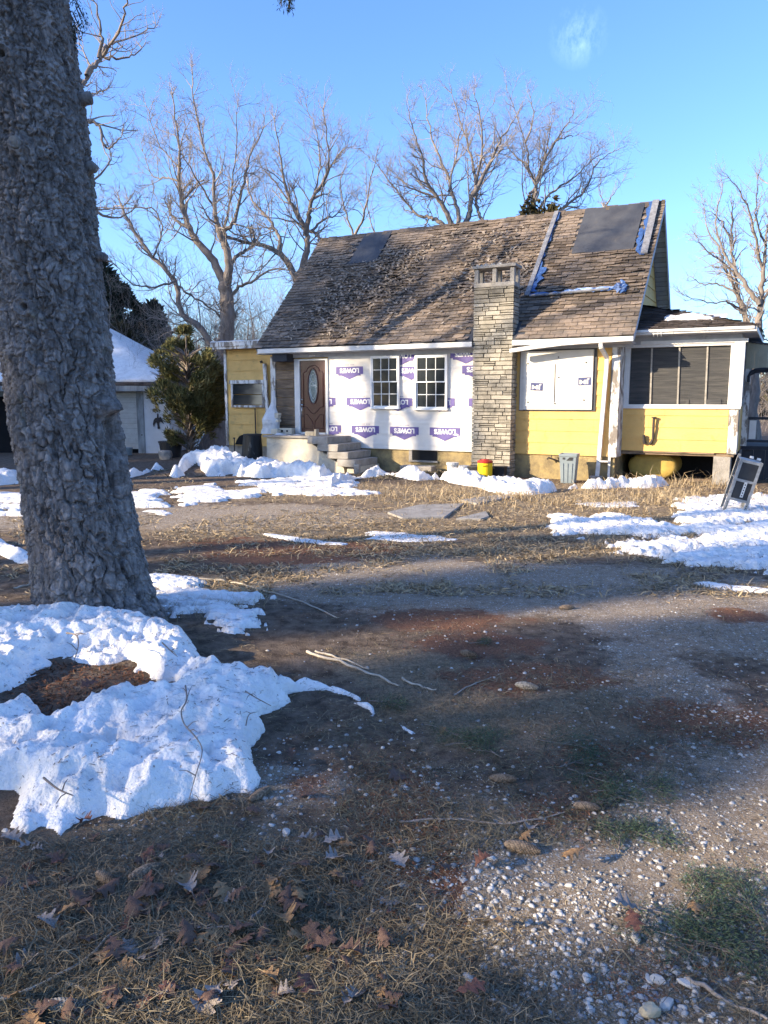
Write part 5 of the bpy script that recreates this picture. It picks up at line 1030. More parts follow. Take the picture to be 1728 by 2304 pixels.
PP = np.array(PP); DD = np.array(DD); lo_ = PP[:,2] < 5.6; V, F, s = sprays(PP[lo_], DD[lo_], 0.035, rnd, 0.10, 4); V2, F2, s2 = sprays(PP[~lo_], DD[~lo_], 0.13, rnd, 0.14, 2); F = np.concatenate([F, F2+len(V)]); V = np.concatenate([V, V2]); s = np.concatenate([s, s2]); T.build('limbs', M['bark'], spruce); bigmesh('crown', V, F, M['spruce'], spruce, shade=s)

# ---------------------------------------------------------------- garage
M['garage'] = mat('white_block', (0.74,0.72,0.70), (0.66,0.64,0.62), 3, 0.85, 0.25, 30, stain=((0.36,0.34,0.33), 3, 0.62, 0.85)); M['blue_trim'] = mat('weathered_trim', (0.36,0.38,0.38), (0.15,0.15,0.145), 5, 0.85, 0.5, 30, stretch=(1,1,0.3)); M['clap'] = mat('clapboard', (0.58,0.57,0.53), (0.48,0.46,0.42), 6, 0.7, 0.2, 30)
GYf = 26.0; XR = at(384, 1000, GYf)[0]; gar = empty('garage', (XR, GYf, 0)); tag(gar, 'white garage with a snow covered hip roof and slatted door behind the spruce', 'garage')
def gx(px): return at(px, 1000, GYf)[0]-XR
def gz(y, Y=GYf): return at(300, y, Y)[2]
ze = gz(868)
b = MB(); b.box((gx(322),0,-0.1),(0,6.5,ze)); b.box((gx(80),0,-0.1),(gx(252),0.2,ze)); b.box((-7.4,0,-0.1),(gx(-160),0.2,ze)); b.box((-7.4,6.3,-0.1),(gx(322),6.5,ze)); b.box((-7.4,0.2,-0.1),(-7.2,6.3,ze)); P(b, 'wall', M['garage'], gar)
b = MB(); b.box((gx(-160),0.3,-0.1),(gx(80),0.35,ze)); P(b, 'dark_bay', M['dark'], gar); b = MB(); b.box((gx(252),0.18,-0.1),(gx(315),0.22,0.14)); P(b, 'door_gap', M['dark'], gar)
b = MB(); b.box((gx(-165),-0.02,ze-0.35),(gx(80),0.1,ze)); P(b, 'bay_lintel', M['blue_trim'], gar)
b = MB(); z = 0.14
while z < gz(878): b.bar(((gx(256)+gx(311))/2,0.085,z),((gx(256)+gx(311))/2,0.055,z+0.165), gx(311)-gx(256), 0.015, up=(0,1,0)); z += 0.172
P(b, 'slatted_door', M['clap'], gar)
b = MB(); b.box((gx(311.5),-0.03,-0.05),(gx(327),0.14,ze-0.02)); b.box((gx(252),-0.03,gz(878)),(gx(311),0.14,ze-0.02)); P(b, 'door_frame', M['blue_trim'], gar, bevel=0.006)
b = MB(); b.box((gx(320),-0.045,gz(980)),(gx(322),-0.03,gz(977))); P(b, 'door_latch', M['iron'], gar)
D_ = 3.85; o_ = 0.42; xa, xb = -7.4-o_+0.0, 0.0+0.18; ya, yb = -o_, 6.5+o_; zr = ze+0.06; hgt = 0.62
ap = ((xa+xb)/2, (ya+yb)/2, zr+0.62*(xb-xa)/2)
b = MB(); b.mesh([(xa,ya,zr),(xb,ya,zr),(xb,yb,zr),(xa,yb,zr),ap,(xa,ya,zr-0.06),(xb,ya,zr-0.06),(xb,yb,zr-0.06),(xa,yb,zr-0.06)], [(0,1,4),(1,2,4),(2,3,4),(3,0,4),(5,6,1,0),(6,7,2,1),(7,8,3,2),(8,5,0,3),(8,7,6,5)]); P(b, 'roof', M['shingle_grey'], gar)
b = MB()
x = xa
while x < xb: b.box((x,ya-0.015,zr-0.05),(min(x+0.15,xb),ya+0.1,zr+0.03+random.uniform(-0.006,0.006)), 0, random.uniform(0.7,1.3)); x += 0.155
P(b, 'roof_edge', M['shingle_grey'], gar)
b = MB(); b.box((xa+0.02,ya+0.002,zr-0.24),(xb-0.02,ya+0.03,zr-0.065)); b.box((xb-0.03,ya+0.04,zr-0.24),(xb-0.005,yb,zr-0.065)); b.box((xa+0.02,ya+0.035,zr-0.085),(xb-0.04,0.0,zr-0.065)); P(b, 'fascia', M['blue_trim'], gar)
m_ = 40; vs = []; fs = []
def hip(i, j):
    u = xa+0.02+(xb-xa-0.04)*i/m_; v = ya+0.10+(yb-ya-0.15)*j/m_; d = min(u-xa, xb-u, (v-ya)*(xb-xa)/(yb-ya), (yb-v)*(xb-xa)/(yb-ya)); return (u, v, zr+0.62*d+0.075*min(1, 0.25+d*6)+0.018*float(fbm(u*1.2, v*1.2, seed=6)))
vs = [hip(i, j) for j in range(m_+1) for i in range(m_+1)]; fs = [(j*(m_+1)+i, j*(m_+1)+i+1, (j+1)*(m_+1)+i+1, (j+1)*(m_+1)+i) for j in range(m_) for i in range(m_)]
b = MB(); b.mesh(vs, fs); bd = [(xa+0.02,ya+0.10),(xb-0.02,ya+0.10)]; n = m_
for i in range(m_): p, q = vs[i], vs[i+1]; b.poly([(p[0],p[1],zr+0.03),(q[0],q[1],zr+0.03),q,p])
P(b, 'roof_snow', M['snow'], gar, smooth=True)
bird = [(0,0.27),(0.02,0.26),(0.035,0.21),(0.03,0.13),(0.05,0.11),(0.10,0.15),(0.14,0.09),(0.18,-0.02),(0.20,-0.09),(0.14,-0.03),(0.08,-0.01),(0.045,-0.07),(0.05,-0.15),(0.075,-0.23),(0.03,-0.25),(-0.01,-0.24),(-0.01,-0.15),(-0.02,-0.06),(-0.05,-0.02),(-0.10,-0.08),(-0.14,-0.18),(-0.16,-0.08),(-0.13,0.04),(-0.08,0.11),(-0.02,0.12),(-0.005,0.2)]
b = MB(); n = len(bird); b.mesh([(x,0,z) for x, z in bird]+[(x,0.02,z) for x, z in bird], [tuple(range(n))[::-1], tuple(range(n,2*n))]+[(i,(i+1)%n,(i+1)%n+n,i+n) for i in range(n)])
o = b.build('bird_ornament', M['iron'], loc=(at(355,948,GYf)[0], GYf-0.03, at(355,948,GYf)[2])); tag(o, 'black metal flying bird ornament hung on the white garage wall', 'ornament')

# ---------------------------------------------------------------- things standing about
M['black_plastic'] = mat('black_plastic', (0.018,0.019,0.022), (0.03,0.031,0.034), 4, 0.45, 0.1, spec=0.4); M['yellow_plastic'] = mat('yellow_plastic', (0.78,0.56,0.015), (0.70,0.49,0.012), 3, 0.4); M['red_plastic'] = mat('red_plastic', (0.42,0.035,0.025), None, 4, 0.4)
M['grey_plastic'] = mat('grey_plastic', (0.22,0.26,0.275), (0.18,0.215,0.23), 4, 0.5); M['white_plastic'] = mat('white_plastic', (0.68,0.67,0.64), (0.5,0.49,0.46), 5, 0.45); M['galv'] = mat('galvanised', (0.40,0.40,0.385), (0.24,0.24,0.235), 14, 0.55, 0.1, metal=0.35, stain=((0.16,0.13,0.10), 6, 0.6, 0.8)); M['board_dark'] = mat('dark_panel', (0.045,0.048,0.05), (0.03,0.03,0.032), 6, 0.7)
M['film'] = mat('plastic_film', (0.62,0.63,0.64), (0.48,0.49,0.50), 8, 0.3, 0.6, 14)
def pail(name, pos, r, h, m, label, cat, group=None, lid=None, rim=True):
    root = empty(name, pos); tag(root, label, cat, group); b = MB(); b.lathe([(r*0.82,0),(r*0.84,0.01),(r,h),(r*0.93,h),(r*0.78,h*0.25)], 0, 0, 22); b.build('body', m, root, smooth=False)
    if rim: b = MB(); b.lathe([(r*1.005,h-0.05),(r*1.06,h-0.05),(r*1.07,h),(r*1.0,h+0.004)], 0, 0, 22); b.build('rim', m, root)
    b = MB(); t = np.linspace(0, math.pi, 12); b.tube([(r*1.05*math.cos(q), -r*0.6*math.sin(q), h-0.03-0.5*r*math.sin(q)) for q in t], 0.004, 5); b.build('handle', M['iron'], root); return root
p = gnd(384, 1034); pail('plastic_tub', (at(384,1000,24.3)[0], 24.3, 0.0), 0.36, 0.50, M['black_plastic'], 'black plastic tub standing before the white garage wall', 'tub')
pail('bucket', (at(287,1000,24.8)[0], 24.8, 0.02), 0.15, 0.25, M['grey_plastic'], 'small grey bucket by the foot of the slatted garage door', 'bucket')
q = hw(-1.62, -0.62, 0.0)
def hpos(px, y, back): # point on the plane y=back in front of the house under a pixel column
    d = vray(px, y); nb = HB; k = ((HO+HB*back)-np.array([0,0,EYE]))@nb/(d@nb); return np.array([0,0,EYE])+d*k
a_ = hpos(1018, 1060, -0.42); pail('bucket', (a_[0], a_[1], 0.10), 0.14, 0.22, M['white_plastic'], 'white bucket farther from the cooler in the snow bank', 'bucket', 'white buckets by the chimney')
a_ = hpos(1044, 1062, -0.42); pail('bucket', (a_[0], a_[1], 0.08), 0.13, 0.18, M['white_plastic'], 'dented white bucket next to the boxes by the chimney foot', 'bucket', 'white buckets by the chimney')
a_ = hpos(1066, 1060, -0.50); root = empty('box', (a_[0], a_[1], 0.02), HA); tag(root, 'black and white box squeezed between bucket and yellow cooler', 'box')
b = MB(); b.box((-0.11,-0.1,0),(0.11,0.1,0.15)); b.build('lower_half', M['white_plastic'], root, bevel=0.01); b = MB(); b.box((-0.12,-0.11,0.152),(0.12,0.11,0.25), jit=0.012); b.build('lid', M['black_plastic'], root, bevel=0.01)
a_ = hpos(1091, 1072, -0.85); root = empty('water_cooler', (a_[0], a_[1], 0.0)); tag(root, 'bright yellow drink cooler with a red lid at the chimney foot', 'cooler')
b = MB(); b.lathe([(0.150,0),(0.158,0.01),(0.158,0.08),(0.152,0.09),(0.165,0.10),(0.170,0.38),(0.16,0.395)], 0, 0, 28); b.build('body', M['yellow_plastic'], root)
b = MB(); b.lathe([(0.172,0.385),(0.176,0.39),(0.176,0.43),(0.15,0.445),(0.10,0.45),(0.095,0.465),(0.02,0.47)], 0, 0, 28); b.build('lid', M['red_plastic'], root)
b = MB(); b.tube([(-0.07,-0.155,0.31),(-0.065,-0.185,0.335),(0.0,-0.195,0.345),(0.04,-0.18,0.335),(0.045,-0.16,0.31)], 0.009, 6); b.build('handle', M['yellow_plastic'], root)
b = MB(); b.tube([(0.06,-0.15,0.10),(0.06,-0.19,0.10),(0.06,-0.20,0.085)], 0.014, 6); b.build('spout', M['white_plastic'], root)
a_ = hpos(1124, 1066, -0.55); root = empty('crate', (a_[0], a_[1], 0.0), HA); tag(root, 'black crate smeared with white between cooler and chimney', 'crate')
b = MB(); b.box((-0.14,-0.11,0),(0.14,0.11,0.035))
for s_ in ((-0.14,-0.11,-0.118,0.11),(0.118,-0.11,0.14,0.11),(-0.118,-0.11,0.118,-0.09),(-0.118,0.09,0.118,0.11)): b.box((s_[0],s_[1],0.035),(s_[2],s_[3],0.27), jit=0.004)
b.build('body', mat('scuffed_black', (0.02,0.02,0.022), (0.34,0.33,0.31), 7, 0.6, contrast=(0.55,0.66)), root); b = MB(); b.box((-0.155,-0.125,0.272),(0.155,0.125,0.292)); b.build('rim', M['black_plastic'], root, bevel=0.008)
# grey wheeled bin
a_ = hpos(1279, 1083, -0.62); root = empty('trash_bin', (a_[0], a_[1], 0.0), HA+0.05); tag(root, 'slim grey trash bin standing against the yellow siding', 'bin')
b = MB(); w0, d0, w1, d1_, h = 0.145, 0.13, 0.185, 0.165, 0.62
b.mesh([(-w0,-d0,0),(w0,-d0,0),(w0,d0,0),(-w0,d0,0),(-w1,-d1_,h),(w1,-d1_,h),(w1,d1_,h),(-w1,d1_,h),(-w1+.015,-d1_+.015,h),(w1-.015,-d1_+.015,h),(w1-.015,d1_-.015,h),(-w1+.015,d1_-.015,h),(-w0+.02,-d0+.02,.03),(w0-.02,-d0+.02,.03),(w0-.02,d0-.02,.03),(-w0+.02,d0-.02,.03)], [(0,3,2,1),(0,1,5,4),(1,2,6,5),(2,3,7,6),(3,0,4,7),(4,5,9,8),(5,6,10,9),(6,7,11,10),(7,4,8,11),(8,9,13,12),(9,10,14,13),(10,11,15,14),(11,8,12,15),(12,13,14,15)]); b.build('body', M['grey_plastic'], root, bevel=0.012)
b = MB(); b.box((-0.195,-0.178,0.585),(0.195,-0.166,0.645)); b.box((-0.195,0.166,0.585),(0.195,0.178,0.645)); b.box((-0.197,-0.166,0.585),(-0.185,0.166,0.645)); b.box((0.185,-0.166,0.585),(0.197,0.166,0.645)); b.build('rim', M['grey_plastic'], root, bevel=0.005)
b = MB()
for x in (-0.10, 0.0, 0.10): b.bar((x*0.86,-0.137,0.02),(x,-0.165,0.44), 0.012, 0.012, up=(0,1,0))
b.build('rib', M['grey_plastic'], root)
b = MB(); b.poly([(-0.11,-0.170,0.52),(-0.06,-0.170,0.52),(-0.06,-0.172,0.565),(-0.11,-0.172,0.565)]); b.poly([(-0.03,-0.169,0.50),(0.10,-0.169,0.50),(0.115,-0.172,0.57),(0.04,-0.172,0.57),(0.0,-0.171,0.53)]); b.build('label_mark', M['board_dark'], root)
# tap, blocks, stones
b = MB(); t0 = (-0.02,-0.02,0.44); b.tube([(0.02,0.0,0.42),(-0.04,-0.10,0.46),(-0.14,-0.14,0.50),(-0.17,-0.15,0.46)], 0.02, 7); b.tube([(-0.08,-0.12,0.50),(-0.08,-0.12,0.55)], 0.01, 6); b.box((-0.11,-0.13,0.55),(-0.05,-0.11,0.562)); b.build('tap', M['iron'], house)
def rock(name, pos, dims, label, cat, m, seed, group=None, rz=0):
    bm = bmesh.new(); bmesh.ops.create_icosphere(bm, subdivisions=3, radius=1)
    for v in bm.verts:
        c = v.co; k = max(abs(c.x), abs(c.y), abs(c.z)); c2 = c*(0.55+0.45/max(k,0.1)*0.8); n_ = float(vnoise(c.x*1.7, c.y*1.7, c.z*1.7, seed=seed))*0.16+float(vnoise(c.x*5, c.y*5, c.z*5, seed=seed+1))*0.05; v.co = Vector((c2.x*dims[0], c2.y*dims[1], c2.z*dims[2]))*(1+n_)
    me = bpy.data.meshes.new(name); bm.to_mesh(me); bm.free(); me.materials.append(m); o = bpy.data.objects.new(name, me); COL.objects.link(o); o.location = tuple(pos); o.rotation_euler = (0,0,rz); tag(o, label, cat, group); return o
def block(name, pos, dims, label, cat, m, rz=HA, tilt=0.0, holes=False):
    root = empty(name, pos, rz) if holes else None; b = MB(); b.box((-dims[0]/2,-dims[1]/2,0),(dims[0]/2,dims[1]/2,dims[2]), jit=min(dims)*0.05)
    if holes:
        tag(root, label, cat); b.build('block_body', m, root, bevel=0.008); b = MB()
        for k in (-1, 0, 1): b.box((k*dims[0]*0.27-0.025,-dims[1]/2-0.006,dims[2]*0.35),(k*dims[0]*0.27+0.025,-dims[1]/2+0.012,dims[2]*0.68))
        b.build('core_hole', M['dark'], root); return root
    o = b.build(name, m, bevel=min(dims)*0.08, loc=pos); o.rotation_euler = (tilt, 0, rz); tag(o, label, cat); return o
block('concrete_block', hw(0.93,-0.12,0.0), (0.26,0.26,0.13), 'grey concrete block under the foot of the downspout', 'block', M['concrete'])
block('stone_block', hw(-4.50,-1.30,0.02), (0.14,0.12,0.24), 'upright grey stone at the bottom of the front steps', 'stone', M['concrete'], HA+0.2, 0.06)
block('concrete_trough', hw(-3.35,-0.30,0.0), (0.85,0.28,0.20), 'pale concrete curb below the basement opening', 'curb', M['concrete'])
block('brick', hw(-6.12,-0.85,0.895), (0.24,0.13,0.11), 'dark brick lying on the landing before the door', 'brick', M['stone'], HA+0.2)
block('brick', hw(-5.90,-0.9,0.895), (0.07,0.13,0.17), 'dark brick stood on end at the edge of the landing', 'brick', M['stone'], HA)
block('concrete_block', hw(-7.33,-0.28,0.895), (0.60,0.16,0.15), 'long pale hollow block lying along the bare boards', 'block', M['cream'], holes=True)
block('concrete_block', hw(-7.45,-0.48,0.895), (0.20,0.16,0.14), 'small pale block standing by the plastic covered bundle', 'block', M['cream'])
root = empty('wrapped_bundle', hw(-7.72,-0.32,0.89), HA); tag(root, 'tapered bundle wrapped in whitish plastic left of the front door', 'bundle')
b = MB(); vs = []; fs = []
for i in range(16):
    t = i/15; z = 1.15*t; rx = (0.27-0.21*sstep(0.3,0.75,t))*(1+0.06*float(vnoise(t*7,1.0,seed=3))); cx_ = 0.10*sstep(0.3,0.9,t)
    for k in range(18): a = 2*math.pi*k/18; r = rx*(1+0.10*float(vnoise(math.cos(a)*2+t*3, math.sin(a)*2, t*5, seed=8))); vs.append((cx_+r*math.cos(a), r*0.7*math.sin(a), z))
fs = [(i*18+k, i*18+(k+1)%18, (i+1)*18+(k+1)%18, (i+1)*18+k) for i in range(15) for k in range(18)]+[tuple(15*18+k for k in range(18))]
b.mesh(vs, fs); b.build('plastic_cover', M['film'], root, smooth=False); b = MB()
for z in (0.32, 0.42, 0.5): b.box((0.20,-0.10,z),(0.31,0.05,z+0.06), jit=0.01)
b.build('stacked_boards', M['cream'], root)
root = empty('covered_barrel', hw(-8.02,-0.75,0.0), HA); tag(root, 'black plastic covered barrel left of the cream stair wall', 'barrel')
b = MB(); vs = []
for i in range(11):
    t = i/10; r0 = 0.30-0.07*t+0.08*(t < 0.15)
    for k in range(22): a = 2*math.pi*k/22; r = r0*(1+0.12*float(vnoise(math.cos(a)*2.5, math.sin(a)*2.5, t*1.5, seed=14))); vs.append((r*math.cos(a), r*math.sin(a), 0.86*t))
b.mesh(vs, [(i*22+k, i*22+(k+1)%22, (i+1)*22+(k+1)%22, (i+1)*22+k) for i in range(10) for k in range(22)]+[tuple(220+k for k in range(22))]); b.build('plastic_cover', mat('black_sheet', (0.016,0.016,0.018), (0.20,0.20,0.2), 5, 0.4, 0.6, 9, contrast=(0.62,0.7), stretch=(1,1,0.3)), root); 
b = MB(); b.lathe([(0.235,0.862),(0.25,0.865),(0.25,0.895),(0.05,0.90)], 0, 0, 22); b.build('lid', M['black_plastic'], root)
p = at(527, 1006, 22.0); b = MB(); b.tube([(0,0,-0.1),(0.01,0,0.72)], 0.016, 6); b.box((-0.02,-0.02,0.69),(0.03,0.02,0.73)); o = b.build('metal_stake', M['iron'], loc=(p[0], p[1], 0)); tag(o, 'thin dark stake in the snow before the annex', 'stake')
rock('boulder', (at(371,1000,23.4)[0], 23.4, 0.12), (0.22,0.18,0.17), 'rounded dirty stone beside the black tub', 'stone', M['concrete'], 5)
rock('stone', (at(80,1365,6.3)[0], 6.5, 0.16), (0.09,0.07,0.07), 'pale stone left of the spruce trunk foot', 'stone', M['cream'], 8)
o = rock('black_bag', hw(-4.35,-0.95,0.02), (0.22,0.16,0.05), 'flat black bag right of the lowest step', 'bag', M['black_plastic'], 9)
# oil tank under the porch
root = empty('oil_tank', hw(1.97, 0.95, 0.0), HA); tag(root, 'yellow oval oil tank lying under the screened porch', 'tank')
b = MB(); vs = []; N_ = 32
for (y, s_) in ((-0.10,0.0),(-0.10,0.55),(-0.085,0.85),(-0.05,0.97),(0.0,1.0),(1.5,1.0),(1.55,0.9),(1.6,0.0)):
    for k in range(N_): a = 2*math.pi*k/N_; vs.append((0.53*s_*math.copysign(abs(math.cos(a))**0.85, math.cos(a)), y, 0.31+0.30*s_*math.copysign(abs(math.sin(a))**0.85, math.sin(a))))
b.mesh(vs, [(i*N_+k, (i+1)*N_+k, (i+1)*N_+(k+1)%N_, i*N_+(k+1)%N_) for i in range(7) for k in range(N_)]); b.build('shell', M['tank'], root, smooth=True)
b = MB(); b.tube([(-0.1,-0.09,0.12),(-0.1,-0.16,0.12),(-0.1,-0.17,0.0)], 0.012, 6); b.build('outlet', M['iron'], root)
for x in (-0.35, 0.35): b = MB(); b.tube([(x,0.1,0.05),(x,0.1,-0.05)], 0.025, 6); b.build('leg', M['iron'], root)
block('board_scrap', hw(2.95,0.75,0.02), (0.5,0.2,0.06), 'scrap of pale board lying beside the porch pier', 'scrap', M['oldwood'], HA+0.3)
# tilted shelf unit
s0 = gnd(1645, 1153); root = empty('shelf_unit', (s0[0], s0[1], -0.04)); root.rotation_euler = (rad(6), rad(13), rad(-14)); tag(root, 'tilted metal shelf unit leaning in the snow near the porch', 'shelf')
Wd, Dp, Ht = 0.34, 0.30, 0.95
for sx in (-1, 1):
    for sy in (-1, 1):
        b = MB(); x, y = sx*Wd/2, sy*Dp/2; b.box((min(x,x-sx*0.045),y-0.002*sy,0),(max(x,x-sx*0.045),y+0.002*sy,Ht+0.03*(sy > 0))); b.box((x-0.002,min(y,y-sy*0.045)+0.003,0),(x+0.002,max(y,y-sy*0.045)-0.003,Ht))
        lg = b.build('leg', M['galv'], root); h = MB()
        for k in range(6): h.box((x-sx*0.026-0.006,y+sy*0.0025,0.04+k*0.035),(x-sx*0.026+0.006,y+sy*0.0035,0.058+k*0.035))
        h.build('bolt_holes', M['dark'], lg)
for z in (0.30, 0.62, 0.93):
    b = MB(); b.box((-Wd/2+0.004,-Dp/2+0.004,z),(Wd/2-0.004,Dp/2-0.004,z+0.006)); b.box((-Wd/2-0.004,-Dp/2-0.006,z-0.03),(Wd/2+0.004,-Dp/2-0.003,z+0.012)); b.box((Wd/2+0.003,-Dp/2,z-0.03),(Wd/2+0.006,Dp/2,z+0.012)); b.build('shelf_tray', M['galv'], root, bevel=0.002)
b = MB(); b.box((-Wd/2+0.045,-Dp/2+0.012,0.31),(Wd/2-0.045,-Dp/2+0.02,0.925)); bp = b.build('back_panel', M['board_dark'], root)
b = MB(); b.box((0.0,-Dp/2-0.008,0.345),(0.045,-Dp/2-0.0045,0.60)); st_ = b.build('perforated_strip', M['white_plastic'], root)
b = MB()
for k in range(5): b.box((0.014,-Dp/2-0.0095,0.365+k*0.045),(0.031,-Dp/2-0.0085,0.385+k*0.045))
b.build('strip_holes', M['dark'], st_)
b = MB()
for k in range(2): b.box((Wd/2-0.10*(1-k)-0.05,Dp/2-0.05*k-0.02,Ht+0.0),(Wd/2-0.10*(1-k),Dp/2-0.05*k+0.02,Ht+0.03), jit=0.004)
b.build('snow_cap', M['snow'], root)
# ---------------------------------------------------------------- grass, needles, gravel
def scatter(n, y0, y1, rnd, power=1.0):
    t = rnd.uniform(0, 1, n); Y = 1/(1/y0 + (1/y1-1/y0)*t**power); X = rnd.uniform(-0.56, 0.56, n)*Y + rnd.uniform(-0.25, 0.25, n); return X, Y
def blades(X, Y, L_, wd, elev, rnd, name, m, shade=None, curl=0.8, kind='stuff'):
    n = len(X); az = rnd.uniform(0, 2*np.pi, n); el = elev; b = rnd.normal(0, curl, n); Z = H(X, Y); p0 = np.stack([X, Y, Z-0.004], 1)
    d0 = np.stack([np.cos(az)*np.cos(el), np.sin(az)*np.cos(el), np.sin(el)], 1); az2 = az+b; el2 = el*rnd.uniform(-0.5, 0.6, n)
    d1 = np.stack([np.cos(az2)*np.cos(el2), np.sin(az2)*np.cos(el2), np.sin(el2)], 1); p1 = p0+d0*L_[:,None]*0.5; p2 = p1+d1*L_[:,None]*0.5; p2[:,2] = np.maximum(p2[:,2], Z+0.002)
    s = np.stack([-np.sin(az+b*0.5), np.cos(az+b*0.5), rnd.normal(0, 0.5, n)], 1); s = s/np.linalg.norm(s, axis=1)[:,None]*wd[:,None]/2
    V = np.stack([p0-s, p0+s, p1-s*0.9, p1+s*0.9, p2-s*0.25, p2+s*0.25], 1).reshape(-1, 3); k = np.arange(n)[:,None]*6; F = np.concatenate([k+np.array([0,1,3,2]), k+np.array([2,3,5,4])], 1).reshape(-1, 4)
    sh = np.repeat(shade if shade is not None else rnd.uniform(0.5, 1.5, n), 2); o = bigmesh(name, V, F, m, shade=sh); tag(o, kind=kind); return o
M['grass'] = mat('dead_grass', (0.215,0.175,0.115), (0.13,0.11,0.075), 2.5, 0.85, 0, shade=True, spec=0.15, stain=((0.075,0.08,0.05), 1.1, 0.46, 0.7)); M['straw'] = mat('straw', (0.50,0.385,0.23), (0.38,0.28,0.16), 2.0, 0.8, 0, shade=True, spec=0.15)
M['needles'] = mat('fallen_needles', (0.42,0.19,0.095), (0.27,0.125,0.07), 3.0, 0.85, 0, shade=True, spec=0.15)
rnd = np.random.default_rng(201)
def pick(n, y0, y1, ch, thr, amp=0.8, sc=2.2, seed=0, power=1.0, base=0.0):
    X, Y = scatter(n, y0, y1, rnd, power); z = zones(X, Y); v = z[ch] + amp*fbm(X*sc, Y*sc, seed=300+seed, o=3) + base; p = np.clip((v-thr)/0.5, 0, 1); k = rnd.uniform(0, 1, n) < p; return X[k], Y[k]
X, Y = pick(120000, 2.0, 7.5, 2, 0.12, base=0.08, seed=1, power=1.15); n = len(X)
blades(X, Y, rnd.uniform(0.035, 0.12, n), rnd.uniform(0.0016, 0.0042, n), np.abs(rnd.normal(0.12, 0.35, n)), rnd, 'dead_grass', M['grass'])
X, Y = pick(50000, 2.0, 7.5, 2, 0.42, base=0.02, seed=2, power=1.15); n = len(X)
blades(X, Y, rnd.uniform(0.03, 0.13, n), rnd.uniform(0.0014, 0.0034, n), np.abs(rnd.normal(0.15, 0.35, n)), rnd, 'straw_litter', M['straw'], shade=rnd.uniform(0.2, 0.75, n))
X, Y = pick(90000, 7.0, 20.0, 2, 0.18, base=0.18, seed=3); n = len(X)
blades(X, Y, rnd.uniform(0.05, 0.15, n), rnd.uniform(0.006, 0.014, n), np.abs(rnd.normal(0.2, 0.35, n)), rnd, 'dead_grass', M['straw'], shade=rnd.uniform(0.35, 1.2, n))
c = gnd(1300, 1120); k = 5200; X = c[0]+rnd.normal(0, 1.9, k); Y = c[1]+rnd.normal(0, 0.9, k); q = fbm(X*2, Y*2, seed=71) > -0.12; X, Y = X[q], Y[q]; n = len(X)
blades(X, Y, rnd.uniform(0.12, 0.34, n), rnd.uniform(0.005, 0.010, n), np.clip(rnd.normal(0.9, 0.35, n), 0.2, 1.5), rnd, 'tall_grass', M['straw'], shade=rnd.uniform(0.7, 1.4, n))
Pn = [hw(rnd.uniform(0.8, 3.6), rnd.uniform(-0.5, 0.4), 0) for _ in range(900)]; X = np.array([p[0] for p in Pn]); Y = np.array([p[1] for p in Pn]); n = len(X)
blades(X, Y, rnd.uniform(0.08, 0.55, n)*np.where(rnd.uniform(0,1,n) < 0.25, 1, 0.45), rnd.uniform(0.006, 0.011, n), np.clip(rnd.normal(1.2, 0.25, n), 0.3, 1.55), rnd, 'tall_grass', M['straw'], shade=rnd.uniform(0.6, 1.3, n), curl=0.4)
X, Y = pick(170000, 2.0, 10.5, 1, 0.16, base=0.0, seed=4, power=1.1); n = len(X)
blades(X, Y, rnd.uniform(0.018, 0.05, n), rnd.uniform(0.0014, 0.0032, n), np.abs(rnd.normal(0.05, 0.2, n)), rnd, 'needle_litter', M['needles'])
# dead weeds and leaf litter on the banked earth by the snow
Pn = np.concatenate([np.stack([rnd.normal(-4.1, 0.8, 1800), rnd.normal(19.2, 0.4, 1800)], 1), np.stack([rnd.normal(0.75, 0.9, 1600), rnd.normal(18.0, 0.35, 1600)], 1)]); n = len(Pn)
blades(Pn[:,0], Pn[:,1], rnd.uniform(0.05, 0.14, n), rnd.uniform(0.015, 0.04, n), np.abs(rnd.normal(0.3, 0.4, n)), rnd, 'leaf_litter', M['grass'], shade=rnd.uniform(0.5, 1.5, n))
hp = np.array([gnd(x, y, 0.2)[:2] for x, y in zip(rnd.uniform(10, 390, 3600), rnd.uniform(1455, 1580, 3600))]); n = len(hp)
blades(hp[:,0], hp[:,1], rnd.uniform(0.02, 0.07, n), rnd.uniform(0.003, 0.012, n), np.abs(rnd.normal(0.2, 0.4, n)), rnd, 'leaf_litter', M['needles'], shade=rnd.uniform(0.15, 0.9, n))
X, Y = scatter(150000, 2.0, 13.0, rnd, 1.0); k = (fbm(X*1.7, Y*1.7, seed=95, o=4, g=0.65) + rnd.normal(0, 0.25, len(X)) > 0.08); X, Y = X[k], Y[k]; n = len(X); far = np.clip(Y/4, 0.8, 3)
blades(X, Y, rnd.uniform(0.02, 0.08, n)*np.sqrt(far), rnd.uniform(0.0012, 0.0032, n)*far, np.abs(rnd.normal(0.06, 0.2, n)), rnd, 'yard_litter', M['straw'], shade=rnd.choice([0.18, 0.3, 0.45, 0.7, 1.0], n)*rnd.uniform(0.8, 1.2, n))
# stalks of grass standing through the thin snow
for (px, y, sx, sy, k) in ((1560,1225,1.3,0.9,2600),(1330,1190,0.7,0.3,500),(440,1370,0.45,0.35,900),(520,1108,1.6,0.6,700),(700,1090,1.2,0.6,500)):
    c = gnd(px, y); X = c[0]+rnd.normal(0, sx, k); Y = c[1]+rnd.normal(0, sy, k); q = fbm(X*1.8, Y*1.8, seed=72) > 0.0; X, Y = X[q], Y[q]; n = len(X)
    blades(X, Y, rnd.uniform(0.07, 0.20, n), rnd.uniform(0.003, 0.008, n)*(0.5 if px == 440 else 1), np.clip(rnd.normal(0.7, 0.35, n), 0.25, 1.4), rnd, 'tall_grass', M['straw'], shade=rnd.uniform(0.5, 1.2, n))
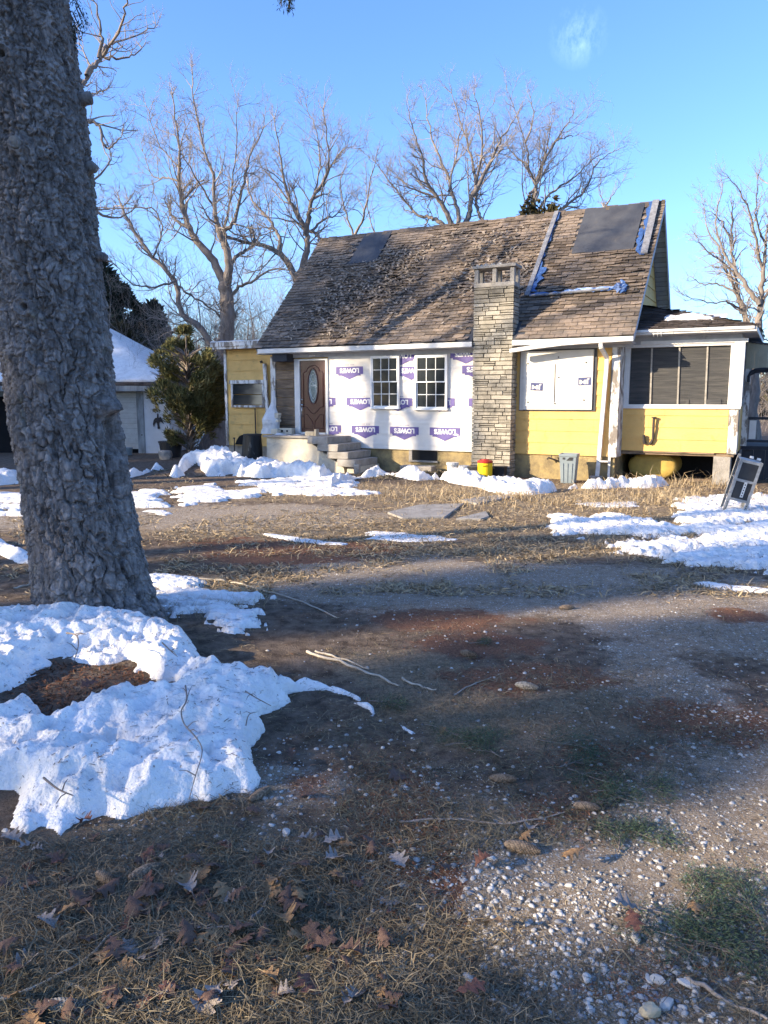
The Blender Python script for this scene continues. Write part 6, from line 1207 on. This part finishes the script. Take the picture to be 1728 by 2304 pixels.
# dirt and needles strewn over the big snow pile
from mathutils.bvhtree import BVHTree
sp_ = [o for o in COL.objects if o.name == 'snow_pile'][0]; bv = BVHTree.FromPolygons([v.co[:] for v in sp_.data.vertices], [tuple(p.vertices) for p in sp_.data.polygons]); V = []; F = []
for i in range(5200):
    x, y = random.uniform(-4.2, -0.3), random.uniform(3.0, 5.9)
    if fbm(np.array([x*3]), np.array([y*3]), seed=91, o=2)[0]+random.uniform(-0.7,0.4) < 0: continue
    h_ = bv.ray_cast(Vector((x, y, 2)), Vector((0,0,-1)))
    if h_[0] is None: continue
    l = random.uniform(0.004, 0.022); a = random.uniform(0, 6.28); wd = random.uniform(0.001, 0.0035); c, s_ = math.cos(a), math.sin(a); z = h_[0].z+0.004; k = len(V); V += [(x-c*l+s_*wd,y-s_*l-c*wd,z),(x-c*l-s_*wd,y-s_*l+c*wd,z),(x+c*l-s_*wd,y+s_*l+c*wd,z+0.003),(x+c*l+s_*wd,y+s_*l-c*wd,z+0.003)]; F.append((k,k+1,k+2,k+3))
tag(bigmesh('snow_litter', np.array(V), np.array(F), M['bark']), kind='stuff')
# gravel
def stone_mesh(seed):
    bm = bmesh.new(); bmesh.ops.create_icosphere(bm, subdivisions=2, radius=1); r = random.Random(seed); ax = Vector((1, r.uniform(0.6,0.95), r.uniform(0.45,0.75)))
    cuts = [(Vector((r.gauss(0,1), r.gauss(0,1), r.gauss(0,1))).normalized(), r.uniform(0.55,0.85)) for _ in range(7)]
    for v in bm.verts:
        c = v.co.copy()
        for n_, d in cuts:
            k = c.dot(n_)
            if k > d: c -= n_*(k-d)*0.85
        v.co = Vector((c.x*ax.x, c.y*ax.y, c.z*ax.z))
    V = np.array([v.co[:] for v in bm.verts]); F = np.array([[v.index for v in f.verts] for f in bm.faces]); bm.free(); return V, F
SM = [stone_mesh(i) for i in range(8)]
M['lime'] = mat('limestone', (0.58,0.55,0.50), (0.38,0.36,0.33), 30, 0.8, 0.3, 200, shade=True, stain=((0.30,0.26,0.21), 9, 0.6, 0.85)); M['bluestone'] = mat('grey_stone', (0.25,0.26,0.28), (0.17,0.175,0.19), 30, 0.8, 0.3, 200)
sme = []
for i, (V, F) in enumerate(SM):
    for mm in (M['lime'], M['bluestone']):
        me = bpy.data.meshes.new('stone'); me.from_pydata(V.tolist(), [], F.tolist()); me.materials.append(mm); a = me.attributes.new('shade', 'FLOAT', 'FACE'); a.data.foreach_set('value', np.full(len(F), 0.85+0.06*(i % 4), np.float32)); sme.append(me)
def stone_density(X, Y):
    d = ell(X, Y, [(1560,2150,420,330,1.3),(1200,2130,200,330,1.2),(1700,1700,160,260,0.7),(1500,1570,170,70,0.6),(640,1740,150,70,0.7),(420,1870,250,60,0.6),(960,1980,80,200,0.7),(1230,1950,60,60,1.0),(780,1400,200,30,0.35),(900,1280,200,30,0.5)])
    nz_ = fbm(X*2.5, Y*2.5, seed=88, o=4, g=0.65); return d*(0.34+0.75*nz_) + 0.10*sstep(-1.2, 0.6, X)*(Y < 7.5)*(1+nz_)
X, Y = scatter(90000, 1.9, 9.0, rnd, 1.0); k = rnd.uniform(0, 1, len(X)) < stone_density(X, Y); X, Y = X[k], Y[k]; n = len(X)
sz = 0.0022+0.013*rnd.uniform(0, 1, n)**5 + 0.0012*Y/3; big = np.argsort(-(sz/Y))[:290]; small = np.setdiff1d(np.arange(n), big)
specials = [(1320,2200,0.028),(1480,2205,0.026),(1055,2200,0.03),(1545,2220,0.03),(1500,2320-60,0.03),(1430,2110,0.03),(1460,2200,0.02),(645,1910-40,0.03),(965,1725,0.018),(930,1680,0.016),(1470,2275,0.02)]
for q, i in enumerate(big):
    r = max(sz[i], 0.006); me = sme[random.randrange(16) if random.random() < 0.35 else random.randrange(8)*2]; o = bpy.data.objects.new('stone', me); COL.objects.link(o); s = (r*random.uniform(0.8,1.3), r*random.uniform(0.8,1.2), r); o.scale = s; o.location = (X[i], Y[i], float(H(X[i], Y[i]))-r*0.05); o.rotation_euler = (random.uniform(-0.3,0.3), random.uniform(-0.3,0.3), random.uniform(0,6.28))
    tag(o, 'small rough stone lying loose in the gravel of the drive', 'stone', 'loose stones in the gravel')
for (px, y, r) in specials:
    p = gnd(px, y); o = bpy.data.objects.new('stone', sme[random.randrange(8)*2]); COL.objects.link(o); o.scale = (r*1.1, r*0.9, r*0.8); o.location = (p[0], p[1], float(H(p[0], p[1]))+r*0.2); o.rotation_euler = (random.uniform(-0.3,0.3), 0.1, random.uniform(0,6.28)); tag(o, 'small rough stone lying loose in the gravel of the drive', 'stone', 'loose stones in the gravel')
o = rock('stone', (*gnd(1462,2283)[:2], 0.012), (0.032,0.024,0.018), 'smooth tan pebble at the bottom edge of the gravel', 'stone', mat('tan_stone', (0.52,0.42,0.27), (0.44,0.35,0.22), 8, 0.6), 19, rz=0.4)
Vs, Fs, Ss = [], [], []; off = 0
for vi in range(8):
    ii = small[small % 8 == vi]; V0, F0 = SM[vi]; m_ = len(ii); a = rnd.uniform(0, 6.28, m_); ca, sa_ = np.cos(a), np.sin(a); s = sz[ii]*rnd.uniform(0.75, 1.2, m_); v = V0[None]*s[:,None,None]
    x = v[:,:,0]*ca[:,None]-v[:,:,1]*sa_[:,None]+X[ii][:,None]; y = v[:,:,0]*sa_[:,None]+v[:,:,1]*ca[:,None]+Y[ii][:,None]; z = v[:,:,2]+(H(X[ii], Y[ii])-s*0.1)[:,None]
    Vs.append(np.stack([x,y,z], -1).reshape(-1,3)); Fs.append((F0[None]+np.arange(m_)[:,None,None]*len(V0)).reshape(-1,3)+off); off += m_*len(V0); Ss.append(np.repeat(np.where(rnd.uniform(0,1,m_) < 0.3, rnd.uniform(0.25,0.5,m_), rnd.uniform(0.55,1.15,m_)), len(F0)))
tag(bigmesh('gravel', np.concatenate(Vs), np.concatenate(Fs), M['lime'], shade=np.concatenate(Ss)), kind='stuff')

# ---------------------------------------------------------------- oak leaves
def leaf_mesh(seed, m):
    r = random.Random(seed); n = 22; vs = []; fs = []; bend = r.uniform(-1.3, 0.5); cup = r.uniform(-1.2, 0.9); tw = r.uniform(-0.8, 0.8); ph = r.uniform(0, 1)
    for i in range(n+1):
        t = i/n; env = math.sin(math.pi*min(1, 0.06+t*0.94))**0.7*(0.30+0.10*t)*(1-0.55*max(0, t-0.7)/0.3); lob = [0, 0]
        for s in (0, 1): lob[s] = env*(0.34+0.85*abs(math.sin(math.pi*(t*3.4+ph*0.3+s*0.15)))**1.15*(1 if t > 0.08 else 0.2)) if t < 0.99 else 0.01
        ang = bend*t; x = (math.sin(ang)/bend if abs(bend) > 0.05 else t); z = ((1-math.cos(ang))/bend if abs(bend) > 0.05 else 0)
        for s, w_ in ((-1, lob[0]), (-0.5, lob[0]*0.5), (0, 0), (0.5, lob[1]*0.5), (1, lob[1])):
            y = math.copysign(w_, s) if s else 0; zz = z+cup*y*y*2.2+tw*y*(t-0.3)*0.8+0.02*math.sin(t*23+s*4)+0.015*r.gauss(0,1)*abs(s); vs.append((x+0.32*w_*(t < 0.9), y, zz))
    for i in range(n):
        for k in range(4): a = i*5+k; fs.append((a, a+1, a+6, a+5))
    k = len(vs); vs += [(-0.02,-0.012,0.0),(-0.02,0.012,0.0),(-0.24,0.0,0.03*r.gauss(0,1)),(0.05,-0.012,0.004),(0.05,0.012,0.004)]; fs += [(k,k+1,k+2),(k+3,k+4,k+1,k)]
    me = bpy.data.meshes.new('oak_leaf'); me.from_pydata(vs, [], fs); me.materials.append(m); me.polygons.foreach_set('use_smooth', [True]*len(fs)); zmin = min(v[2] for v in vs)
    for v in me.vertices: v.co.z -= zmin
    return me
LM = {'tan': mat('tan_leaf', (0.34,0.205,0.095), (0.22,0.125,0.06), 5, 0.65, 0.4, 40, spec=0.3), 'brown': mat('brown_leaf', (0.155,0.088,0.058), (0.09,0.055,0.042), 5, 0.6, 0.4, 40), 'pale': mat('pale_leaf', (0.33,0.28,0.245), (0.22,0.185,0.16), 5, 0.6, 0.4, 40), 'red': mat('reddish_leaf', (0.20,0.085,0.055), (0.13,0.06,0.042), 5, 0.6, 0.4, 40)}
LME = {k: [leaf_mesh(hash(k) % 50 + 10*i if False else (ord(k[0])*7+i*13), m) for i in range(5)] for k, m in LM.items()}
LTXT = {'tan': 'curled tan oak leaf lying on the matted dead grass', 'brown': 'dull brown oak leaf lying on the matted dead grass', 'pale': 'pale silvery oak leaf lying on the matted dead grass', 'red': 'dark reddish oak leaf lying on the matted dead grass'}
def leaf(px, y, kind, s=0.12, a=None, label=None, zoff=0.006):
    p = gnd(px, y); z = float(H(p[0], p[1])); o = bpy.data.objects.new('oak_leaf', random.choice(LME[kind])); COL.objects.link(o); o.scale = (s, s*random.uniform(0.85,1.2), s*random.uniform(0.7,1.2)); o.location = (p[0], p[1], z+zoff); o.rotation_euler = (random.uniform(-0.25,0.25), random.uniform(-0.2,0.2), random.uniform(0,6.28) if a is None else a)
    tag(o, label or LTXT[kind], 'leaf', 'fallen oak leaves' if label is None else None)
for (px, y, k, s) in [(480,2000,'tan',.15),(435,1985,'tan',.12),(250,2140,'tan',.15),(655,2100,'tan',.15),(180,2075,'tan',.14),(350,2035,'brown',.15),(440,2030,'pale',.14),(300,2160,'pale',.13),(495,2235,'pale',.14),(30,2190,'pale',.15),(70,2250,'pale',.12),(275,1995,'brown',.15),(280,2250,'pale',.11),(670,2040,'tan',.14),(690,2060,'brown',.14),(80,2090,'pale',.11),(540,2165,'brown',.12),(720,2240,'red',.13),(770,2270,'pale',.12),(235,2260,'red',.13),(390,2230,'pale',.10),(590,2205,'tan',.10),(480,1960,'tan',.12),(880,1935,'pale',.12),(800,1910,'tan',.11),(570,1960,'red',.10),(760,2190,'brown',.1),(860,2110,'brown',.1),(1100,1965-10,'red',.1),(1010,1950,'brown',.11),(990,1640,'tan',.10),(910,1750,'brown',.12),(1130,1755,'red',.09),(1190,1875,'pale',.11),(1200,1880,'tan',.1),(940,2000,'brown',.1),(120,1960,'red',.1),(680,1975,'brown',.12),(700,1800,'brown',.12),(460,1830,'brown',.12),(200,1865,'red',.12),(550,1830,'brown',.12),(650,1690,'brown',.09),(90,2300,'tan',.14),(620,2010,'tan',.12),(560,2020,'brown',.12)]: leaf(px+random.uniform(-6,6), y, k, s*random.uniform(0.6,0.85))
for i in range(130):
    px = random.uniform(-20, 900); y = random.uniform(1880, 2300)
    if random.random() < 0.35: px = random.gauss(420, 260); y = random.gauss(2060, 90)
    leaf(px, min(y, 2310), random.choice(('brown','brown','tan','pale','red','brown','brown')), random.uniform(0.045, 0.10))
for (px, y, k, t) in [(1565,2085,'tan','orange tan oak leaf resting on the dark sprigs at the right edge'),(1440,2060,'pale','greyish oak leaf half under the sprigs beside the sunlit patch'),(1128,2118,'tan','lone dusty tan oak leaf flat on the bare gravel'),(1305,1945,'tan','golden oak leaf in the sunlit patch of gravel'),(225,1628,'red','reddish brown leaf lying on the big snow pile'),(1030,2258,'red','small dark red leaf on the gravel near the bottom edge'),(1420,2080,'red','narrow rust leaf poking from the green sprigs')]: leaf(px, y, k, 0.10, label=t, zoff=0.03 if y > 1700 else 0.22)

# ---------------------------------------------------------------- spruce cones
M['cone'] = mat('cone_scales', (0.30,0.22,0.145), (0.17,0.12,0.08), 30, 0.7, 0.3, 90, shade=True); M['cone_pale'] = mat('pale_cone_scales', (0.42,0.37,0.29), (0.27,0.23,0.18), 30, 0.7, 0.3, 90, shade=True)
def cone_mesh(m, seed):
    b = MB(); r = random.Random(seed); Lc = 1.0; prof = lambda t: 0.165*(math.sin(math.pi*(0.08+0.87*t))**0.6); b.tube([(t*Lc-0.5, 0, 0) for t in np.linspace(0,1,10)], [prof(t)*0.72 for t in np.linspace(0,1,10)], 12, 0, 0.45)
    N_ = 210
    for i in range(N_):
        t = (i+0.5)/N_; a = i*2.39996; R = prof(t); x = t-0.5; s = 0.078*(0.55+0.6*math.sin(math.pi*min(t+0.05,1))); ca, sa_ = math.cos(a), math.sin(a)
        def q(dx, dt, rr): return (x+dx, rr*math.cos(a+dt), rr*math.sin(a+dt))
        w_ = s*0.62/max(R,0.05); c = r.uniform(0.6,1.35)
        b.mesh([q(-s*0.7,-w_*0.6,R*0.72), q(-s*0.7,w_*0.6,R*0.72), q(s*0.15,w_,R*1.0), q(s*0.62,w_*0.35,R*1.09), q(s*0.62,-w_*0.35,R*1.09), q(s*0.15,-w_,R*1.0), q(s*0.1,0,R*1.10)], [(0,1,6),(1,2,6),(2,3,6),(3,4,6),(4,5,6),(5,0,6)], 0, c)
    me = bpy.data.meshes.new('spruce_cone'); me.from_pydata(b.v, [], b.f); me.materials.append(m); a_ = me.attributes.new('shade', 'FLOAT', 'FACE'); a_.data.foreach_set('value', b.c); return me
CMB, CMP = cone_mesh(M['cone'], 1), cone_mesh(M['cone_pale'], 2)
for (px, y, me, L_, a, t) in [(1175,1915,CMB,0.145,-0.30,'brown spruce cone lying by the edge of the sunlit gravel'),(145,2272,CMP,0.135,-0.08,'pale weathered spruce cone at the bottom left of the grass'),(1185,1550,CMP,0.15,-0.55,'pale spruce cone in the tan grass far from the sprigs'),(1132,1753,CMB,0.13,-0.30,'spruce cone with a white broken end beside the green sprigs'),(325,1967,CMB,0.13,0.75,'dark spruce cone among leaves below the snow pile'),(240,1985,CMB,0.12,-0.6,'dark spruce cone half hidden under a brown leaf'),(1055,1478,CMB,0.16,-0.9,'black rotten spruce cone alone on the red needles'),(585,1790,CMB,0.13,0.9,'spruce cone beside the corner of the big snow pile'),(1275,1372,CMB,0.14,0.2,'small brown cone on the grey drive beyond the red needles'),(1320,1822,CMB,0.12,-0.1,'dark cone hidden below the green sprigs')]:
    p = gnd(px, y); o = bpy.data.objects.new('spruce_cone', me); COL.objects.link(o); o.scale = (L_, L_, L_); o.location = (p[0], p[1], float(H(p[0],p[1]))+L_*0.12); o.rotation_euler = (random.uniform(0,6), random.uniform(-0.1,0.1), a); tag(o, t, 'cone')

# ---------------------------------------------------------------- green sprigs and sticks
M['sprig'] = mat('green_needles', (0.05,0.082,0.052), (0.075,0.11,0.058), 5, 0.7, 0, shade=True, spec=0.25)
def sprig(px, y, L_, a, label, n=9, seed=0, z=0.0):
    rnd = np.random.default_rng(seed); p = gnd(px, y); root = empty('spruce_sprig', (p[0], p[1], float(H(p[0],p[1]))+z), a); tag(root, label, 'sprig', 'green spruce sprigs on the ground'); T = Tubes(); PP = []; DD = []
    def tw(s, d, l, r, lev):
        m = 6; pts = [s]
        for i in range(m): d = d+rnd.normal(0,0.10,3)*np.array([1,1,0.4]); d[2] = d[2]*0.6; d /= np.linalg.norm(d); pts.append(pts[-1]+d*l/m); pts[-1][2] = max(pts[-1][2], 0.008)
        T.add(pts, np.linspace(r, r*0.4, m+1), 4); pts = np.array(pts)
        for u in np.linspace(0.02, 1, int(l*260)): i = min(int(u*m), m-1); PP.append(pts[i]+(pts[i+1]-pts[i])*(u*m-i)); DD.append((pts[i+1]-pts[i])/np.linalg.norm(pts[i+1]-pts[i])*0.9+np.array([0,0,0.15]))
        if lev < 2:
            for k in range(n if lev == 0 else 3):
                u = rnd.uniform(0.15, 0.95); i = min(int(u*m), m-1); b_ = (1 if k % 2 else -1)*rnd.uniform(0.5, 0.95); c, s_ = math.cos(b_), math.sin(b_); dd = pts[i+1]-pts[i]; dd /= np.linalg.norm(dd); tw(pts[i]+(pts[i+1]-pts[i])*(u*m-i), np.array([dd[0]*c-dd[1]*s_, dd[0]*s_+dd[1]*c, rnd.uniform(-0.05,0.3)]), l*rnd.uniform(0.35,0.65)*(1.1-u*0.5), r*0.6, lev+1)
    tw(np.array([-L_/2,0,0.012]), np.array([1,0,0.12]), L_, 0.0035, 0); PP = np.array(PP); V, F, s = sprays(PP, np.array(DD), 0.020, rnd, 0.07, 3); T.build('stem', M['bark'], root); bigmesh('needles', V, F, M['sprig'], root, shade=s*0.95); return root
for i, (px, y, L_, a, t) in enumerate([(1010,1640,0.30,-0.4,'dark green spruce sprig nearest the scraps of snow'),(1060,1670,0.32,0.3,'spreading green sprig right of the snow scraps'),(1090,1690,0.24,2.3,'short green sprig tucked under the spreading one'),(1270,1690,0.34,-0.6,'bushy green sprig in the middle of the tan grass'),(1300,1720,0.26,0.5,'small green sprig touching the bushy one'),(1330,1760,0.30,-0.9,'long thin green sprig running towards the gravel'),(1400,1780,0.36,0.25,'wide green sprig on the gravel edge above the sunlit patch'),(1430,1810,0.30,2.8,'green sprig lying under the wide one'),(1420,1865,0.30,-0.3,'flat green sprig just above the sunlit gravel'),(1395,1890,0.22,1.2,'tiny green sprig at the tip of the flat one'),(1560,2010,0.26,0.9,'yellow green sprig catching the sun on the gravel'),(1500,2060,0.34,-0.3,'big dark green sprig below the sunlit gravel'),(1590,2080,0.34,0.4,'dark green sprig in the largest heap at lower right'),(1540,2120,0.32,2.7,'dark green sprig spilling down over the gravel'),(1640,2150,0.28,-0.5,'ragged green sprig ending the largest heap'),(1700,2040,0.32,1.3,'green sprig cut by the right edge of the view'),(1720,2110,0.30,0.2,'lower green sprig at the right edge of the view'),(870,1580,0.24,-0.2,'faint green sprig by the tip of the snow pile'),(1075,1452,0.15,0.4,'small far green sprig by the bark strips')]):
    sprig(px, y, L_*0.95, a, t, 6, 400+i, 0.0)
def stick(pts, r, label, m=None, cat='stick', name='stick', z=0.008):
    wp = [np.array([*gnd(*p)[:2], 0]) for p in pts]; wp = smooth_path(np.array([[q[0], q[1], float(H(q[0],q[1]))+z] for q in wp]), 4); wp += np.random.default_rng(len(label)).normal(0, r*0.5, wp.shape); T = Tubes(); T.add(wp, np.linspace(r, r*0.5, len(wp)), 6); o = T.build(name, m or M['twig'], None); tag(o, label, cat)
M['pale_wood'] = mat('pale_wood', (0.50,0.44,0.35), (0.33,0.28,0.22), 9, 0.85, 0.4, 60)
stick([(450,1300),(500,1308),(560,1322),(620,1340),(700,1370),(757,1393)], 0.012, 'long pale straight branch lying across the yard', M['pale_wood'])
stick([(690,1478),(760,1497),(850,1530),(900,1548)], 0.012, 'split pale bark strip running down from the drive', M['pale_wood']); stick([(710,1477),(760,1488),(830,1510)], 0.010, 'shorter yellowish bark strip above the split one', M['pale_wood']); stick([(905,1530),(940,1545),(980,1556)], 0.009, 'short whitish stick at the end of the bark strips', M['pale_wood'])
stick([(1020,1565),(1060,1545),(1105,1530)], 0.006, 'thin curved stick in the tan grass'); stick([(900,1850),(1000,1845),(1150,1855),(1270,1835)], 0.006, 'long thin twig across the needles above the cone'); stick([(1545,2210),(1630,2260),(1728,2310)], 0.009, 'straight twig at the lower right corner of the gravel'); stick([(0,2255),(100,2215),(215,2150),(290,2060)], 0.007, 'long twig slanting over the leaves at lower left', M['pale_wood']); stick([(560,2080),(590,2040),(620,1990),(640,1945)], 0.006, 'bent twig rising among the tan leaves'); stick([(330,2110),(450,2095),(640,2080),(700,2060)], 0.005, 'thin dark twig lying across the middle leaves'); stick([(150,2220),(220,2235),(300,2260)], 0.006, 'short pale twig above the pale cone', M['pale_wood']); stick([(420,2300-60),(450,2250),(470,2290)], 0.005, 'tiny forked twig near the bottom edge'); stick([(30,1325),(60,1316),(95,1308)], 0.012, 'pale stick in the grass left of the spruce trunk', M['pale_wood'])
stick([(300,1770),(360,1790),(440,1800)], 0.004, 'thin twig under the front lip of the snow pile')
def snowtwig(pts, r, label, kids=3, seed=0):
    wp = smooth_path(np.array([gnd(x, y, z) for x, y, z in pts]), 4); T = Tubes(); T.add(wp, np.linspace(r, r*0.4, len(wp)), 5); rnd = np.random.default_rng(seed)
    for k in range(kids):
        i = rnd.integers(2, len(wp)-2); d = rnd.normal(0, 1, 3)*np.array([1,1,0.6]); d[2] = abs(d[2])*0.5; l = rnd.uniform(0.04, 0.12); T.add([wp[i], wp[i]+d/np.linalg.norm(d)*l*0.5+np.array([0,0,0.01]), wp[i]+d/np.linalg.norm(d)*l], [r*0.6, r*0.45, r*0.2], 4)
    o = T.build('twig', M['bark'], None); tag(o, label, 'twig')
snowtwig([(417,1543,.27),(420,1575,.27),(408,1600,.26),(415,1630,.26),(440,1658,.25),(455,1690,.22),(440,1745,.2),(425,1800,.1)], 0.005, 'long kinked dark twig standing out of the big snow pile', 6, 1); snowtwig([(150,1424,.34),(172,1430,.36),(176,1455,.34),(165,1490,.3)], 0.006, 'dark forked twig above the dirty hollow of the snow pile', 3, 2); snowtwig([(552,1555,.16),(580,1572,.15),(610,1588,.12)], 0.005, 'twig sticking from the right end of the snow pile', 3, 3); snowtwig([(98,1750,.15),(130,1775,.14),(165,1790,.12)], 0.006, 'thick dark twig at the lower left of the snow pile', 2, 4); snowtwig([(553,1633,.12),(560,1608,.17),(578,1602,.16)], 0.004, 'curved twig on the right edge of the snow pile', 1, 5); snowtwig([(365,1446,.34),(385,1465,.32),(400,1478,.3)], 0.005, 'short twig on the snow crest beside the trunk foot', 2, 6)

# ---------------------------------------------------------------- tall trees to the left that shade the yard
def lw(a, w_): s, c = math.sin(SUN_AZ), math.cos(SUN_AZ); return (a*s - w_*c, a*c + w_*s)
def lhw(u, y): p = hw(u, y, 0); s, c = math.sin(SUN_AZ), math.cos(SUN_AZ); return p[0]*s+p[1]*c, -p[0]*c+p[1]*s
proto = {}
def shader_spruce(a, w_, Hh, R_, label, seed):
    x, y = lw(a, w_)
    key = seed
    if key not in proto:
        proto[key] = evergreen('spruce_tree', label, (x, y, 0), [(1.5,1.0,1.0),(3,0.95,0.95),(9,0.62,0.62),(15,0.27,0.27),(18.5,0.02,0.02)], 14000, M['spruce'], seed, 'spruces shading the yard', size=0.135, clump=6.0, trunk_r=0.08, up=-0.1, gap=-0.10, width=0.11)
        r = proto[key]
        for ch in r.children:
            if ch.name.startswith('crown'): pass
    else:
        src = proto[key]; r = src.copy(); COL.objects.link(r)
        for ch in src.children: c = ch.copy(); COL.objects.link(c); c.parent = r
        r['label'] = label
    r.location = (x, y, 0); r.scale = (R_, R_, Hh/18.5); r.rotation_euler = (0, 0, seed+a); return r
for i, (a, w_, Hh, R_) in enumerate([(-25,8.45,16,1.0),(-27,6.45,18,1.5),(-36,6.7,23,1.5),(-24,3.85,18.5,1.95),(-26,0.6,20.5,2.1),(-30,-1.9,20,3.2),(-38,-0.6,22,2.6),(-22,-5.5,18,3.6),(-26,22.6,20,2.7),(-33,21.6,22,2.6),(-28,27.2,20,2.8),(-34,31,22,3.2),(-24,25.5,11.5,3.0),(-28,29,20,3.2),(-24,33,19,3.2),(-34,20.6,22,2.2),(-26,21.2,19.5,2.9)]):
    shader_spruce(a, w_, Hh, R_, 'dark spruce beyond the left edge of the view shading the yard', 501+i % 3)
# bare trees whose limbs throw the forked shadows on the wrap and the roof
def wire_tree(a, w_, limbs, seed, label, every=0.5, sub=1.6, dens=3.2):
    """limbs in (w offset, height) pairs on the plane facing the sun"""
    x, y = lw(a, w_); root = empty('bare_tree', (x, y, 0)); tag(root, label, 'tree', 'bare trees shading the house'); rnd = np.random.default_rng(seed); T = Tubes(); W = Tubes(); ux, uy = -math.cos(SUN_AZ), math.sin(SUN_AZ)
    for pts, r0, r1 in limbs:
        wp = np.array([(ux*p[0], uy*p[0], p[1]) for p in pts]); wp = smooth_path(wp, 5); wp[:, :2] += np.cumsum(rnd.normal(0, 0.03, (len(wp), 2)), axis=0)*0.4; rs = np.linspace(r0, r1, len(wp)); T.add(wp, rs, 8)
        ln = np.linalg.norm(np.diff(wp, axis=0), axis=1).sum(); k = int(ln/every)
        for q in range(k):
            u = 0.35+0.65*rnd.uniform(); i = min(int(u*(len(wp)-1)), len(wp)-2); d = (wp[i+1]-wp[i]); d /= np.linalg.norm(d); o = rnd.normal(0,1,3); o -= d*(o@d); o /= np.linalg.norm(o)
            grow(W, rnd, wp[i], d*0.6+o*0.8, sub*rnd.uniform(0.5,1.3), min(rs[i]*0.5,0.04), 1, 3, dens)
    T.build('trunk', M['bark'], root); W.build('branches', M['twig'], root)
TE = math.tan(SUN_EL)
at_, wt_ = lhw(-3.3, 0); A0 = -24; h0 = (at_-A0)*TE
wire_tree(A0, wt_, [([(0.0,0),(0.05,5),(0,h0+0.9)], 0.30, 0.26), ([(0,h0+0.8),(0.30,h0+1.5),(0.75,h0+2.3),(1.2,h0+3.6),(1.3,h0+6)], 0.22, 0.06), ([(0,h0+0.85),(-0.25,h0+1.6),(-0.55,h0+2.6),(-0.8,h0+4),(-0.7,h0+6.5)], 0.20, 0.06)], 601, 'forked bare tree beyond the left edge shading the house wrap', every=1.6, sub=1.0)
at_, wt_ = lhw(-4.9, 0); h1 = (at_+30)*TE
wire_tree(-30, wt_-0.1, [([(0,0),(0.1,6),(0.0,h1+2),(0.1,h1+4.2),(0.5,h1+7)], 0.17, 0.05), ([(0,h1+2.2),(0.9,h1+4),(1.4,h1+6)], 0.10, 0.03), ([(0,h1+1.8),(-0.8,h1+3.6),(-1.6,h1+5.2)], 0.10, 0.03)], 602, 'slim bare tree beyond the left edge shading the roof', every=0.8, sub=1.2)
at_, wt_ = lhw(-1.2, 0); h2 = (at_+28)*TE
wire_tree(-28, wt_+0.2, [([(0,0),(0,8),(0.1,h2+3),(-0.2,h2+5.5),(-0.1,h2+8)], 0.16, 0.05), ([(0.1,h2+3),(1.2,h2+4.6),(1.8,h2+6.5)], 0.10, 0.03), ([(0,h2+2.6),(-1.3,h2+4.2),(-2.4,h2+5.2)], 0.11, 0.03), ([(0,h2+3.6),(-0.9,h2+5.2),(-1.6,h2+7)], 0.09, 0.03)], 603, 'tall bare tree beyond the left edge shading the chimney top', every=0.7, sub=1.3)
at_, wt_ = lhw(-5.8, 0.8); h3 = (at_+32)*TE
wire_tree(-32, wt_, [([(0,0),(0.1,7),(0,h3+2.5),(0.2,h3+4.5),(0.1,h3+7)], 0.2, 0.05), ([(0,h3+2.4),(1.0,h3+3.8),(1.9,h3+5.0),(2.4,h3+6.5)], 0.13, 0.03), ([(0,h3+2.8),(-0.9,h3+4.2),(-1.9,h3+5.2)], 0.12, 0.03), ([(0.1,h3+3.6),(0.8,h3+5.2),(0.9,h3+7)], 0.1, 0.03), ([(0,h3+3.2),(-0.6,h3+5),(-0.9,h3+7)], 0.1, 0.03)], 605, 'many limbed bare tree beyond the left edge shading the roof', every=0.5, sub=1.4, dens=3.6)
wire_tree(-20, 9.55, [([(0,0),(0.05,5),(-0.05,10),(0.1,14)], 0.27, 0.12)], 604, 'straight bare tree beyond the left edge shading the drive', every=0.8)
